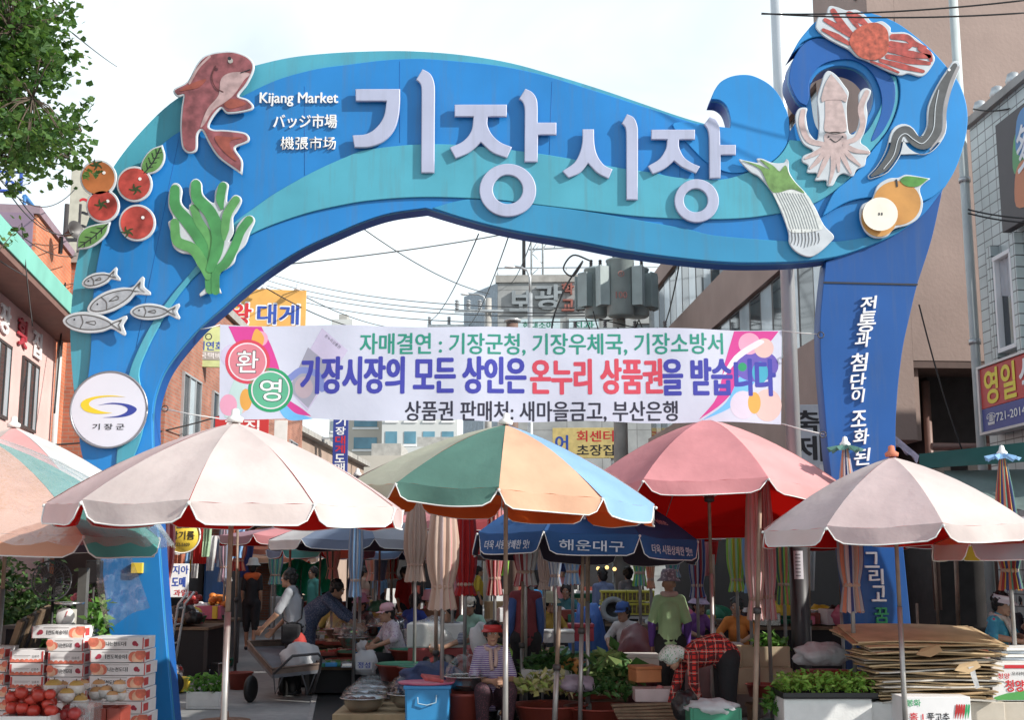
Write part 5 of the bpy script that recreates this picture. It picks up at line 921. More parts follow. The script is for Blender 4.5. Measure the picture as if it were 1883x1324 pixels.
pole('thin pole behind the back of the vendor in maroon', (961, 1070), (958, 1240), 13.0, .019); pole('slim steel pole with a yellow tag between the stalls', (1001, 1100), (997, 1215), 14.5, .016); pole('black pole left of the sunlit tan folded parasol', (802, 1110), (802, 1215), 13.8, .026, M_frame)
pole('dark pole near the man walking away', (437, 975), (434, 1190), 17.3, .022, M_frame); pole('slim pole under the rose pink parasol', (1312, 1020), (1312, 1190), 14.3, .02); pole('rusty pole crossing the red lining of the rose pink parasol', (1398, 905), (1385, 1330), 10.9, .024, M_rustp)
pole('tilted grey pole in the dark right stall', (1718, 1030), (1727, 1160), 13.8, .02); pole('blue steel post in the dark right stall', (1758, 1030), (1762, 1200), 13.6, .03, mat('blue_post', (.12, .2, .3), .5, .1)); pole('short upright pole behind the cardboard stack', (1686, 1110), (1686, 1180), 12.9, .018)
pole('thin pole beside the steel pole with the notice', (1487, 1000), (1487, 1220), 13.4, .018)
# plastic film over the left parasol and hanging from it
film = clear_mat('plastic_film', (.97, .98, .98), .12, .1, .17, 1, 7)
A = at(-25, 806, 9.6); v_ = []; rs = random.Random(5); n_a, n_s = 48, 10
for j in range(n_s + 1):
    s = j / n_s * 1.05
    for i in range(n_a + 1):
        a = R(-150 + 210 * i / n_a); rad = 1.4 * s * (1 + .02 * math.sin(i * 1.3)); z = A.z + .03 - .72 * (.56 * s + .44 * s * s) + .018 * math.sin(i * 2.1 + j) * s - (.1 if s > 1 else 0)
        v_.append((A.x + rad * math.cos(a), 9.6 + rad * math.sin(a), z))
tag(MB().add(v_, [(j * (n_a + 1) + i, (j + 1) * (n_a + 1) + i, (j + 1) * (n_a + 1) + i + 1, j * (n_a + 1) + i + 1) for j in range(n_s) for i in range(n_a)], 0, True).build('plastic_cover', film), 'clear crinkled plastic film laid over the left edge parasol', 'plastic sheet')
v_ = []
for j in range(15):
    for i in range(13):
        u, w_ = i / 12, j / 14; px = 178 + 62 * u + w_ * (18 + 18 * u) - 8 * math.sin(w_ * 3) * (1 - u); py = 1015 + w_ * (140 - 40 * u) + 3 * math.sin(u * 8); q = at(px, py, 9.6 + .08 * math.sin(u * 9 + w_ * 4) + .04 * math.sin(w_ * 13)); v_.append(tuple(q))
tag(MB().add(v_, [(j * 13 + i, (j + 1) * 13 + i, (j + 1) * 13 + i + 1, j * 13 + i + 1) for j in range(14) for i in range(12)], 0, True).build('plastic_bag', film), 'clear plastic bag hanging from the parasol rim beside the blue arch leg', 'plastic bag')
# ================================================================ stall goods
M_boxw = mat('printed_carton_white', (.75, .75, .76), .7, .06, 4); M_boxr = mat('carton_red', (.5, .06, .06), .6, .1, 6); M_peach = mat('peach_print', (.72, .2, .13), .6, .4, 14); M_peach2 = mat('peach_print_pale', (.8, .5, .34), .6, .3, 14)
M_styro = mat('styrofoam', (.72, .73, .72), .8, .05, 12, bump=.15, bscale=60); M_card = mat('cardboard', (.42, .28, .15), .85, .2, 4); M_card2 = mat('cardboard_pale', (.52, .38, .22), .85, .2, 4); M_cardg = mat('cardboard_grey', (.33, .27, .2), .85, .25, 4)
M_redtub = mat('red_brown_plastic', (.26, .05, .035), .4, .15, 3); M_bluep = mat('blue_plastic', (.04, .28, .6), .38, .08, 3); M_greenp = mat('green_plastic', (.03, .2, .12), .4, .1, 3); M_steel = mat('stainless_steel', (.6, .6, .6), .22, .08, 4, metal=.95); M_wood = mat('weathered_wood', (.2, .14, .09), .85, .3, 6, bump=.3); M_ply = mat('plywood', (.46, .38, .26), .8, .15, 3); M_pinkp = mat('pink_plastic', (.6, .15, .25), .4, .1); M_blackp = mat('black_plastic', (.015, .015, .017), .4, .1)
dome = clear_mat('clear_dome', (.96, .97, .98), .035, .05, .03); bagw = mat('white_bag', (.68, .7, .72), .45, .08, 5, trans=.3, bump=.6, bscale=14); bagb = mat('black_bag', (.02, .02, .022), .3, .2, 5, bump=.8, bscale=16)
LF = [mat('veg_a', (.07, .2, .03), .5, .2, 4, trans=.25), mat('veg_b', (.12, .3, .05), .5, .2, 4, trans=.3), mat('veg_c', (.18, .38, .07), .5, .2, 4, trans=.3)]
LFD = [mat('veg_dark_a', (.03, .09, .02), .5, .2, 4), mat('veg_dark_b', (.05, .13, .03), .5, .2, 4)]; LFY = [mat('cabbage_a', (.42, .42, .16), .5, .2, 4), mat('cabbage_b', (.3, .38, .1), .5, .2, 4), mat('cabbage_c', (.55, .52, .3), .5, .2, 4)]
rg = random.Random(21)
def rect(x0, x1, y0, y1, Y):
    a, b_ = at(x0, y1, Y), at(x1, y0, Y); return (a.x + b_.x) / 2, b_.x - a.x, a.z, b_.z - a.z
def fruit_carton(x, Y, z, w, h, d, style, rz, label, group='stacked fruit cartons'):
    t = thing('fruit_carton', label, 'box', (x, Y, z), rz, group); MB().box((0, 0, h / 2), (w, d, h - .004)).build('carton', M_boxw, t, .003)
    e = MB(); y = -d / 2 - .0025; pr = MB()
    def q(a0, a1, b0, b1, mi, dy=0): pr.add([(a0, y - dy, b0), (a1, y - dy, b0), (a1, y - dy, b1), (a0, y - dy, b1)], [(0, 1, 2, 3)], mi)
    def c(cx, cz, r, mi, dy=.0006): pr.add([(p.x, y - dy, max(.006, min(h - .006, p.y))) for p in circ(cx, cz, r, 16)], [tuple(range(16))], mi)
    if style == 'end':
        q(-w / 2 + .004, w / 2 - .004, .004, .02, 0); q(-w / 2 + .004, -w / 2 + .02, .02, h - .01, 0); q(w / 2 - .02, w / 2 - .004, .02, h - .01, 0)
        for i in range(7): c(-w / 2 + .03 + i * (w - .06) / 6, .012, .02, 2)
        q(-w * .36, w * .1, h * .55, h * .58, 4); q(-w * .36, w * .05, h * .45, h * .47, 4)
        pr.build('print', [M_boxr, M_txk, M_peach, M_peach2, mat('grey_ink', (.3, .28, .28), .7, 0)], t)
        lettering(t, '김용주', w * .26, y - .001, h * .5, w * .22, h * .2, M_txk, .0)
    else:
        f = 1 if style == 'a' else -1
        for cx, cz, r in ((.3, .05, .05), (.37, .04, .055), (.42, .075, .05)): c(f * cx * w, cz * h / .115, r * w / .5, 2 if cx != .37 else 3, .0006 + cx * .001)
        c(-f * .33 * w, h * .5, h * .2, 5); c(-f * .37 * w, h * .4, h * .13, 5, .001)
        q(-w * .22, -w * .205, h * .3, h * .65, 1); q(w * .16, w * .175, h * .3, h * .65, 1); q(-w * .28, w * .2, h * .82, h * .86, 4)
        q(w / 2 - .012, w / 2 - .003, .004, h - .006, 0); q(-w / 2 + .003, -w / 2 + .008, .004, h - .006, 0)
        pr.build('print', [M_boxr, M_txk, M_peach, M_peach2, mat('grey_ink', (.3, .28, .28), .7, 0), mat('cherry_print', (.35, .03, .06), .6, .2, 20)], t)
        lettering(t, '천도복숭아' if style == 'a' else '나는천도다', -w * .02, y - .001, h * .47, w * .34, h * .34, M_txk, .02)
    s_ = MB(); s_.add([(w / 2 + .0025, yy, zz) for yy, zz in ((-d * .45, h * .2), (-d * .1, h * .2), (-d * .1, h * .8), (-d * .45, h * .8))], [(0, 1, 2, 3)]); s_.build('side_print', M_boxr, t)
    return t
Yb = 10.5; rzb = R(-6)
ORD = ['top', 'second', 'third', 'fourth', 'fifth', 'sixth', 'seventh', 'eighth', 'lowest']
def stack(x0, x1, ytop, Y, n, styles, what, d=.3):
    for i in range(n):
        cx, w, z0, h = rect(x0, x1, ytop + i * 23.6, ytop + (i + 1) * 23.6, Y)
        if z0 < -.02: return
        fruit_carton(cx + rg.uniform(-.012, .012), Y + d / 2 + rg.uniform(-.01, .01), max(z0, .001), w * .97, h * .985, d, styles[i % len(styles)], R(rg.uniform(-2.5, 2.5)), what % ORD[min(i, 8)])
stack(163, 268, 1172, 10.45, 9, ['b', 'a', 'b', 'a', 'a'], '%s peach carton of the tall right-hand stack touching the arch leg', .34)
stack(57, 158, 1151, 10.75, 1, ['a'], '%s peach carton lying crosswise over the middle and left stacks')
stack(86, 157, 1175, 10.55, 7, ['b', 'end'], '%s carton of the middle fruit stack')
stack(16, 82, 1196, 10.55, 7, ['end'], '%s end-on carton of the left fruit stack')
stack(-45, 12, 1190, 10.6, 7, ['a'], '%s carton of the fruit stack cut off by the left edge')
# fruit display in front of the cartons
t = thing('display_table', 'low fruit display table in front of the cartons', 'table', (at(110, 1300, 9.5).x, 9.6, 0)); sbox('tabletop', (-.75, -.35, .36), (.75, .35, .4), M_wood, t)
for x in (-.7, .7):
    for y in (-.3, .3): sbox('leg', (x - .03, y - .03, 0), (x + .03, y + .03, .358), M_wood, t)
def open_box(name, label, cat, cx, Y, z, w, d, h, m, rz=0, wall=.025, group=None, part='box'):
    t = thing(name, label, cat, (cx, Y, z), rz, group); b = MB(); b.box((0, 0, wall / 2), (w, d, wall))
    for sx_ in (-1, 1): b.box((sx_ * (w - wall) / 2, 0, (h + wall) / 2), (wall, d, h - wall)); b.box((0, sx_ * (d - wall) / 2, (h + wall) / 2), (w - 2 * wall, wall, h - wall))
    b.build(part, m, t, .006); return t
cx, w, z0, h = rect(8, 105, 1298, 1335, 9.3)
open_box('styrofoam_tray', 'white foam tray heaped with tomatoes at the lower left', 'tray', cx, 9.35, .402, w, .34, .13, M_styro)
FR = [mat('tomato_skin', (.45, .05, .035), .3, .25, 5), mat('pear_brown', (.55, .36, .1), .5, .25, 9), mat('peach_skin', (.62, .36, .16), .6, .3, 7), mat('orange_skin', (.62, .2, .03), .45, .15, 9), mat('apple_skin', (.4, .05, .05), .3, .35, 6)]; M_net = mat('foam_net', (.7, .7, .68), .8, .1, 40, bump=.6, bscale=60)
def fruit(kind, loc, r, label, group):
    o = MB(); o.lathe([(0, -.82), (.4, -.85), (.8, -.55), (1, 0), (.82, .55), (.42, .82), (.12, .8), (0, .72)], n=14); me = o.data(kind, None) if 0 else None
    t = thing(kind, label, 'fruit', loc, rg.uniform(0, 6), group); m = FR[{'tomato': 0, 'pear': 1, 'peach': 2, 'orange': 3, 'apple': 4}[kind]]
    MB().lathe([(0, -.82 * r), (.4 * r, -.85 * r), (.8 * r, -.55 * r), (r, 0), (.82 * r, .55 * r), (.42 * r, .82 * r), (.12 * r, .8 * r), (0, .72 * r)], n=14).build('flesh', m, t)
    if kind == 'tomato':
        c_s = MB()
        for k in range(5): a = k * 1.257; c_s.add([(0, 0, r * .84), (r * .25 * math.cos(a + .5), r * .25 * math.sin(a + .5), r * .86), (r * .6 * math.cos(a), r * .6 * math.sin(a), r * .82), (r * .25 * math.cos(a - .5), r * .25 * math.sin(a - .5), r * .86)], [(0, 1, 2, 3)])
        c_s.build('calyx', LFD[0], t)
    else: MB().tube([(0, 0, r * .7), (.01, 0, r * 1.0)], .004, 5).build('stalk', M_bark, t)
    return t
def lots(kind, n, x0, x1, y0, y1, Y, r, label, group, net=False, dy=.25):
    P_ = []
    for i in range(n):
        for _ in range(60):
            q = at(rg.uniform(x0, x1), rg.uniform(y0, y1), Y + rg.uniform(-dy / 2, dy / 2))
            if all((q - p).length > r * 1.55 for p in P_): break
        P_.append(q); rr = r * rg.uniform(.85, 1.12); t = fruit(kind, q, rr, label, group)
        if net: MB().lathe([(.3 * rr, -.98 * rr), (.85 * rr, -.7 * rr), (1.07 * rr, -.2 * rr), (1.08 * rr, .25 * rr)], n=22).build('foam_net', M_net, t)
lots('tomato', 26, 18, 100, 1272, 1312, 9.4, .05, 'red tomato heaped in the white foam tray', 'tomatoes in the foam tray'); lots('pear', 7, 60, 150, 1262, 1300, 9.65, .062, 'brown pear in a white foam net on the fruit display', 'pears on the fruit display', True)
lots('peach', 14, 92, 225, 1258, 1296, 9.85, .05, 'yellow peach in a pale foam net behind the tomatoes', 'netted peaches on the fruit display', True); lots('apple', 8, 100, 140, 1305, 1330, 9.45, .05, 'red apple beside the foam tray', 'apples beside the foam tray')
for i, (a, b_) in enumerate(((175, 205), (205, 232))):
    cx, w, z0, h = rect(a, b_, 1300, 1330, 9.7); t = open_box('plastic_tray', 'red plastic fruit tray, %s of two under the netted peaches' % ('left one', 'right one')[i], 'tray', cx, 9.7, z0, w, .25, h, M_redtub, 0, .008)
cx, w, z0, h = rect(135, 182, 1285, 1335, 9.5); t = thing('plastic_box', 'clear plastic punnet box beside the netted peaches', 'box', (cx, 9.5, .402)); MB().box((0, 0, h / 2), (w, .2, h)).build('punnet', clear_mat('punnet', (.93, .95, .97), .15, .1, .25), t)
# fan, scale, post, crate
q = at(97, 1068, 11.1); t = thing('electric_fan', 'black round cage fan standing behind the fruit cartons', 'fan', (q.x, 11.1, 0)); cg = MB()
for k in range(28):
    a = k * math.pi / 14; cg.tube([(0.03 * math.cos(a), -.09, q.z + .03 * math.sin(a)), (.13 * math.cos(a), -.085, q.z + .13 * math.sin(a)), (.172 * math.cos(a), -.03, q.z + .172 * math.sin(a)), (.13 * math.cos(a), .03, q.z + .13 * math.sin(a))], .0028, 4)
for r_, y in ((.175, -.03), (.13, -.085), (.06, -.09)): cg.tube([(r_ * math.cos(R(i * 10)), y, q.z + r_ * math.sin(R(i * 10))) for i in range(37)], .004 if r_ < .17 else .008, 5)
cg.build('cage', mat('cage_grey', (.1, .1, .11), .35, .1, metal=.4), t); bl_ = MB()
for k in range(4): a = k * math.pi / 2 + .3; bl_.add([(0, -.04, q.z), (.14 * math.cos(a), -.05, q.z + .14 * math.sin(a)), (.15 * math.cos(a + .5), -.035, q.z + .15 * math.sin(a + .5)), (.1 * math.cos(a + .9), -.025, q.z + .1 * math.sin(a + .9))], [(0, 1, 2, 3)])
bl_.build('blade', M_frame, t); MB().lathe([(.05, -.05), (.055, 0), (.03, .05)], M=Matrix.Translation((0, .05, q.z)) @ Matrix.Rotation(R(90), 4, 'X'), n=14).build('motor', M_blackp, t); MB().tube([(0, .03, 0), (0, .03, q.z - .06)], .016, 8).build('stand', M_blackp, t); MB().lathe([(.17, 0), (.16, .03), (.03, .05)], n=20).build('base', M_blackp, t)
q = at(125, 1135, 11.2); t = thing('weighing_scale', 'dial scale with a white round face on the dark shelf behind the cartons', 'scale', (q.x, 11.2, q.z - .1)); sbox('body', (-.09, -.05, -.03), (.06, .06, .17), mat('scale_cream', (.5, .48, .42), .5, .1), t, .01)
MB().lathe([(0, 0), (.08, 0), (.085, .015), (.078, .02), (.0, .021)], n=24, M=Matrix.Translation((.0, -.052, .1)) @ Matrix.Rotation(R(90), 4, 'X')).build('dial', M_white, t); MB().tube([(0, -.076, .1), (.02, -.076, .155)], .003, 4).build('needle', M_txr, t); MB().lathe([(.02, .17), (.02, .2), (.13, .21), (.14, .23), (.13, .225)], n=20).build('pan', M_steel, t)
t = thing('shelf', 'dark shelf carrying the scale behind the fruit cartons', 'shelf', (at(105, 1150, 11.3).x, 11.3, 0)); zz = at(105, 1150, 11.2).z; sbox('board', (-.42, -.2, zz - .03), (.35, .2, zz), M_blackp, t)
for x in (-.4, .33): sbox('leg', (x - .015, -.18, 0), (x + .015, .18, zz - .032), M_blackp, t)
q = at(155, 1045, 11.6); t = thing('wooden_post', 'grey square timber post behind the fan', 'post', (q.x, 11.6, 0)); sbox('post', (-.04, -.04, 0), (.04, .04, q.z), mat('grey_timber', (.1, .1, .095), .8, .25, 6), t)
q = at(173, 1062, 11.9); t = thing('speaker_lamp', 'black hanging floodlight on a thin stand beside the timber post', 'lamp', (q.x, 11.9, 0)); MB().tube([(0, 0, 0), (0, 0, q.z)], .012, 6).build('stand', M_frame, t); sbox('housing', (-.07, -.05, q.z - .06), (.07, .05, q.z + .16), M_blackp, t, .01)
for i in range(5):
    q = at(34 + i * 9, 1178 - i * 5, 11.0 + i * .05); tag(MB().box((0, 0, 0), (.05, .3, .4), M=Euler((R(8), R(18), R(5))).to_matrix().to_4x4()).build('wooden_board', [M_wood, M_frame][i % 2], None, .004, q), 'dark board leaning in a row behind the left fruit stack', 'board', 'boards leaning behind the fruit')
def greens(name, label, cat, x, Y, z, w, d, h, n, size, mats, dome_=True, spray=0, group=None):
    pts = []
    for i in range(n):
        u, v_ = rg.uniform(-1, 1), rg.uniform(-1, 1); k = (1 - u * u) * (1 - v_ * v_) if dome_ else 1; pts.append(Vector((u * w / 2, v_ * d / 2, h * rg.uniform(.1, 1) * (.35 + .65 * k))))
    o = leaf_mesh('l', pts, size, mats, rg, False).build(name, mats, None, 0, (x, Y, z)); return tag(o, label, cat, group)
q = at(180, 1155, 11.0); greens('seedling', 'leafy bright green pepper plant behind the right fruit stack', 'plant', q.x, 11.0, q.z - .1, .16, .12, .32, 90, .09, LF, False)
# ---------------- left row: signs, counters, hand truck, flowers
q = at(338, 985, 17.5); t = thing('round_sign', 'round yellow sesame oil shop sign with black letters hanging on the left row', 'sign', q); MB().lathe([(0, 0), (.24, 0), (.25, .03), (.25, .07), (0, .07)], n=32, M=Matrix.Rotation(R(90), 4, 'X')).build('board', [M_yel, M_txw], t)
MB().tube([(.25 * math.cos(R(i * 10)), -.07, .25 * math.sin(R(i * 10))) for i in range(37)], .012, 5).build('rim', M_white, t); MB().tube([(0, 0, .25), (.0, .1, .7)], .012, 5).build('hanger', M_frame, t)
lettering(t, '참기름', 0, -.076, .0, .34, .12, M_txk, .02); lettering(t, '원조', 0, -.076, .14, .2, .08, M_txk, .02); lettering(t, '722-5609', 0, -.076, -.13, .22, .05, M_txk, .01)
q = at(329, 1068, 16.5); t = sign('upright_sign', 'white tilted wholesale board with blue letters on the left row', q, R(8), .26, .44, M_white, [('지아', .02, .14, .2, .11, M_txb, .02), ('도매', 0, -.02, .17, .13, M_txb, .03), ('과일', .03, -.16, .17, .08, M_txr, .02)], .03)
def table(label, cx, Y, w, d, z, m, skirt=None, name='stall_table'):
    t = thing(name, label, 'table', (cx, Y, 0)); sbox('tabletop', (-w / 2, -d / 2, z - .04), (w / 2, d / 2, z), m, t, .005)
    for x in (-1, 1):
        for y in (-1, 1): sbox('leg', (x * (w / 2 - .04) - .025, y * (d / 2 - .04) - .025, 0), (x * (w / 2 - .04) + .025, y * (d / 2 - .04) + .025, z - .042), M_frame, t)
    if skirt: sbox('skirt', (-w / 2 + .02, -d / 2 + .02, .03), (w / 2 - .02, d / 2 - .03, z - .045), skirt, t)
    return t
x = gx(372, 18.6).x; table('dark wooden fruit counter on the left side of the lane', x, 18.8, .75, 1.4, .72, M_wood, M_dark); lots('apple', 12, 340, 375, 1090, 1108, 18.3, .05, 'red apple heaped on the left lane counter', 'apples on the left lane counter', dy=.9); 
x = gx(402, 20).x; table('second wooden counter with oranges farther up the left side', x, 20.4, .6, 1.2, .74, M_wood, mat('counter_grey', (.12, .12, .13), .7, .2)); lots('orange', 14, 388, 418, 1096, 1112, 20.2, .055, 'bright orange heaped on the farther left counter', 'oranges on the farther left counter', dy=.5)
t = thing('hand_truck', 'grey tubular hand truck with black tyres leaning by the left arch leg', 'hand truck', gx(330, 15.6)); fz = lambda px, py, Y=15.6: at(px, py, Y) - t.location
for dy in (-.0, .32): MB().tube([fz(345, 1090) + Vector((0, dy, 0)), fz(328, 1112) + Vector((0, dy, 0)), fz(318, 1170) + Vector((0, dy, 0)), fz(308, 1230) + Vector((0, dy, 0))], .017, 7).build('rail', M_gal, t)
for py in (1120, 1150, 1185, 1215): a = fz(326 - (py - 1112) * .16, py); MB().tube([a, a + Vector((0, .32, 0))], .012, 6).build('crossbar', M_gal, t)
for dy in (-.05, .37): o = MB().lathe([(.04, -.03), (.1, -.035), (.13, -.02), (.13, .02), (.1, .035), (.04, .03)], n=20, M=Matrix.Translation((0, dy, .13)) @ Matrix.Rotation(R(90), 4, 'X')).build('tyre', M_black, t); MB().lathe([(.0, -.037), (.06, -.037), (.06, .037), (0, .037)], n=14, M=Matrix.Translation((0, dy, .13)) @ Matrix.Rotation(R(90), 4, 'X')).build('hub', M_gal, o)
MB().tube([(0, -.05, .13), (0, .37, .13)], .012, 6).build('axle', M_gal, t)
for i, z in enumerate((0.002, .19, .38, .57)): x = gx(304, 16.3).x; t = open_box('produce_crate', '%s wooden crate of the pile beside the hand truck' % ('lowest', 'second lowest', 'third', 'topmost')[i], 'crate', x + rg.uniform(-.03, .03), 16.4, z, .36, .5, .185, [M_ply, M_wood, M_cardg, M_styro][i], R(rg.uniform(-5, 5)), .02, 'crates beside the hand truck')
cx, w, z0, h = rect(341, 407, 1270, 1297, 14.3); t = open_box('styrofoam_planter', 'white foam planter packed with green seedlings near the arch foot', 'planter', cx, 14.45, .002, w, .28, .19, M_styro); greens('seedlings', 'broad leaved seedlings growing in the white foam planter', 'plant', cx, 14.45, .15, w * .95, .26, .22, 170, .1, LF, False)
def pot(label, cx, Y, r, h, m, fl, n=40):
    t = thing('potted_plant', label, 'potted plant', (cx, Y, 0)); MB().lathe([(0, 0), (r * .75, 0), (r, h), (r * 1.05, h), (r * .92, h - .01), (0, h - .02)], n=18).build('pot', m, t)
    leaf_mesh('l', [Vector((rg.gauss(0, r * .6), rg.gauss(0, r * .6), h + rg.uniform(0, .12))) for _ in range(n)], .07, LF, rg, False).build('leaves', LF, t)
    f = leaf_mesh('l', [Vector((rg.gauss(0, r * .55), rg.gauss(0, r * .5), h + rg.uniform(.1, .2))) for _ in range(n)], .04, [fl], rg, True); f.build('blossom', fl, t)
pot('potted plant with coral flower heads by the foot of the left arch leg', gx(321, 14.9).x, 14.9, .1, .16, M_blackp, mat('flower_coral', (.6, .15, .1), .6, .2)); pot('pot of scarlet flowers in a patterned container by the left arch leg', gx(333, 13.9).x, 13.9, .1, .18, M_bluep, mat('flower_scarlet', (.6, .03, .03), .6, .2)); pot('small pink flowering pot against the left arch leg', gx(322, 13.3).x, 13.3, .09, .25, M_card2, mat('flower_pink', (.6, .2, .25), .6, .2))
# ---------------- hand cart with sack
t = thing('hand_cart', 'two wheeled steel hand cart with a tipped tray standing in the lane', 'cart', gx(525, 15.2)); cz = lambda px, py, Y=15.2: at(px, py, Y) - t.location
A0, A1 = cz(455, 1190, 16.0), cz(525, 1188, 16.4); B0, B1 = cz(500, 1242, 14.9), cz(590, 1232, 15.1); bd = MB(); th = Vector((0, 0, -.04))
vv = [A0, A1, B1, B0]; bd.add(vv + [v + th for v in vv], [(0, 3, 2, 1), (4, 5, 6, 7), (0, 1, 5, 4), (1, 2, 6, 5), (2, 3, 7, 6), (3, 0, 4, 7)]); bd.build('bed', mat('cart_grey', (.12, .13, .15), .55, .25, 5), t)
for a, b_ in ((A0, A1), (A1, B1), (B1, B0), (B0, A0)): s_ = MB(); n_ = Vector((0, 0, .07)); s_.add([a, b_, b_ + n_, a + n_], [(0, 1, 2, 3)]); s_.tube([a + n_, b_ + n_], .014, 6); s_.build('rail', mat('cart_rust', (.14, .1, .08), .6, .3, 8), t)
fr = mat('cart_frame', (.05, .05, .055), .5, .2)
MB().tube([cz(503, 1240, 14.8), cz(522, 1222, 14.75), cz(538, 1207, 14.7), cz(585, 1203, 14.9), cz(591, 1210, 14.95), cz(588, 1232, 15), cz(575, 1275, 15)], .016, 7).build('handle', fr, t)
for p in (((503, 1240), (506, 1277), (520, 1245)), ((555, 1240), (566, 1277), (580, 1240))): MB().tube([cz(*p[0], 14.9), cz(*p[1], 14.9), cz(*p[2], 14.9)], .012, 6).build('leg', fr, t)
for px, Y in ((481, 15.05), (541, 15.75)):
    c = Vector((gx(px, Y).x, Y, .155)) - t.location; Mx = Matrix.Translation(c) @ Matrix.Rotation(R(78), 4, 'Z') @ Matrix.Rotation(R(90), 4, 'X')
    o = MB().lathe([(.1, -.03), (.14, -.032), (.155, -.015), (.155, .015), (.14, .032), (.1, .03)], n=26, M=Mx).build('wheel', M_black, t); MB().lathe([(0, -.02), (.1, -.018), (.1, .018), (0, .02)], n=18, M=Mx).build('rim', fr, o)
def sack(name, label, cat, c, r, m, seed=0, n=18, squash=.25):
    rs = random.Random(seed); b = MB(); b.ball((0, 0, 0), r, 28); f = [rs.uniform(2, 6) for _ in range(6)]
    for i, v in enumerate(b.v):
        x, y, z = v; k = 1 + .09 * math.sin(f[0] * x / r[0] * 2 + f[1] * z / r[2]) + .07 * math.sin(f[2] * y / r[1] * 2 + f[3] * x / r[0] * 1.5 + 1) + .04 * math.sin(f[4] * 3 * z / r[2] + f[5] * x / r[0] * 3)
        z *= k; z = max(z, -r[2] * (1 - squash)); b.v[i] = (x * k, y * k, z + r[2] * (1 - squash))
    o = b.build(name, m, None, 0, c); return tag(o, label, cat)
q = cz(548, 1235, 15.1) + t.location; sack('white_sack', 'white plastic sack lying on the hand cart', 'sack', (q.x, 15.25, q.z), (.23, .17, .19), bagw, 3)
q = at(505, 1222, 15.6); gl_ = MB()
for i in range(9): a = i * .7; gl_.tube([(0, 0, .03), (.06 * math.cos(a), .05 * math.sin(a), .05), (.12 * math.cos(a), .1 * math.sin(a), .015)], [.025, .018, .012], 6)
tag(gl_.build('rubber_gloves', mat('red_rubber', (.45, .03, .05), .4, .1), None, 0, q), 'crumpled red rubber gloves on the hand cart tray', 'gloves')
# ---------------- bags, bowls, bins
def bag(label, px0, px1, y0, y1, Y, m, seed, ink=None):
    cx, w, z0, h = rect(px0, px1, y0, y1, Y); o = sack('shopping_bag', label, 'bag', (cx, Y, max(z0, .002)), (w * .5, w * .35, h * .62), m, seed)
    return o
bag('white plastic bag with blue print standing beside the drain path', 646, 700, 1200, 1241, 15.6, bagw, 5); bag('murky translucent bag right of the blue printed bag', 698, 738, 1195, 1240, 15.9, mat('grey_bag', (.28, .3, .3), .4, .2, 5, trans=.3, bump=.6, bscale=14), 8); bag('big pale bag behind the woman with the red visor', 862, 912, 1150, 1205, 13.4, bagw, 9); bag('small white bag among the red tubs', 655, 680, 1180, 1200, 16, bagw, 12)
q = at(672, 1222, 15.35); lettering(tag(MB().box((0, 0, 0), (.2, .004, .1)).build('bag_label', bagw, None, 0, (q.x, 15.2, q.z)), 'blue printed panel on the white plastic bag', 'label'), '정성', 0, -.006, 0, .15, .07, M_txb, .02)
def bowl(label, px, Y, z, r, h=.13, dm=True, food=True, group='steel bowls under clear domes', dz=1.0):
    t = thing('steel_bowl', label, 'bowl', (gx(px, Y).x, Y, z), 0, group); MB().lathe([(0, .0), (r * .6, 0), (r * .86, h * .5), (r * .97, h), (r * 1.06, h + .004), (r * 1.05, h + .012), (r * .95, h + .004), (r * .82, h * .5), (r * .5, .02), (0, .015)], n=36).build('bowl', M_steel, t)
    if food:
        f = MB(); 
        for k in range(26): a, rr_ = rg.uniform(0, 6.28), r * .75 * math.sqrt(rg.random()); f.ball((rr_ * math.cos(a), rr_ * math.sin(a), h * .75 + rg.uniform(0, .03)), (.035, .028, .022), 8)
        f.build('food', mat('side_dish_%d' % (px % 3), [(.09, .05, .03), (.05, .04, .02), (.16, .05, .03)][px % 3], .35, .3, 12), t)
    if dm:
        o = MB().lathe([(r * 1.02, h + .013), (r * 1.0, h + .03), (r * .93, h + .09 * dz), (r * .75, h + .16 * dz), (r * .45, h + .205 * dz), (r * .12, h + .22 * dz), (0, h + .222 * dz)], n=36).build('dome', dome, t); MB().lathe([(.012, 0), (.02, .02), (.015, .035), (0, .04)], (0, 0, h + .222 * dz), 10).build('knob', dome, o)
    return t
BW = [('front left steel bowl under a clear dome at the lower edge', 680, 13.3, .1, .235, .13, True, True, 'steel bowls under clear domes', .72), ('steel bowl under a dome directly behind the front left one', 688, 13.8, .1, .22, .13, True, True, 'steel bowls under clear domes', .72), ('third domed steel bowl in the row running up from the lower edge', 696, 14.35, .1, .22, .13, True, True, 'steel bowls under clear domes', .72), ('domed steel bowl behind the blue bin', 762, 13.3, .14, .23), ('farther domed steel bowl behind the blue bin', 770, 13.8, .16, .22), ('large steel bowl with a tall dome on the red tub before the visor woman', 862, 12.4, .4, .225)]
for b_ in BW: bowl(*b_)
t = thing('wooden_plinth', 'low cream box carrying the domed bowls', 'box', (gx(705, 13.8).x, 13.7, 0)); sbox('box', (-.38, -.7, 0), (.62, .8, .098), M_card2, t, .005)
def tub(label, px, Y, z, r, h, m, lid=None, group='plastic tubs among the stalls', name='plastic_tub'):
    t = thing(name, label, 'tub', (gx(px, Y).x, Y, z), rg.uniform(0, 6), group); MB().lathe([(0, 0), (r * .82, 0), (r * .97, h * .9), (r * 1.05, h * .92), (r * 1.06, h), (r * .98, h), (r * .92, h * .88), (r * .78, .015), (0, .015)], n=28).build('tub', m, t)
    if lid: MB().lathe([(0, h + .02), (r * .98, h + .012), (r * 1.02, h + .002)], n=24).build('lid', lid, t)
    return t
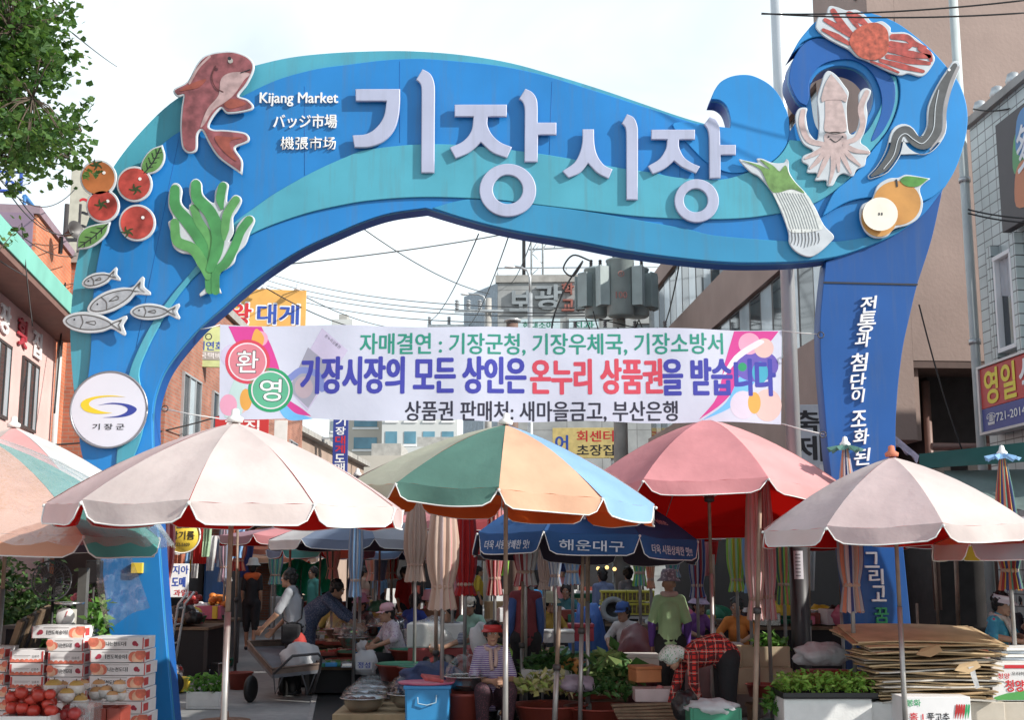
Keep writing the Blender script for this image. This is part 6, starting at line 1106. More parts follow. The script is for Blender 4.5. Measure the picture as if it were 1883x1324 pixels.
tub('red brown tub carrying the large domed bowl', 862, 12.45, .002, .24, .38, M_redtub)
TB = [('shallow red tub with a green lid behind the blue bin', 748, 14.6, .3, .3, .18, M_redtub, M_greenp), ('wide red tub with a grey green lid left of the slim pole', 790, 14.3, .28, .32, .2, M_redtub, M_greenp), ('red tub with a green lid near the white covered box', 772, 15.8, .42, .34, .15, M_redtub, M_greenp), ('deep red tub beside the white bag', 640, 16.2, .0, .2, .42, M_redtub, None), ('red tub nearest the drain path border', 668, 17, .3, .3, .15, M_redtub, M_greenp), ('blue tub in the shade behind the bags', 690, 17.4, .3, .25, .2, M_bluep, None), ('red tub right of the hand cart', 600, 17.2, .0, .28, .28, M_redtub, None), ('small red tub left of the hand cart', 462, 16.6, .0, .16, .22, M_redtub, None),
      ('wide red tub behind the leaning pole', 1085, 14.2, .15, .33, .2, M_redtub, None), ('red tub full of cabbage in front of the leaning pole', 1008, 12.4, .1, .36, .17, M_redtub, None), ('red tub of dark herbs right of the leaning pole', 1100, 12.3, .1, .36, .16, M_redtub, None), ('green rimmed tub in the middle of the stalls', 1060, 15.8, .4, .3, .12, M_greenp, M_greenp), ('dark red tub on the plywood crate', 1385, 12.3, .35, .17, .12, M_redtub, None), ('red tub under the yellow pears beside the plaid woman', 1330, 13.2, .45, .17, .1, mat('bright_red_plastic', (.45, .03, .03), .4, .1), None),
      ('dark red tub with seedlings beside the styrofoam box', 1505, 11.9, .42, .32, .2, M_redtub, None), ('red tub under the market table far back left', 720, 18.5, .5, .3, .14, M_redtub, M_greenp), ('green lidded tub at the back near the pink capped woman', 705, 16.8, .48, .28, .12, M_greenp, M_greenp), ('red stool-like basin by the wooden slats', 1090, 11.6, .03, .2, .07, mat('bright_red_plastic', (.45, .03, .03)), None)]
for b_ in TB: tub(*b_)
for x0, x1, Y, z, l_ in ((560, 720, 17.2, .3, 'low dark trestle carrying tubs behind the bags'), (730, 830, 15.0, .27, 'low trestle carrying green lidded tubs'), (960, 1150, 12.6, .09, 'low pallet under the vegetable tubs'), (1040, 1140, 14.6, .14, 'dark low table behind the leaning pole'), (660, 800, 18.3, .48, 'dark table far back in the lane'), (1030, 1110, 15.9, .38, 'trestle with the green rimmed tub')):
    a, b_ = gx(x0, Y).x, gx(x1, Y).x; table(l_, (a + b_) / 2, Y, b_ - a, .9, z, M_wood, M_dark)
cx, w, z0, h = rect(742, 829, 1262, 1345, 12.1); t = thing('plastic_bin', 'bright blue rectangular plastic bin with a handle loop at the lower edge', 'bin', (cx, 12.25, 0)); zt = at(785, 1262, 12.1).z
MB().box((0, 0, zt / 2), (w * .9, .34, zt), top=1.08).build('body', M_bluep, t, .02); sbox('rim', (-w * .51, -.2, zt - .03), (w * .51, .2, zt + .002), M_bluep, t, .008); MB().tube([(-.09, -.195, zt - .1), (-.085, -.2, zt - .16), (.0, -.205, zt - .175), (.085, -.2, zt - .15), (.09, -.195, zt - .08)], .006, 6).build('handle', mat('pale_blue_plastic', (.35, .5, .6), .4, .1), t)
tag(MB().lathe([(0, 0), (.26, 0), (.28, .02), (.27, .025), (.25, .008), (0, .008)], n=30, sy=.75).build('pink_tray', M_pinkp, None, 0, (cx - .02, 12.25, zt + .004)), 'pink oval tray resting on the blue bin', 'tray')
q = at(795, 1248, 12.2); tag(MB().box((0, 0, 0), (.2, .14, .03), R(20), M=Euler((R(15), R(8), R(25))).to_matrix().to_4x4()).add([], []).build('folded_cloth', mat('red_cloth', (.5, .1, .1), .8, .3, 12), None, .01, q), 'folded red and white cloth on the pink tray', 'cloth')
cx, w, z0, h = rect(748, 852, 1142, 1192, 15.0); t = thing('covered_box', 'white styrofoam box draped in clear film behind the sunlit tan parasol', 'box', (cx, 15.2, z0)); sbox('box', (-w / 2, -.25, 0), (w / 2, .25, h * .9), mat('milky_box', (.62, .62, .6), .6, .1), t, .02); sack('plastic_wrap', 'x', 'x', (0, 0, 0), (w * .54, .3, h * .62), film, 31).parent = t
for k in ('label', 'category'): del t.children[-1][k]
tag(MB().box((0, 0, 0), (w * 1.25, .6, z0)).build('table_cloth', mat('red_cover', (.3, .05, .05), .6, .2, 3), None, .02, (cx + .1, 15.25, z0 / 2)), 'red covered counter under the film draped box', 'counter')
# ---------------- middle goods
def styro(label, x0, x1, y0, y1, Y, d=.35, m=M_styro, rz=0, lid=True, name='styrofoam_box', z=None):
    cx, w, z0, h = rect(x0, x1, y0, y1, Y); t = thing(name, label, 'box', (cx, Y + d / 2, max(z0 if z is None else z, .001)), rz); sbox('box', (-w / 2, -d / 2, 0), (w / 2, d / 2, h * (.78 if lid else 1)), m, t, .008)
    if lid: sbox('lid', (-w / 2 - .006, -d / 2 - .006, h * .785), (w / 2 + .006, d / 2 + .006, h), m, t, .008)
    return t
styro('white foam box in the shade behind the slim tagged pole', 1000, 1056, 1160, 1183, 14.2); styro('low white foam crate under the dark leaf greens', 958, 1052, 1232, 1262, 12.9, .4, M_styro, 0, False); t = styro('red and white cooler in front of the blue drum', 1046, 1092, 1148, 1180, 15.5, .3, mat('cooler_red', (.4, .03, .05), .4, .1)); 
styro('white carton tied with yellow tape left of the stooping woman', 1152, 1212, 1204, 1236, 13.2, .3, mat('white_carton', (.6, .56, .52), .7, .1)); styro('crumpled orange carton beside the stooping woman', 1164, 1212, 1226, 1256, 12.1, .25, mat('orange_carton', (.5, .2, .08), .7, .15), R(14)); styro('low pink vegetable box at the feet of the stooping woman', 1168, 1252, 1268, 1292, 11.9, .3, mat('pale_pink_box', (.52, .42, .42), .7, .1), 0, False); styro('long cream box under the spring onions', 1098, 1160, 1252, 1280, 12.5, .4, M_ply, 0, False)
def hp(label, px, py, Y, w, d, h, n, size, mats, dome_=True, name='vegetable_heap'): q = at(px, py, Y); return greens(name, label, 'vegetables', q.x, Y, q.z, w, d, h, n, size, mats, dome_)
hp('heap of yellow green cabbage in the front red tub', 1008, 1272, 12.4, .6, .5, .2, 330, .1, LFY); hp('dark leafy greens on the white foam crate', 1015, 1238, 13.1, .55, .4, .22, 330, .12, LFD); hp('dark herb bunch in the red tub right of the leaning pole', 1110, 1276, 12.3, .5, .4, .17, 260, .09, LFD); hp('spiky bunch of spring onions on the cream box', 1128, 1250, 12.7, .4, .3, .3, 150, .22, [LFD[1], mat('onion_leaf', (.2, .28, .1), .5, .2)]); hp('lettuce in the plywood crate by the steel pole', 1420, 1192, 13.0, .3, .2, .16, 120, .1, LF); hp('orange and green squash slices beside the dark greens', 1050, 1235, 12.9, .18, .25, .16, 60, .1, [mat('squash', (.45, .22, .06), .6, .3), LFD[1]])
sack('plastic_bag', 'mauve tinted plastic bag of peeled roots between the tubs', 'bag', at(1062, 1272, 12.2), (.17, .15, .09), mat('mauve_film', (.5, .42, .52), .3, .15, 6, trans=.4, bump=.5), 14)
for i, (x, y) in enumerate(((1180, 1276), (1192, 1272), (1206, 1275), (1220, 1271), (1232, 1276), (1243, 1272), (1213, 1266))): q = at(x, y, 12.0); tag(MB().ball((0, 0, 0), (.035, .03, .028), 10).build('sweet_potato', mat('radish_pink', (.5, .18, .18), .5, .25, 9), None, 0, q), 'small pink root in the low pink vegetable box', 'vegetable', 'roots in the pink vegetable box')
for i in range(6): q = at(1185 + i * 3, 1296 + i * 6, 11.8 - i * .05); tag(MB().box((0, 0, 0), (.62, .1, .02), M=Euler((0, R(rg.uniform(-2, 2)), R(rg.uniform(-8, 8)))).to_matrix().to_4x4()).build('timber_board', M_wood, None, .003, (q.x, q.y, max(q.z, .01))), 'weathered wooden slat in the pile below the stooping woman', 'plank', 'wooden slats on the ground')
# yellow crates, blue drum, maroon covered heap, cooler
for i, (x0, x1, y0, y1) in enumerate(((1106, 1152, 1086, 1108), (1154, 1204, 1086, 1108), (1106, 1152, 1109, 1132), (1154, 1204, 1109, 1132))):
    cx, w, z0, h = rect(x0, x1, y0, y1, 16.6); t = thing('plastic_crate', 'yellow slotted plastic crate, %s of the four behind the woman in green' % ('upper left', 'upper right', 'lower left', 'lower right')[i], 'crate', (cx, 16.8, z0), 0, 'yellow plastic crates'); f = MB(); f.box((0, 0, .012), (w, .35, .02)); f.box((0, 0, h - .02), (w, .36, .03)); f.box((0, .01, h / 2), (w - .02, .3, h - .05), mi=1)
    for k in range(7): f.box((-w / 2 + .01 + k * (w - .02) / 6, -.17, h / 2), (.014, .014, h - .03))
    f.build('crate', [mat('crate_yellow', (.5, .46, .06), .5, .15, 5), mat('crate_goods', (.25, .2, .12), .7, .5, 30)], t, .003)
cx, w, z0, h = rect(1102, 1208, 1132, 1185, 16.9); table('grey table carrying the yellow crates', cx, 16.9, w, .5, z0 + h, M_gal)
tag(MB().lathe([(.14, -.03), (.165, 0), (.165, .03), (.1, .03), (.095, -.03), (.14, -.03)], n=30, M=Matrix.Rotation(R(75), 4, 'X')).build('rubber_ring', mat('grey_rubber', (.25, .27, .28), .5, .1), None, 0, at(1128, 1122, 15.9)), 'big grey ring shaped tub tilted up against the yellow crates', 'tub')
def blanket(label, px, py, Y, r, m, seed, cat='covered heap', name='covered_heap'): return sack(name, label, cat, (gx(px, Y).x, Y, .002), r, m, seed, squash=.5)
blanket('maroon tarpaulin heap left of the woman in green', 1165, 1195, 14.6, (.42, .4, .58), mat('maroon_tarp', (.14, .03, .035), .45, .2, 3, bump=.5, bscale=6), 4); blanket('dusty mauve tarpaulin heap right of the woman in green', 1275, 1195, 14.2, (.3, .36, .5), mat('mauve_tarp', (.3, .18, .18), .6, .2, 3, bump=.5, bscale=6), 6); blanket('beige tarpaulin slope behind the stooping woman', 1345, 1200, 13.9, (.34, .4, .48), mat('beige_tarp', (.33, .26, .25), .7, .2, 3, bump=.5, bscale=6), 7)
cx, w, z0, h = rect(1048, 1112, 1110, 1200, 16.2); tag(sack('blue_tarp', 'crumpled blue tarpaulin behind the cooler', 'tarpaulin', (cx, 16.2, .002), (w * .55, .3, .62), mat('blue_tarp', (.04, .13, .42), .45, .2, 3, bump=.5, bscale=6), 17))
tag(sack('blue_net', 'dark blue net draped over goods behind the domed bowls', 'net', (gx(800, 13.2).x, 13.3, .25), (.36, .3, .2), mat('navy_net', (.03, .05, .13), .7, .3, 4, bump=.5), 19))
# ---------------- right goods
def plyc(label, x0, x1, y0, y1, Y):
    cx, w, z0, h = rect(x0, x1, y0, y1, Y); t = open_box('plywood_crate', label, 'crate', cx, Y + .15, max(z0, .001), w, .3, h, M_ply, R(rg.uniform(-2, 2)), .015)
plyc('upper pale plywood crate left of the steel pole base', 1362, 1452, 1190, 1230, 12.8); plyc('lower pale plywood crate left of the steel pole base', 1357, 1458, 1230, 1278, 12.6)
t = thing('stool', 'plain wooden stool under the plywood crates', 'stool', (gx(1408, 12.75).x, 12.75, 0)); sbox('seat', (-.3, -.15, .2), (.3, .15, .235), M_wood, t)
for x in (-.26, .26): sbox('leg', (x - .02, -.14, 0), (x + .02, .14, .198), M_wood, t)
cx, w, z0, h = rect(1268, 1362, 1302, 1335, 10.9); t = open_box('produce_crate', 'dark green crate with white bags in front of the stooping woman', 'crate', cx, 11.0, max(0, z0), w, .3, h, M_greenp); sack('white_bag', 'crumpled white carrier bag bulging over the dark green crate', 'bag', (cx, 11.0, z0 + h * .55), (w * .52, .19, .075), bagw, 23)
sack('black_bag', 'glossy black plastic bag being filled by the stooping woman', 'bag', (at(1258, 1300, 11.4).x, 11.35, at(1258, 1325, 11.4).z), (.12, .12, .15), bagb, 25)
cx, w, z0, h = rect(1443, 1603, 1286, 1345, 10.8); t = styro('large white styrofoam box under the seedling tray at the lower right', 1443, 1603, 1286, 1345, 10.8, .42, M_styro, 0, False); zt = at(1500, 1286, 10.8).z
t = open_box('seedling_tray', 'black cell tray of seedlings on the white styrofoam box', 'tray', cx + .02, 11.02, zt + .003, w * 1.08, .5, .05, M_blackp, 0, .008); greens('seedlings', 'dense bright green seedlings growing in the black cell tray', 'plant', cx + .02, 11.02, zt + .04, w * 1.05, .48, .15, 850, .062, [mat('seedling_a', (.2, .4, .06), .5, .2, 4, trans=.3), mat('seedling_b', (.3, .5, .1), .5, .2, 4, trans=.3)], False)
sack('plastic_roll', 'bundle of crinkled clear plastic bags behind the seedlings', 'plastic bags', at(1510, 1224, 11.8), (.26, .16, .12), mat('cloudy_film', (.62, .64, .66), .25, .15, 9, trans=.35, bump=.9, bscale=16), 27)
hp('seedlings spilling down the left side of the styrofoam box', 1428, 1308, 11.2, .16, .3, .26, 170, .08, LF); cx, w, z0, h = rect(1408, 1446, 1285, 1345, 10.9); open_box('produce_crate', 'dark slatted crate at the left of the styrofoam box', 'crate', cx, 11.05, 0, w, .35, h, mat('dark_crate', (.05, .08, .07), .5, .2), 0, .015)
# flattened cardboard stack
t0 = at(1716, 1300, 10.9); t_ = thing('cardboard_stand', 'white foam boxes carrying the flattened cardboard, seen below the stack', 'box', (t0.x, 11.05, 0)); zc_ = at(1700, 1290, 10.9).z; sbox('box', (-.62, -.2, 0), (-.02, .25, zc_ - .002), M_styro, t_, .01); sbox('box', (0, -.2, 0), (.6, .25, zc_ - .002), mat('cream_box', (.5, .45, .38), .7, .1), t_, .01)
n_ = 30; zt = at(1700, 1180, 10.9).z
for i in range(n_):
    z = zc_ + (zt - zc_) * (i + .5) / n_; f = i / n_; wd = .96 + .32 * f * rg.uniform(.6, 1) if i < n_ - 4 else 1.24; dp = rg.uniform(.4, .6); b = MB(); nx = 14; vs_ = []; ph = rg.uniform(0, 6); lean = rg.uniform(-.035, .035); dp = dp if i < n_ - 5 else 1.0; bk = 0 if i < n_ - 5 else .1; am = rg.uniform(.004, .014)
    for k in range(nx + 1):
        u = k / nx - .5; sag = am * math.sin(u * 5 + ph) - .06 * max(0, abs(u) - .38) * rg.choice((1, 1, .2)) + lean * u * .6
        for y, dz in ((-dp / 2, 0), (dp / 2, 0), (dp / 2, .012), (-dp / 2, .012)): vs_.append((u * wd, y + (.25 if bk else 0) + .02 * math.sin(u * 7 + ph), sag + dz + (bk if y > 0 else 0)))
    b.add(vs_, [(k * 4 + a, (k + 1) * 4 + a, (k + 1) * 4 + (a + 1) % 4, k * 4 + (a + 1) % 4) for k in range(nx) for a in range(4)] + [(0, 1, 2, 3), (nx * 4 + 3, nx * 4 + 2, nx * 4 + 1, nx * 4)])
    o = b.build('cardboard_sheet', [M_card2, M_card, M_cardg, M_card2, mat('white_card', (.55, .52, .47), .8, .15)][rg.randrange(5) if i < n_ - 4 else (0 if i % 2 else 1)], None, 0, (t0.x + rg.uniform(-.06, .06), 11.05 + rg.uniform(-.05, .05), z), R(rg.uniform(-7, 7)))
    tag(o, 'flattened cardboard sheet in the big stack at the lower right', 'cardboard', 'flattened cardboard stack')
for px, py, l_, m in ((1695, 1193, 'loose brown cardboard flap sticking out near the top of the stack', M_card), (1765, 1222, 'torn cardboard strip hanging from the middle of the stack', M_card2)):
    q = at(px, py, 10.72); b = MB(); b.add([(0, 0, 0), (.14, -.02, .03), (.16, -.05, -.02), (.05, -.06, -.07), (-.06, -.03, -.05)], [(0, 1, 2, 3, 4)]); b.add([(0, .006, 0), (.14, -.014, .03), (.16, -.044, -.02), (.05, -.054, -.07), (-.06, -.024, -.05)], [(4, 3, 2, 1, 0)]); tag(b.build('cardboard_flap', m, None, 0, q), l_, 'cardboard')
q = at(1788, 1245, 10.68); tag(MB().add([(-.03, 0, .08), (.02, 0, .085), (.03, -.02, 0), (.055, -.01, -.09), (.02, -.01, -.1), (-.01, -.02, -.02)], [(0, 1, 2, 3, 4, 5)]).build('white_glove', bagw, None, 0, q), 'white cotton glove draped over the edge of the cardboard stack', 'glove')
def lbl(label, x0, x1, y0, y1, Y, m, d, texts, extra=None):
    cx, w, z0, h = rect(x0, x1, y0, y1, Y); t = thing('produce_carton', label, 'box', (cx, Y + d / 2, max(z0, 0.001))); sbox('carton', (-w / 2, -d / 2, 0), (w / 2, d / 2, h), m, t, .005)
    for s, u, v_, tw_, th_, mm, bo in texts: lettering(t, s, u * w, -d / 2 - .006, v_ * h, tw_ * w, th_ * h, mm, bo)
    return t, w, h, d
M_chil = mat('chilli_red', (.5, .03, .03), .4, .2, 9)
t, w, h, d = lbl('white pepper carton with red and black Korean print at the lower edge', 1661, 1784, 1282, 1345, 10.55, M_boxw, .3, [('봉화', -.33, .82, .2, .2, M_green, .02), ('홍 I', -.3, .42, .2, .22, M_txr, .02), ('풋고추', .02, .4, .32, .26, M_txk, .02)])
for i in range(6): mesh_obj('chilli_print', poly_mesh([[Vector((w * (.28 + .035 * i) + p.x * .016, h * .55 + p.y * .024)) for p in ribbon([(.6, 2.2), (.1, .3), (-.9 + .1 * i, -2.2)], [.5, .6, .1])]]), M_chil if i < 4 else M_green, t, (0, -d / 2 - .006 - i * .0006, 0))
t, w, h, d = lbl('carton with red hot pepper lettering and a green hill at the right edge', 1826, 1945, 1220, 1290, 10.9, M_boxw, .3, [('청양고추', -.02, .4, .56, .3, M_txr, .03), ('우리하고 맑은', .0, .72, .4, .1, M_txk, .01), ('청양', -.32, .66, .18, .14, M_txr, .02)])
mesh_obj('hill_print', poly_mesh([[Vector((w * a, h * b_)) for a, b_ in ((-.48, .03), (.48, .03), (.48, .2), (.2, .16), (-.05, .27), (-.3, .2), (-.48, .1))]]), mat('hill_green', (.08, .33, .08), .6, .05), t, (0, -d / 2 - .005, 0)); mesh_obj('band_print', poly_mesh([[Vector((w * a, h * b_)) for a, b_ in ((-.3, .86), (.48, .86), (.48, .95), (-.3, .95))]]), M_txr, t, (0, -d / 2 - .005, 0))
styro('cream box at the lower right corner under the pepper carton', 1790, 1930, 1292, 1345, 10.9, .35, mat('cream_box', (.5, .45, .38)), 0, False)
for i in range(5): cx, w, z0, h = rect(1842, 1960, 1212 - i * 6, 1218 - i * 6, 11.2); tag(MB().box((0, 0, 0), (w, .4, h * .8), R(rg.uniform(-5, 5))).build('foam_sheet', [M_styro, mat('pale_blue_sheet', (.5, .56, .62), .7, .1)][i % 2], None, .003, (cx, 11.35, z0)), 'white foam sheet in the pile at the right edge', 'foam sheet', 'foam sheets piled at the right edge')
# dark stall counters, tarps and clutter
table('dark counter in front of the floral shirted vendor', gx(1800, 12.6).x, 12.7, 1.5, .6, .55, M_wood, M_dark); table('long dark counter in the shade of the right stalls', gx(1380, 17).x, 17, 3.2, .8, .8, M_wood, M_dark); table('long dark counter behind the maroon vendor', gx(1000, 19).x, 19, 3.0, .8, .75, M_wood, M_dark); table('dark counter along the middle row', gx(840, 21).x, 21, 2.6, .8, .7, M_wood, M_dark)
v_ = []
for i in range(25):
    for j in range(9): q = at(508 + 100 * i / 24, 1032 + 62 * j / 8 + 5 * math.sin(i * .5), 30 + .25 * math.sin(i * 1.1 + j * .4)); v_.append(tuple(q))
tag(MB().add(v_, [(i * 9 + j, i * 9 + j + 1, i * 9 + j + 10, i * 9 + j + 9) for i in range(24) for j in range(8)], 0, True).build('tarpaulin', mat('green_tarp', (.02, .36, .17), .5, .1, 2, trans=.25)), 'bright green tarpaulin hung across the far left of the lane', 'tarpaulin')
def awning(label, p, m, n=16):
    a, b_, c, d_ = p; v_ = []
    for i in range(n + 1):
        for j in range(5): u, w_ = i / n, j / 4; q = a.lerp(b_, u).lerp(d_.lerp(c, u), w_); q.z -= .05 * math.sin(math.pi * w_) * (1 + .5 * math.sin(u * 14)); v_.append(tuple(q))
    tag(MB().add(v_, [(i * 5 + j, (i + 1) * 5 + j, (i + 1) * 5 + j + 1, i * 5 + j + 1) for i in range(n) for j in range(4)], 0, True).build('awning', m), label, 'awning')
awning('dark green fabric awning stretched under the white tiled wall', (at(1690, 835, 13.6), at(1960, 805, 12.2), at(1960, 845, 12.0), at(1690, 862, 13.4)), mat('dark_green_fabric', (.01, .1, .085), .6, .15, 3, trans=.2)); awning('grey green tarpaulin roof over the right edge stall', (at(1735, 866, 13.2), at(1960, 862, 12.6), at(1960, 960, 11.6), at(1760, 905, 12.4)), mat('grey_tarp', (.13, .18, .17), .7, .2, 3))
awning('striped red and white cloth flap beside the right arch leg', (at(1645, 800, 13.4), at(1690, 838, 13.4), at(1680, 842, 13.3), at(1640, 812, 13.3)), mat('flag_cloth', (.4, .35, .45), .7, .5, 9))
q = at(1486, 825, 14.5); t = sign('cloth_banner', 'white cloth banner with dark letters behind the steel pole', q, R(-4), .42, 1.05, mat('banner_white', (.6, .64, .68), .7, .1), [('축', -.02, .32, .34, .26, M_txk, .03), ('제', 0, 0, .36, .3, M_txk, .03), ('이', .0, -.34, .34, .28, M_txw, .03)], .02)
CL = ['coral', 'navy', 'lime', 'rose', 'sky', 'white', 'red', 'tan', 'bluegrey', 'yellow']; NM = dict(coral='coral', navy='navy', lime='lime green', rose='rose', sky='sky blue', white='white', red='red', tan='tan', bluegrey='blue grey', yellow='yellow')
M_lampw = mat('lamp_glow', (1, .62, .22), .5, 0, emit=1.7)
for i, (px, py) in enumerate(((1100, 1046), (1116, 1044), (1130, 1047))): tag(MB().ball((0, 0, 0), .035, 10).build('light_bulb', M_lampw, None, 0, at(px, py, 22)), 'warm lit bulb hanging deep under the blue drinks parasol', 'lamp', 'lit bulbs deep in the stalls')
for i, (px, py) in enumerate(((312, 1008), (322, 1014))): tag(MB().box((0, 0, 0), (.12, .05, .06)).build('fluorescent_lamp', mat('white_glow', (.9, .95, 1), .5, 0, emit=5), None, 0, at(px, py, 20)), 'small lit white lamp under the round yellow sign', 'lamp', 'lit lamps of the left shop')
def goods(n, x0, x1, Y0, Y1, z0, z1, lab, grp, seed):
    rs = random.Random(seed)
    for i in range(n):
        Y = rs.uniform(Y0, Y1); px = rs.uniform(x0, x1); z = rs.uniform(z0, z1); k = rs.randrange(3); s = rs.uniform(.1, .22)
        c = rs.choice([M_redtub, M_bluep, M_greenp, M_styro, M_card, M_pinkp, M_steel, M_yel, M_boxw, M_blackp])
        if k == 0: o = MB().lathe([(0, 0), (s * .8, 0), (s, s * .5), (s * 1.06, s * .55), (s * .9, s * .5), (0, s * .42)], n=18).build('basin', c, None, 0, (gx(px, Y).x, Y, z))
        elif k == 1: o = MB().box((0, 0, s * .5), (s * 2, s * 1.4, s)).build('goods_box', c, None, .008, (gx(px, Y).x, Y, z), rs.uniform(-.4, .4))
        else: o = sack('goods_bundle', 'x', 'x', (gx(px, Y).x, Y, z), (s, s * .8, s * .8), c, seed + i)
        tag(o, lab, 'goods', grp)
goods(26, 690, 830, 17.5, 22, .5, .78, 'small shaded basin, box or bundle on the middle row counters', 'goods on the middle row counters', 41); goods(24, 930, 1130, 18.7, 19.4, .76, .8, 'small shaded basin, box or bundle on the counter behind the maroon vendor', 'goods on the counter behind the maroon vendor', 43); goods(30, 1215, 1560, 16.7, 17.3, .81, .84, 'small shaded basin, box or bundle on the long right counter', 'goods on the long right counter', 45); goods(10, 560, 700, 19, 24, 0.0, .05, 'low shaded basin, box or bundle beside the far lane', 'goods on the ground of the far lane', 47); goods(10, 1700, 1880, 12.5, 12.9, .56, .6, 'small shaded goods on the counter before the floral shirted vendor', 'goods on the far right counter', 49)
# hanging cloths in the deep shade of the stalls
for i in range(26):
    rs = random.Random(100 + i); px = rs.choice([rs.uniform(330, 470), rs.uniform(690, 880), rs.uniform(900, 1060), rs.uniform(1200, 1340), rs.uniform(1340, 1560)]); Y = rs.uniform(18, 26); c = rs.choice(CL); x = gx(px, Y).x; w = rs.uniform(.15, .35); h = rs.uniform(.5, .95); zt = rs.uniform(1.95, 2.3); v_ = []
    for a in range(9):
        for b_ in range(5): v_.append((-w / 2 + w * a / 8 * (1 - .3 * b_ / 4), .05 * math.sin(a * 1.9 + i), -h * b_ / 4))
    tag(MB().add(v_, [(a * 5 + b_, a * 5 + b_ + 1, a * 5 + b_ + 6, a * 5 + b_ + 5) for a in range(8) for b_ in range(4)], 0, True).build('hanging_cloth', K[c], None, 0, (x, Y, zt)), '%s cloth hanging in the shade of the back stalls' % NM[c], 'cloth', 'cloths hanging in the back stalls, ' + NM[c])
# ================================================================ people
def pat(name, kind, c1, c2, scale, c3=None, rough=.8):
    m = bpy.data.materials.new(name); m.use_nodes = True; n = m.node_tree.nodes; l = m.node_tree.links.new; b = n['Principled BSDF']; b.inputs['Roughness'].default_value = rough
    t = n.new('ShaderNodeTexCoord'); mp_ = n.new('ShaderNodeMapping'); l(t.outputs['Object'], mp_.inputs[0])
    def wave(axis, sc, lo, hi):
        w = n.new('ShaderNodeTexWave'); w.bands_direction = axis; w.inputs['Scale'].default_value = sc; w.inputs['Distortion'].default_value = .5; w.inputs['Detail Scale'].default_value = 2; l(mp_.outputs[0], w.inputs[0])
        r = n.new('ShaderNodeMapRange'); r.inputs[1].default_value = lo; r.inputs[2].default_value = hi; l(w.outputs['Fac'], r.inputs[0]); return r.outputs[0]
    def mixc(f, a, b_):
        x = n.new('ShaderNodeMixRGB'); l(f, x.inputs[0])
        for i, q in ((1, a), (2, b_)):
            if isinstance(q, tuple): x.inputs[i].default_value = (*q, 1)
            else: l(q, x.inputs[i])
        return x.outputs[0]
    if kind == 'stripe': o = mixc(wave('Z', scale, .45, .55), c1, c2)
    elif kind == 'plaid': o = mixc(wave('Z', scale, .72, .8), c1, c2); o = mixc(wave('X', scale, .8, .86), o, c2); o = mixc(wave('Y', scale, .8, .86), o, c2); o = mixc(wave('Z', scale * .5, .985, .995), o, c3); o = mixc(wave('X', scale * .5, .985, .995), o, c3); o = mixc(wave('Y', scale * .5, .985, .995), o, c3)
    else:
        v = n.new('ShaderNodeTexVoronoi'); v.inputs['Scale'].default_value = scale; l(mp_.outputs[0], v.inputs[0]); r = n.new('ShaderNodeMapRange'); r.inputs[1].default_value = .38; r.inputs[2].default_value = .3; l(v.outputs['Distance'], r.inputs[0]); o = mixc(r.outputs[0], c1, c2)
        if c3: r2 = n.new('ShaderNodeMapRange'); r2.inputs[1].default_value = .2; r2.inputs[2].default_value = .15; l(v.outputs['Distance'], r2.inputs[0]); o = mixc(r2.outputs[0], o, c3)
    l(o, b.inputs['Base Color']); no_ = n.new('ShaderNodeTexNoise'); no_.inputs['Scale'].default_value = 9; no_.inputs['Detail'].default_value = 3; l(t.outputs['Object'], no_.inputs[0]); bu = n.new('ShaderNodeBump'); bu.inputs['Strength'].default_value = .5; bu.inputs['Distance'].default_value = .03; l(no_.outputs[0], bu.inputs['Height']); l(bu.outputs[0], b.inputs['Normal'])
    return m
M_skin = mat('skin', (.42, .24, .16), .55, .12, 9); M_skin2 = mat('tanned_skin', (.3, .16, .1), .55, .12, 9); M_hair = mat('black_hair', (.012, .011, .011), .45, .2, 30, bump=.6, bscale=40)
cloth = lambda n_, c: mat('cloth_' + n_, c, .85, .12, 6, bump=.5, bscale=11)
PENDING = []
def cap_(mb, a, b_, ra, rb, n=14):
    a, b_ = Vector(a), Vector(b_); mb.tube([a, a.lerp(b_, .33), a.lerp(b_, .67), b_], [ra, ra + (rb - ra) * .33, ra + (rb - ra) * .67, rb], n); mb.ball(a, ra, n); mb.ball(b_, rb, n)
def remesh(o, vox, sm=3): PENDING.append((o, vox, sm)); return o
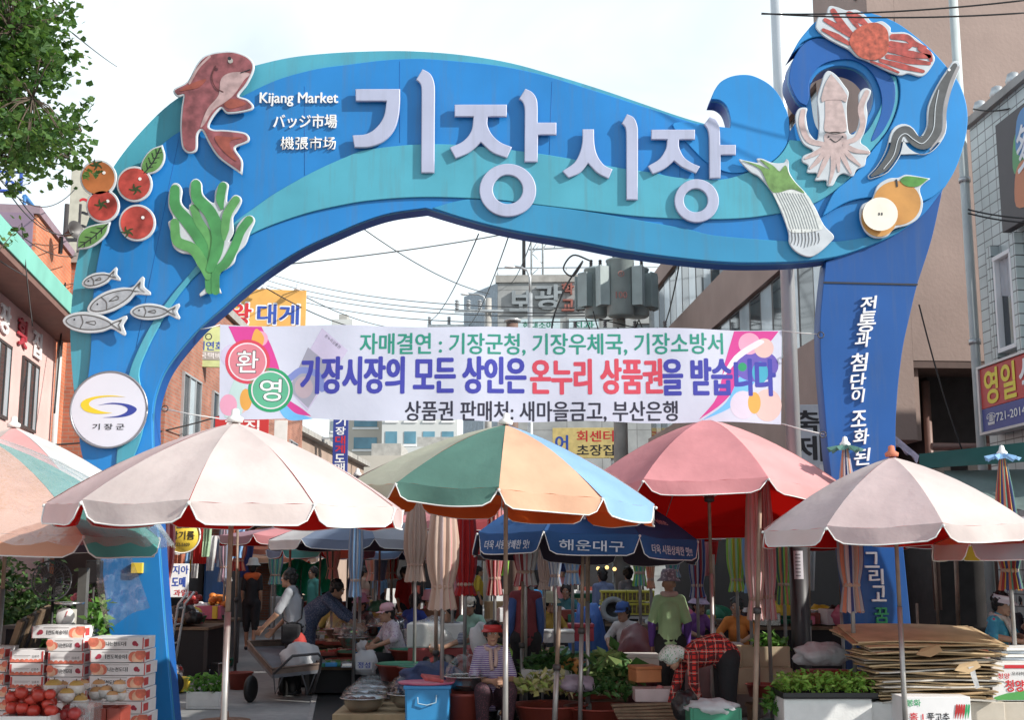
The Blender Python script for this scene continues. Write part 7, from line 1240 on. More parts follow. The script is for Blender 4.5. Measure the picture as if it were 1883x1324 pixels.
def person(label, loc, yaw, lean=0, J=None, sit=None, shirt=None, pants=None, sleeve=.5, hair=True, hat=None, hatm=None, nod=0, turn=0, skin=None, arms=None, vox=.009, pant_len=1.0, h=1.0, curl=False, extra=None, hunch=0):
    skin = skin or M_skin; t = thing('person', label, 'person', loc, yaw, 'people in the market'); t.scale = (.9, .95, 1)
    V = Vector; j = {'pelvis': V((0, 0, .84)), 'waist': V((0, 0, .99)), 'chest': V((0, 0, 1.15)), 'neck': V((0, .01, 1.31)), 'head': V((0, -.015, 1.45))}
    for s, k in ((-1, 'L'), (1, 'R')):
        j['sh' + k] = V((s * .14, .01, 1.27)); j['el' + k] = V((s * .18, .03, 1.02)); j['wr' + k] = V((s * .18, -.05, .8)); j['hip' + k] = V((s * .085, 0, .81)); j['kn' + k] = V((s * .09, -.015, .45)); j['an' + k] = V((s * .09, .015, .08)); j['toe' + k] = V((s * .105, -.14, .03))
    dz = 0
    if sit is not None:
        dz = sit - .84
        for s, k in ((-1, 'L'), (1, 'R')): j['hip' + k].z = sit - .02; j['kn' + k] = V((s * .15, -.38, max(sit + .04, .42))); j['an' + k] = V((s * .13, -.36 if sit > .35 else -.28, .08)); j['toe' + k] = V((s * .15, -.5 if sit > .35 else -.42, .03))
    Rx = Matrix.Rotation(R(lean), 3, 'X'); P0 = V((0, 0, .84))
    for k in ('waist', 'chest', 'neck', 'head', 'shL', 'shR', 'elL', 'elR', 'wrL', 'wrR'):
        a = lean * (.6 if k == 'waist' else 1) + (hunch if k in ('neck', 'head', 'shL', 'shR') else 0); j[k] = Matrix.Rotation(R(a), 3, 'X') @ (j[k] - P0) + P0
    for k in ('pelvis', 'waist', 'chest', 'neck', 'head', 'shL', 'shR', 'elL', 'elR', 'wrL', 'wrR'): j[k].z += dz
    for k, v in (arms or {}).items(): j[k] = V(v)
    for k, v in (J or {}).items(): j[k] = V(v)
    for k in j: j[k] = j[k] * h
    HM = Matrix.Translation(j['head']) @ Matrix.Rotation(R(turn), 4, 'Z') @ Matrix.Rotation(R(lean * .35 + nod), 4, 'X') @ Matrix.Diagonal((h, h, h, 1))
    b = MB()
    for a, c, ra, rb in (('pelvis', 'waist', .135, .125), ('waist', 'chest', .125, .13), ('chest', 'neck', .12, .06), ('neck', 'head', .05, .05)): cap_(b, j[a], j[c], ra, rb)
    for k in 'LR':
        cap_(b, j['chest'].lerp(j['neck'], .75), j['sh' + k], .07, .058); cap_(b, j['sh' + k], j['el' + k], .052, .04); cap_(b, j['el' + k], j['wr' + k], .04, .026); cap_(b, j['pelvis'], j['hip' + k], .1, .1); cap_(b, j['hip' + k], j['kn' + k], .09, .06); cap_(b, j['kn' + k], j['an' + k], .056, .036); cap_(b, j['an' + k] + V((0, .03, -.03)), j['toe' + k], .036, .03)
        d = (j['wr' + k] - j['el' + k]).normalized(); side = V((1 if k == 'R' else -1, 0, 0)); pn = side - d * side.dot(d); pn.normalize(); ac = d.cross(pn)        # ac: across the knuckles
        w0 = j['wr' + k]
        if ac.y > 0: ac = -ac
        for u in (-.026, -.009, .009, .026): cap_(b, w0 + ac * u * .5, w0 + d * .08 + ac * u, .015, .0125, 8)
        for u, ln in ((-.03, .062), (-.01, .08), (.01, .085), (.03, .075)):
            f0 = w0 + d * .085 + ac * u; f1 = f0 + d * ln * .5 - pn * .012 + ac * u * .12; f2 = f1 + d * ln * .4 - pn * .03; cap_(b, f0, f1, .0095, .009, 8); cap_(b, f1, f2, .009, .0078, 8)
        th = w0 + d * .025 + ac * .02; t1 = th + d * .03 + ac * .03 - pn * .014; cap_(b, th, t1, .013, .011, 8); cap_(b, t1, t1 + d * .028 + ac * .008 - pn * .012, .0105, .009, 8)
    for c, r_ in (((0, .005, .02), (.076, .092, .098)), ((0, -.03, -.05), (.055, .058, .062)), ((0, -.092, -.012), (.013, .018, .02)), ((0, -.085, .012), (.01, .012, .03)), ((-.077, .01, -.005), (.012, .02, .03)), ((.077, .01, -.005), (.012, .02, .03)), ((0, -.078, -.06), (.026, .014, .012)), ((0, -.07, -.09), (.025, .022, .02))): b.ball(c, r_, 16, M=None) if 0 else b.add(*ballgeo(c, r_), 0, True, HM)
    remesh(b.build('body', skin, t), vox)
    e = MB()
    for s in (-1, 1): e.ball(HM @ V((s * .031, -.079, .012)), .0115, 8); e.ball(HM @ V((s * .031, -.0865, .012)), .006, 8, 1); e.tube([HM @ V((s * .015, -.09, .036)), HM @ V((s * .032, -.091, .041)), HM @ V((s * .05, -.082, .036))], .004, 5, 1)
    e.build('eyes', [M_white, M_hair], t); MB().tube([HM @ V((-.022, -.089, -.058)), HM @ V((0, -.095, -.06)), HM @ V((.022, -.089, -.058))], .0042, 5).build('lips', mat('lips', (.3, .1, .09), .5, .1), t)
    if shirt:
        c = MB()
        for a, c2, ra, rb in (('pelvis', 'waist', .15, .138), ('waist', 'chest', .138, .138), ('chest', 'neck', .132, .07)): cap_(c, j[a], j[c2], ra, rb)
        for k in 'LR':
            cap_(c, j['waist'].lerp(j['pelvis'], .3), j['pelvis'].lerp(j['hip' + k], .9), .12, .108); cap_(c, j['chest'].lerp(j['neck'], .75), j['sh' + k], 0.078, .066)
            if sleeve > 0:
                s1 = min(1, sleeve * 2); cap_(c, j['sh' + k], j['sh' + k].lerp(j['el' + k], s1), .063, .058 if sleeve <= .5 else .052)
                if sleeve > .5: cap_(c, j['el' + k], j['el' + k].lerp(j['wr' + k], (sleeve - .5) * 2), .056, .042)
        remesh(c.build('shirt', shirt, t), max(vox, .01), 4)
    if pants:
        c = MB(); cap_(c, j['pelvis'], j['pelvis'] + (j['waist'] - j['pelvis']) * .3, .15, .146)
        for k in 'LR':
            cap_(c, j['pelvis'], j['hip' + k], .118, .118); l1 = min(1, pant_len * 2); cap_(c, j['hip' + k], j['hip' + k].lerp(j['kn' + k], l1), .112, .085)
            if pant_len > .5: cap_(c, j['kn' + k], j['kn' + k].lerp(j['an' + k], (pant_len - .5) * 2), .085, .066)
        remesh(c.build('trousers', pants, t), max(vox, .012), 4)
    for k in 'LR': f = MB(); cap_(f, j['an' + k] + V((0, .035, -.045)), j['toe' + k] + V((0, -.01, -.002)), .04, .036); remesh(f.build('shoe', shoe_m, t), .012)
    if hair:
        c = MB(); c.add(*ballgeo((0, .018, .035), (.087, .098, .092)), 0, True, HM); c.add(*ballgeo((0, .06, -.02), (.078, .055, .075)), 0, True, HM); rs = random.Random(len(label))
        for k in range(70 if curl else 26):
            a, el = rs.uniform(-.6, 3.75), rs.uniform(-.5, 1.5); r_ = 1.0; c.add(*ballgeo((.088 * math.cos(a) * math.cos(el), .02 + .1 * math.sin(a) * math.cos(el), .035 + .09 * math.sin(el)), (.021,) * 3 if curl else (.016,) * 3), 0, True, HM)
        remesh(c.build('hair', M_hair, t), .008, 1)
    if hat == 'bucket': MB().lathe([(.15, -.0), (.148, .006), (.103, .045), (.096, .1), (.075, .135), (0, .145)], (0, .01, .035), 26, sy=1.12, M=HM).build('hat', hatm, t)
    if hat == 'cap':
        o = MB().lathe([(.094, 0), (.094, .05), (.07, .09), (0, .105)], (0, .012, .035), 24, sy=1.1, M=HM).build('cap', hatm, t); v = [(.085 * math.sin(a) * (1 if r_ == 0 else 1.0), -.075 * math.cos(a) - r_ * math.cos(a) * .075 - .01, .04 - .02 * r_) for r_ in (0, 1) for a in [R(-65 + 13 * i) for i in range(11)]]; MB().add(v, [(i, i + 1, i + 12, i + 11) for i in range(10)], 0, True, HM).build('brim', hatm, o)
    if hat == 'visor':
        o = MB().lathe([(.097, 0), (.1, .005), (.1, .04), (.095, .045)], (0, .008, .05), 26, sy=1.08, M=HM).build('visor_band', hatm, t)
        for dzz in (0, .006): v = [((.097 + .03 * r_) * math.sin(a), -(.1 + .08 * r_ * max(0, math.cos(a)) ** .7) * math.cos(a) + .008, .062 - .033 * r_ - dzz) for r_ in (0, .5, 1) for a in [R(-85 + 10 * i) for i in range(18)]]; MB().add(v, [(r_ * 18 + i, r_ * 18 + i + 1, (r_ + 1) * 18 + i + 1, (r_ + 1) * 18 + i) for r_ in (0, 1) for i in range(17)], 0, True, HM).build('brim', hatm, o)
    if hat == 'scarf':
        c = MB(); c.add(*ballgeo((0, .01, .03), (.098, .112, .105)), 0, True, HM); c.add(*ballgeo((0, .1, -.06), (.085, .06, .12)), 0, True, HM); c.add(*ballgeo((0, -.02, .09), (.1, .11, .05)), 0, True, HM); remesh(c.build('headscarf', hatm, t), .009, 2)
    if extra: extra(t, j, HM)
    return t
def ballgeo(c, r):
    k = MB().ball((0, 0, 0), 1.0, 16); return [(c[0] + v[0] * r[0], c[1] + v[1] * r[1], c[2] + v[2] * r[2]) for v in k.v], k.f
shoe_m = mat('dark_shoe', (.03, .03, .035), .6, .1)
M_lilac = pat('lilac_stripe', 'stripe', (.55, .52, .6), (.16, .08, .3), 16); M_plaid = pat('red_plaid', 'plaid', (.62, .025, .018), (.09, .01, .012), 6.5, (.5, .3, .25)); M_flor = pat('blue_floral', 'dots', (.05, .28, .42), (.1, .4, .5), 11, (.5, .04, .12)); M_navyp = pat('navy_print', 'dots', (.06, .09, .17), (.2, .22, .3), 60); M_palef = pat('pale_floral', 'dots', (.55, .5, .56), (.4, .3, .42), 30); M_scarfg = pat('green_white_scarf', 'dots', (.62, .66, .62), (.12, .34, .16), 55, (.3, .5, .34)); M_dots = pat('dark_dotted', 'dots', (.05, .025, .035), (.14, .05, .07), 60)
M_hatf = pat('grey_floral_hat', 'dots', (.2, .17, .2), (.45, .4, .42), 30)
black = cloth('black', (.015, .015, .018)); X_ = lambda px, Y: gx(px, Y)
def ring(t, name, j, a, b_, r, m, z0=0):      # scarf, towel or strap laid round the neck
    c = MB(); n0 = j['neck']; pts = [n0 + Vector((.085 * math.cos(R(i)), .075 * math.sin(R(i)), .01 + .02 * math.sin(R(i)))) for i in range(-70, 255, 18)]; c.tube([n0 + Vector((.015, -.155, -.17)), n0 + Vector((.03, -.13, -.1))] + pts + [n0 + Vector((-.03, -.13, -.1)), n0 + Vector((-.02, -.165, -.2))], r, 8); c.build(name, m, t)
# foreground vendor with red visor, seated
p = X_(905, 12.5)
person('seated vendor with red visor, lilac striped shirt and pink neck scarf, hands on her knees', p, R(8), 7, sit=.33, shirt=M_lilac, pants=M_dots, sleeve=.42, hat='visor', hatm=mat('visor_red', (.5, .03, .03), .5, .1), curl=True, nod=-5, turn=-6, vox=.0065, arms={'elL': (-.22, -.1, .5), 'wrL': (-.03, -.3, .5), 'elR': (.23, -.1, .5), 'wrR': (.12, -.31, .51)}, extra=lambda t, j, H: ring(t, 'neck_scarf', j, 0, 0, .022, mat('scarf_pink', (.5, .36, .32), .85, .2, 10)))
# stooping woman in red plaid
p = X_(1320, 11.85)
person('stooping woman in a red plaid shirt and green white headscarf filling a black bag', p, R(-80), 82, shirt=M_plaid, pants=black, sleeve=1, hair=False, hat='scarf', hatm=M_scarfg, nod=18, vox=.007, hunch=6, h=.9, arms={'elL': (-.16, -.5, .62), 'wrL': (-.1, -.6, .38), 'elR': (.14, -.42, .6), 'wrR': (.08, -.34, .36)})
# standing woman in pale green shirt, seen from behind
p = X_(1222, 13.6); M_pg = cloth('pale_green', (.36, .52, .28)); M_pur = cloth('purple', (.1, .04, .22))
def sleeves(t, j, H):
    for k in 'LR': c = MB(); cap_(c, j['sh' + k].lerp(j['el' + k], .8), j['el' + k], .056, .052); cap_(c, j['el' + k], j['el' + k].lerp(j['wr' + k], .95), .052, .04); remesh(c.build('sleeve', M_pur, t), .01)
    MB().tube([j['neck'] + Vector((.08 * math.cos(R(i)), .075 * math.sin(R(i)), .03)) for i in range(0, 361, 20)], .032, 8).build('neck_towel', mat('scarf_pink', (.5, .36, .32)), t)
person('standing woman seen from behind in a pale green shirt, purple sleeves and floral bucket hat', p, R(176), 2, h=.97, shirt=M_pg, pants=black, sleeve=.45, hair=False, hat='bucket', hatm=M_hatf, vox=.008, extra=sleeves, arms={'elL': (-.225, .02, 1.02), 'wrL': (-.21, -.06, .79), 'elR': (.225, .02, 1.02), 'wrR': (.22, -.05, .78)})
# maroon vest, from behind
p = X_(966, 13.75); person('standing vendor seen from behind in a maroon vest with blue sleeves', p, R(185), 4, shirt=cloth('maroon', (.2, .035, .045)), pants=black, sleeve=.1, hair=True, vox=.01, extra=lambda t, j, H: [remesh((lambda c: (cap_(c, j['sh' + k], j['el' + k], .062, .054), cap_(c, j['el' + k], j['wr' + k], .054, .042), c.build('sleeve', cloth('blue', (.05, .1, .28)), t))[-1])(MB()), .012) for k in 'LR'])
p = X_(900, 12.9); person('crouching person with dark hair and a lime green shirt behind the red visor', p, R(150), 25, sit=.32, shirt=cloth('lime', (.3, .56, .12)), pants=black, sleeve=.5, vox=.011)
# woman at the cart
p = X_(556, 15.9)
def shbag(t, j, H):
    MB().tube([j['shL'] + Vector((0, -.02, .075)), j['chest'] + Vector((.02, -.15, .0)), j['hipR'] + Vector((.1, -.1, .12)), j['hipR'] + Vector((.13, .02, .05)), j['hipR'] + Vector((.1, .14, .14)), j['chest'] + Vector((.0, .155, .05)), j['shL'] + Vector((0, .02, .078))], .012, 6).build('bag_strap', black, t)
    MB().box(j['hipR'] + Vector((.16, .02, -.05)), (.08, .26, .24)).build('shoulder_bag', black, t, .03); remesh((lambda c: (c.ball(j['hipR'] + Vector((.13, .12, -.22)), (.09, .12, .2), 16), c.build('red_jacket', cloth('red', (.5, .06, .05)), t))[-1])(MB()), .015)
person('woman in a grey T-shirt with a black shoulder bag reaching over the hand cart', p, R(-98), 9, shirt=cloth('grey', (.36, .38, .41)), pants=black, sleeve=.42, curl=True, vox=.009, arms={'elR': (.2, -.2, 1.0), 'wrR': (.17, -.38, .84), 'elL': (-.2, -.14, .98), 'wrL': (-.17, -.33, .8)}, extra=shbag)
# man walking away
p = X_(477, 24.0)
def vest(t, j, H): c = MB(); [cap_(c, j['chest'].lerp(j['neck'], .85) + Vector((0, .0, .0)), j['sh' + k].lerp(j['neck'], .25), .09, .085) for k in 'LR']; remesh(c.build('orange_shoulders', cloth('orange', (.6, .12, .03)), t), .014)
person('man in pale bucket hat and orange shouldered black top walking away up the lane', p, R(178), 3, J={'anL': (-.09, .12, .12), 'toeL': (-.1, -.02, .04), 'knL': (-.09, .02, .46), 'anR': (.1, -.1, .08), 'toeR': (.11, -.26, .03)}, shirt=black, pants=black, sleeve=.4, pant_len=.62, hat='bucket', hatm=cloth('pale', (.55, .55, .52)), vox=.012, h=1.08, extra=vest)
p = X_(578, 17.0); person('woman in navy patterned clothes bending to the right over the far tubs', p, R(88), 42, shirt=M_navyp, pants=M_navyp, sleeve=.75, curl=True, vox=.011, nod=10, arms={'elR': (.16, -.55, .95), 'wrR': (.12, -.72, .82), 'elL': (-.16, -.5, .95), 'wrL': (-.1, -.7, .82)})
SM = [('seated person in a yellow shirt seen from behind in the lane', 623, 19.2, R(170), .42, cloth('yellow', (.55, .5, .16)), None, None, True), ('seated vendor with a pink cap and pale floral blouse beside the covered white box', 738, 15.9, R(-60), .42, M_palef, 'cap', cloth('pink', (.65, .38, .42)), False), ('person in royal blue with dark curly hair behind the pink capped vendor', 760, 17.6, R(150), .5, cloth('royal', (.03, .06, .3)), None, None, True),
      ('seated person with a white cap deep in the lane', 664, 20.5, R(60), .5, cloth('sky', (.3, .4, .6)), 'cap', cloth('white', (.65, .66, .68)), False), ('seated person with a mauve hat and dark clothes deep in the lane', 682, 19.6, R(-30), .42, cloth('charcoal', (.03, .03, .04)), 'bucket', cloth('mauve', (.42, .24, .36)), False), ('seated dark haired vendor in a striped top beside the slim black pole', 842, 15.2, R(-40), .45, pat('navy_stripe', 'stripe', (.4, .42, .46), (.05, .06, .12), 18), None, None, True), ('seated vendor in a rose top far back in the middle row', 800, 20.3, R(20), .5, cloth('rose', (.4, .14, .18)), None, None, True), ('seated vendor in mustard behind the front row of vegetable tubs', 1002, 16.9, R(25), .5, cloth('mustard', (.45, .28, .05)), 'bucket', cloth('khaki', (.3, .27, .18)), True), ('seated vendor in white with a blue cap near the yellow crates', 1150, 15.4, R(-35), .45, cloth('white2', (.6, .6, .6)), 'cap', cloth('cap_blue', (.05, .12, .35)), True), ('seated vendor in violet against the dark right counters', 1262, 16.3, R(30), .5, cloth('violet', (.2, .08, .3)), 'bucket', cloth('lilac', (.45, .36, .5)), True), ('seated vendor in orange beyond the plywood crates', 1345, 15.6, R(-20), .5, cloth('orange2', (.6, .2, .04)), None, None, True), ('seated vendor in mint behind the red folded parasol', 872, 16.6, R(-15), .48, cloth('mint', (.3, .5, .4)), 'cap', cloth('cream', (.6, .55, .45)), True), ('seated vendor in brown deep behind the covered white box', 792, 18.2, R(10), .5, cloth('brown', (.2, .1, .06)), 'bucket', cloth('pink2', (.6, .3, .35)), True), ('seated vendor in teal far back under the blue drinks parasol', 1040, 19.8, R(-10), .6, cloth('teal', (.06, .2, .22)), None, None, True)]
for l_, px, Y, yw, st, m, ht, hm, cu in SM: person(l_, X_(px, Y), yw, 14, sit=st, shirt=m, pants=black, sleeve=.6, hat=ht, hatm=hm, curl=cu, vox=.012, arms={'elL': (-.25, -.14, st + .28), 'wrL': (-.12, -.34, st + .2), 'elR': (.25, -.14, st + .28), 'wrR': (.12, -.34, st + .2)})
p = X_(1106, 19.4); person('standing woman in a blue grey blouse with tied dark hair under the warm bulbs', p, R(200), 6, shirt=cloth('blue_grey', (.17, .22, .36)), pants=black, sleeve=.6, curl=False, vox=.012)
# right hand vendor in floral shirt
p = X_(1797, 12.85)
def towel(t, j, H): ring(t, 'towel', j, 0, 0, .03, mat('towel', (.55, .5, .45), .9, .2, 12, bump=.6))
person('seated vendor in a blue floral shirt with white visor and towel round her neck', p, R(42), 10, sit=.62, shirt=M_flor, pants=black, sleeve=.55, hat='visor', hatm=mat('visor_white', (.68, .7, .74), .5, .05), curl=True, nod=8, vox=.0085, arms={'elL': (-.26, -.12, .9), 'wrL': (-.1, -.34, .86), 'elR': (.26, -.12, .9), 'wrR': (.12, -.36, .86)}, extra=towel)
p = X_(1846, 13.7); person('dark clothed vendor resting chin on hand beyond the floral shirt', p, R(10), 16, sit=.62, shirt=cloth('charcoal', (.03, .03, .04)), pants=black, sleeve=.5, vox=.01, skin=M_skin2, arms={'elL': (-.2, -.28, .9), 'wrL': (-.07, -.33, 1.06), 'elR': (.25, -.2, .9), 'wrR': (.1, -.4, .9)})
# bake the grown surfaces
def finish(todo):
    for o, vx, sm in todo:
        r_ = o.modifiers.new('r', 'REMESH'); r_.mode = 'VOXEL'; r_.voxel_size = vx; r_.use_smooth_shade = True; s_ = o.modifiers.new('s', 'SMOOTH'); s_.iterations = sm; s_.factor = .5
    dg = bpy.context.evaluated_depsgraph_get(); dg.update()
    for o, vx, sm in todo:
        me = bpy.data.meshes.new_from_object(o.evaluated_get(dg)); old = o.data; mm = list(old.materials); o.modifiers.clear(); o.data = me; me.name = o.name
        me.materials.clear(); [me.materials.append(m) for m in mm]; bpy.data.meshes.remove(old)
finish(PENDING)
# ================================================================ far end of the lane: shop fronts, stalls and passers-by
fr_ = random.Random(77)
def front(label, px0, px1, Y, h, col, awn, txt, tc, rz=0):
    a, b_ = gx(px0, Y), gx(px1, Y); w = b_.x - a.x; t = thing('market_shop', label, 'shop front', ((a.x + b_.x) / 2, Y, 0), rz)
    sbox('wall', (-w / 2, 0, 0), (w / 2, 3, h), col, t); sbox('dark_opening_panel', (-w / 2 + .3, -.06, .05), (w / 2 - .3, -.004, h - 1.0), M_dark, t); sbox('signboard', (-w / 2 + .1, -.3, h - .85), (w / 2 - .1, -.01, h - .1), awn, t, .01)  # near-black panel on the wall stands in for the shade inside an open front
    lettering(t, txt, 0, -.306, h - .48, min(w * .7, .5 * len(txt)), .42, tc, .02)
    for i in range(3): sbox('crate', (-w / 2 + .4 + i * w * .28, -.8, .0), (-w / 2 + .4 + i * w * .28 + w * .2, -.2, .6 + .12 * (i % 2)), [M_styro, M_redtub, M_bluep][i], t)
    return t
front('far shop with a blue board facing down the lane behind the green tarpaulin', 545, 700, 58, 3.6, M_conc, M_navyb, '건어물', M_txw); front('far shop with a yellow board beyond the folded tan parasols', 700, 830, 54, 3.4, mat('tan_render', (.36, .27, .22)), M_yel, '기장미역', M_txr)
front('shop with a red board under the grey office building', 890, 1010, 52, 3.4, M_conc, M_redb, '수산물', M_txy); front('shop with a green board under the right half of the office building', 1010, 1160, 51, 3.4, M_conc, M_grb, '야채과일', M_txw)
for i in range(16):
    px, Y = fr_.uniform(500, 1150), fr_.uniform(27, 46)
    if 905 < px < 960: continue
    c1, c2 = fr_.choice([('coral', 'orange'), ('blue', 'sky'), ('palepink', 'cream'), ('rose', 'red'), ('teal', 'white'), ('bluegrey', 'grey'), ('yellow', 'cream'), ('green', 'palegreen')]); A = gx(px, Y)
    umbrella('distant open %s and %s parasol over the far stalls' % (c1.replace('palepink', 'pale pink').replace('bluegrey', 'blue grey'), c2.replace('palegreen', 'pale green')), (px, 1038 - (fr_.uniform(2.5, 2.75) - CH) * F / Y), Y, fr_.uniform(1.1, 1.35), fr_.uniform(1.85, 2.05), [c1, c2], 'greylin', 8, fr_.uniform(0, .7), (0, 0), .12, False, q=4, m=2, group='distant parasols, ' + c1)
for i in range(14):
    px, Y = fr_.uniform(520, 1150), fr_.uniform(24, 44); s = fr_.uniform(.25, .5); c = fr_.choice([M_redtub, M_bluep, M_greenp, M_styro, M_card, M_boxw])
    tag(MB().box((0, 0, s * .8), (s * 2.4, s * 1.6, s * 1.6)).build('market_crate', c, None, .01, (gx(px, Y).x, Y, 0), fr_.uniform(-.5, .5)), 'stacked crate or box beside the far stalls', 'crate', 'crates beside the far stalls')
WK = [('distant walker in white far down the lane', 560, 36, 'white'), ('walker in teal near the hanging tarpaulin', 588, 25, 'teal'), ('walker in red behind the pink capped vendor', 748, 24, 'red'), ('walker in tan at the middle of the far aisle', 676, 27, 'tan'), ('shopper in grey behind the yellow crates', 1150, 22, 'grey'), ('distant walker in coral far down the lane', 610, 40, 'coral'), ('distant walker in navy far down the lane', 655, 31, 'navy'), ('distant walker in sky blue beyond the tan folded parasols', 705, 33, 'sky'), ('distant shopper in yellow beyond the red folded parasol', 880, 30, 'yellow'), ('distant shopper in rose right of the maroon vendor', 1030, 28, 'rose')]
N0 = len(PENDING)
for l_, px, Y, c in WK: person(l_, gx(px, Y), fr_.uniform(-3, 3), 3, shirt=K[c], pants=black, sleeve=.5, curl=True, vox=.016)
dg = bpy.context.evaluated_depsgraph_get()
finish(PENDING[N0:])
# brackets and fixings on the gate
b_ = AP((253, 1045)); sbox('bracket', (b_.x - .05, -.05, b_.y - .05), (b_.x + .06, -.002, b_.y + .05), M_yel, arch, .004)
for p in ((385, 620), (305, 752), (1508, 617), (1512, 800)): q = AP(p); MB().tube([(q.x + .03 * math.cos(R(i * 30)), -.03, q.y + .03 * math.sin(R(i * 30))) for i in range(13)], .006, 5).build('eye_bolt', M_frame, arch)
# sheet joints
for i, (p, q) in enumerate((((735, 112), (735, 262)), ((1015, 150), (1010, 284)), ((330, 250), (250, 640)), ((1690, 110), (1630, 150)), ((560, 158), (560, 322)), ((1250, 232), (1250, 325)))):
    a, c = AP(p), AP(q); MB().tube([(a.x, -.0005 if i != 3 else -.0405, a.y), (c.x, -.0005 if i != 3 else -.0405, c.y)], .0022, 4).build('sheet_joint', M_deep, arch)
# ================================================================ more of the market: left stalls and the trays between the parasols
awning('added grey fabric awning shading the left row of stalls behind the arch leg', (Vector((-6.9, 17.2, 2.75)), Vector((-6.9, 27, 2.75)), Vector((-5.3, 27, 2.4)), Vector((-4.9, 17.2, 2.4))), mat('added_shade_awning_grey', (.2, .22, .25), .7, .15, 2))  # added awning, put in to darken the stalls below it
for i in range(16):
    rs = random.Random(300 + i); px = 308 + i * 9.5; Y = rs.uniform(17.6, 22.5); c = ['white', 'rose', 'bluegrey', 'white', 'coral', 'sky', 'tan', 'white', 'red', 'palegreen'][i % 10]; w = rs.uniform(.12, .26); h = rs.uniform(.45, .9); v_ = []
    for a in range(9):
        for b_ in range(6): v_.append((-w / 2 + w * a / 8 * (1 - .25 * b_ / 5), .045 * math.sin(a * 2.1 + i + b_ * .3), -h * b_ / 5))
    tag(MB().add(v_, [(a * 6 + b_, a * 6 + b_ + 1, a * 6 + b_ + 7, a * 6 + b_ + 6) for a in range(8) for b_ in range(5)], 0, True).build('hanging_cloth', K[c], None, 0, (gx(px, Y).x, Y, rs.uniform(2.0, 2.3))), '%s cloth or bag hung under the added left row awning' % c.replace('bluegrey', 'blue grey').replace('palegreen', 'pale green'), 'cloth', 'cloths hung under the left awning, ' + c)
tag(MB().box((0, 0, 1.2), (.04, 3.2, 2.0)).build('blue_board', mat('blue_hoarding', (.04, .14, .38), .6, .15, 2), None, .004, (gx(455, 27).x - .6, 27.5, 0), R(4)), 'blue painted board closing the left row beyond the walking man', 'hoarding')
goods(22, 338, 378, 18.2, 19.4, .73, .76, 'small basket, box or bundle on the dark left counter', 'goods on the dark left counter', 61); goods(18, 388, 420, 19.9, 20.9, .75, .78, 'small basket, box or bundle on the farther left counter', 'goods on the farther left counter', 63)
goods(14, 318, 345, 15.9, 17.6, 0, .02, 'low box or basin on the ground before the left counters', 'goods on the ground before the left counters', 65); goods(12, 385, 430, 18.4, 21, 0, .05, 'low box or basin on the ground beside the far left counter', 'goods beside the far left counter', 67)
rq = random.Random(91)
def tray(px, Y, z, w, d, m, food, label, group):
    t = open_box('flat_tray', label, 'tray', gx(px, Y).x, Y, z, w, d, .05, m, R(rq.uniform(-8, 8)), .012, group, 'tray'); f = MB()
    for k in range(22): f.ball((rq.uniform(-.42, .42) * w, rq.uniform(-.4, .4) * d, .035 + rq.uniform(0, .02)), (rq.uniform(.02, .045), rq.uniform(.02, .04), .018), 8)
    f.build('goods', food, t)
FD = [mat('seafood_grey', (.2, .2, .2), .3, .4, 12), mat('seafood_brown', (.14, .08, .05), .35, .4, 12), mat('greens_mix', (.06, .16, .04), .5, .4, 12), mat('roots_pale', (.45, .38, .28), .6, .3, 12), mat('peppers_red', (.4, .04, .03), .4, .3, 12)]
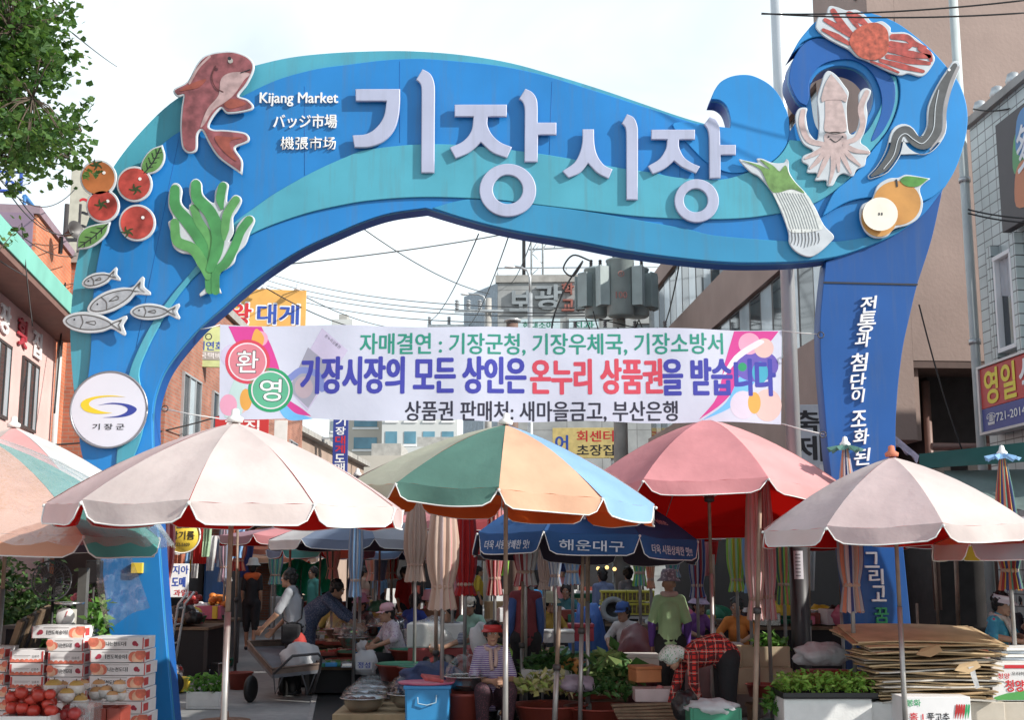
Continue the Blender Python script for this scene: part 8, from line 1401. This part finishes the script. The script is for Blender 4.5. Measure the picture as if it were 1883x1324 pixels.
for i in range(34):
    row = i % 4; Y = [15.9, 16.9, 17.9, 18.9][row] + rq.uniform(-.2, .2); px = 588 + (i // 4) * 19 + rq.uniform(-5, 5) + row * 3
    tray(px, Y, .36 + row * .07, rq.uniform(.28, .42), .3, rq.choice([M_greenp, M_greenp, M_redtub, M_steel, M_styro, M_bluep]), rq.choice(FD), 'shallow market tray of fish, roots or greens left of the middle aisle', 'shallow trays left of the middle aisle')
for i in range(22):
    Y = [14.6, 15.4, 16.4][i % 3] + rq.uniform(-.2, .2); px = 985 + (i // 3) * 26 + rq.uniform(-7, 7)
    tray(px, Y, .3 + (i % 3) * .1, rq.uniform(.26, .4), .28, rq.choice([M_greenp, M_redtub, M_steel, M_styro, M_bluep, M_card]), rq.choice(FD), 'shallow market tray of roots, greens or fish behind the vegetable tubs', 'shallow trays behind the vegetable tubs')
for i, (px, Y) in enumerate(((648, 17.9), (632, 18.4), (690, 18.2), (705, 18.9), (660, 16.3), (735, 17.2))): bowl('domed steel bowl among the shallow trays of the far aisle', px, Y, .5 + (i % 3) * .05, .2, group='domed bowls of the far aisle')
for x0, x1, Y, z, l_ in ((585, 770, 16.3, .35, 'low trestle under the nearest row of shallow trays'), (590, 775, 18.4, .49, 'trestle under the farther row of shallow trays'), (980, 1160, 15.4, .29, 'trestle under the trays behind the vegetable tubs')):
    a, b_ = gx(x0, Y).x, gx(x1, Y).x; table(l_, (a + b_) / 2, Y, b_ - a, 1.0, z, M_wood, M_dark)
# let the banner ripple: one gentle wave through the cloth and everything printed on it
def ripple(o, off):
    o.location.y *= .28; off = off + o.location
    if o.name.split('.')[0] != 'rope':
        bm = bmesh.new(); bm.from_mesh(o.data)
        for _ in range(9):
            es = [e for e in bm.edges if e.calc_length() > .03]
            if not es: break
            bmesh.ops.triangulate(bm, faces=[f for f in bm.faces if len(f.verts) > 3]); es = [e for e in bm.edges if e.calc_length() > .03]; bmesh.ops.subdivide_edges(bm, edges=es, cuts=1)
        for v in bm.verts:
            x, z = v.co.x + off.x, v.co.z + off.z; v.co.y += .016 * math.sin(2.3 * x + .6) + .008 * math.sin(5.3 * x + z * 2) + .004 * math.sin(9 * x - 3 * z)
        bm.to_mesh(o.data); bm.free()
    for c in o.children: ripple(c, off)
for c in list(ban.children): ripple(c, Vector((0, 0, 0)))
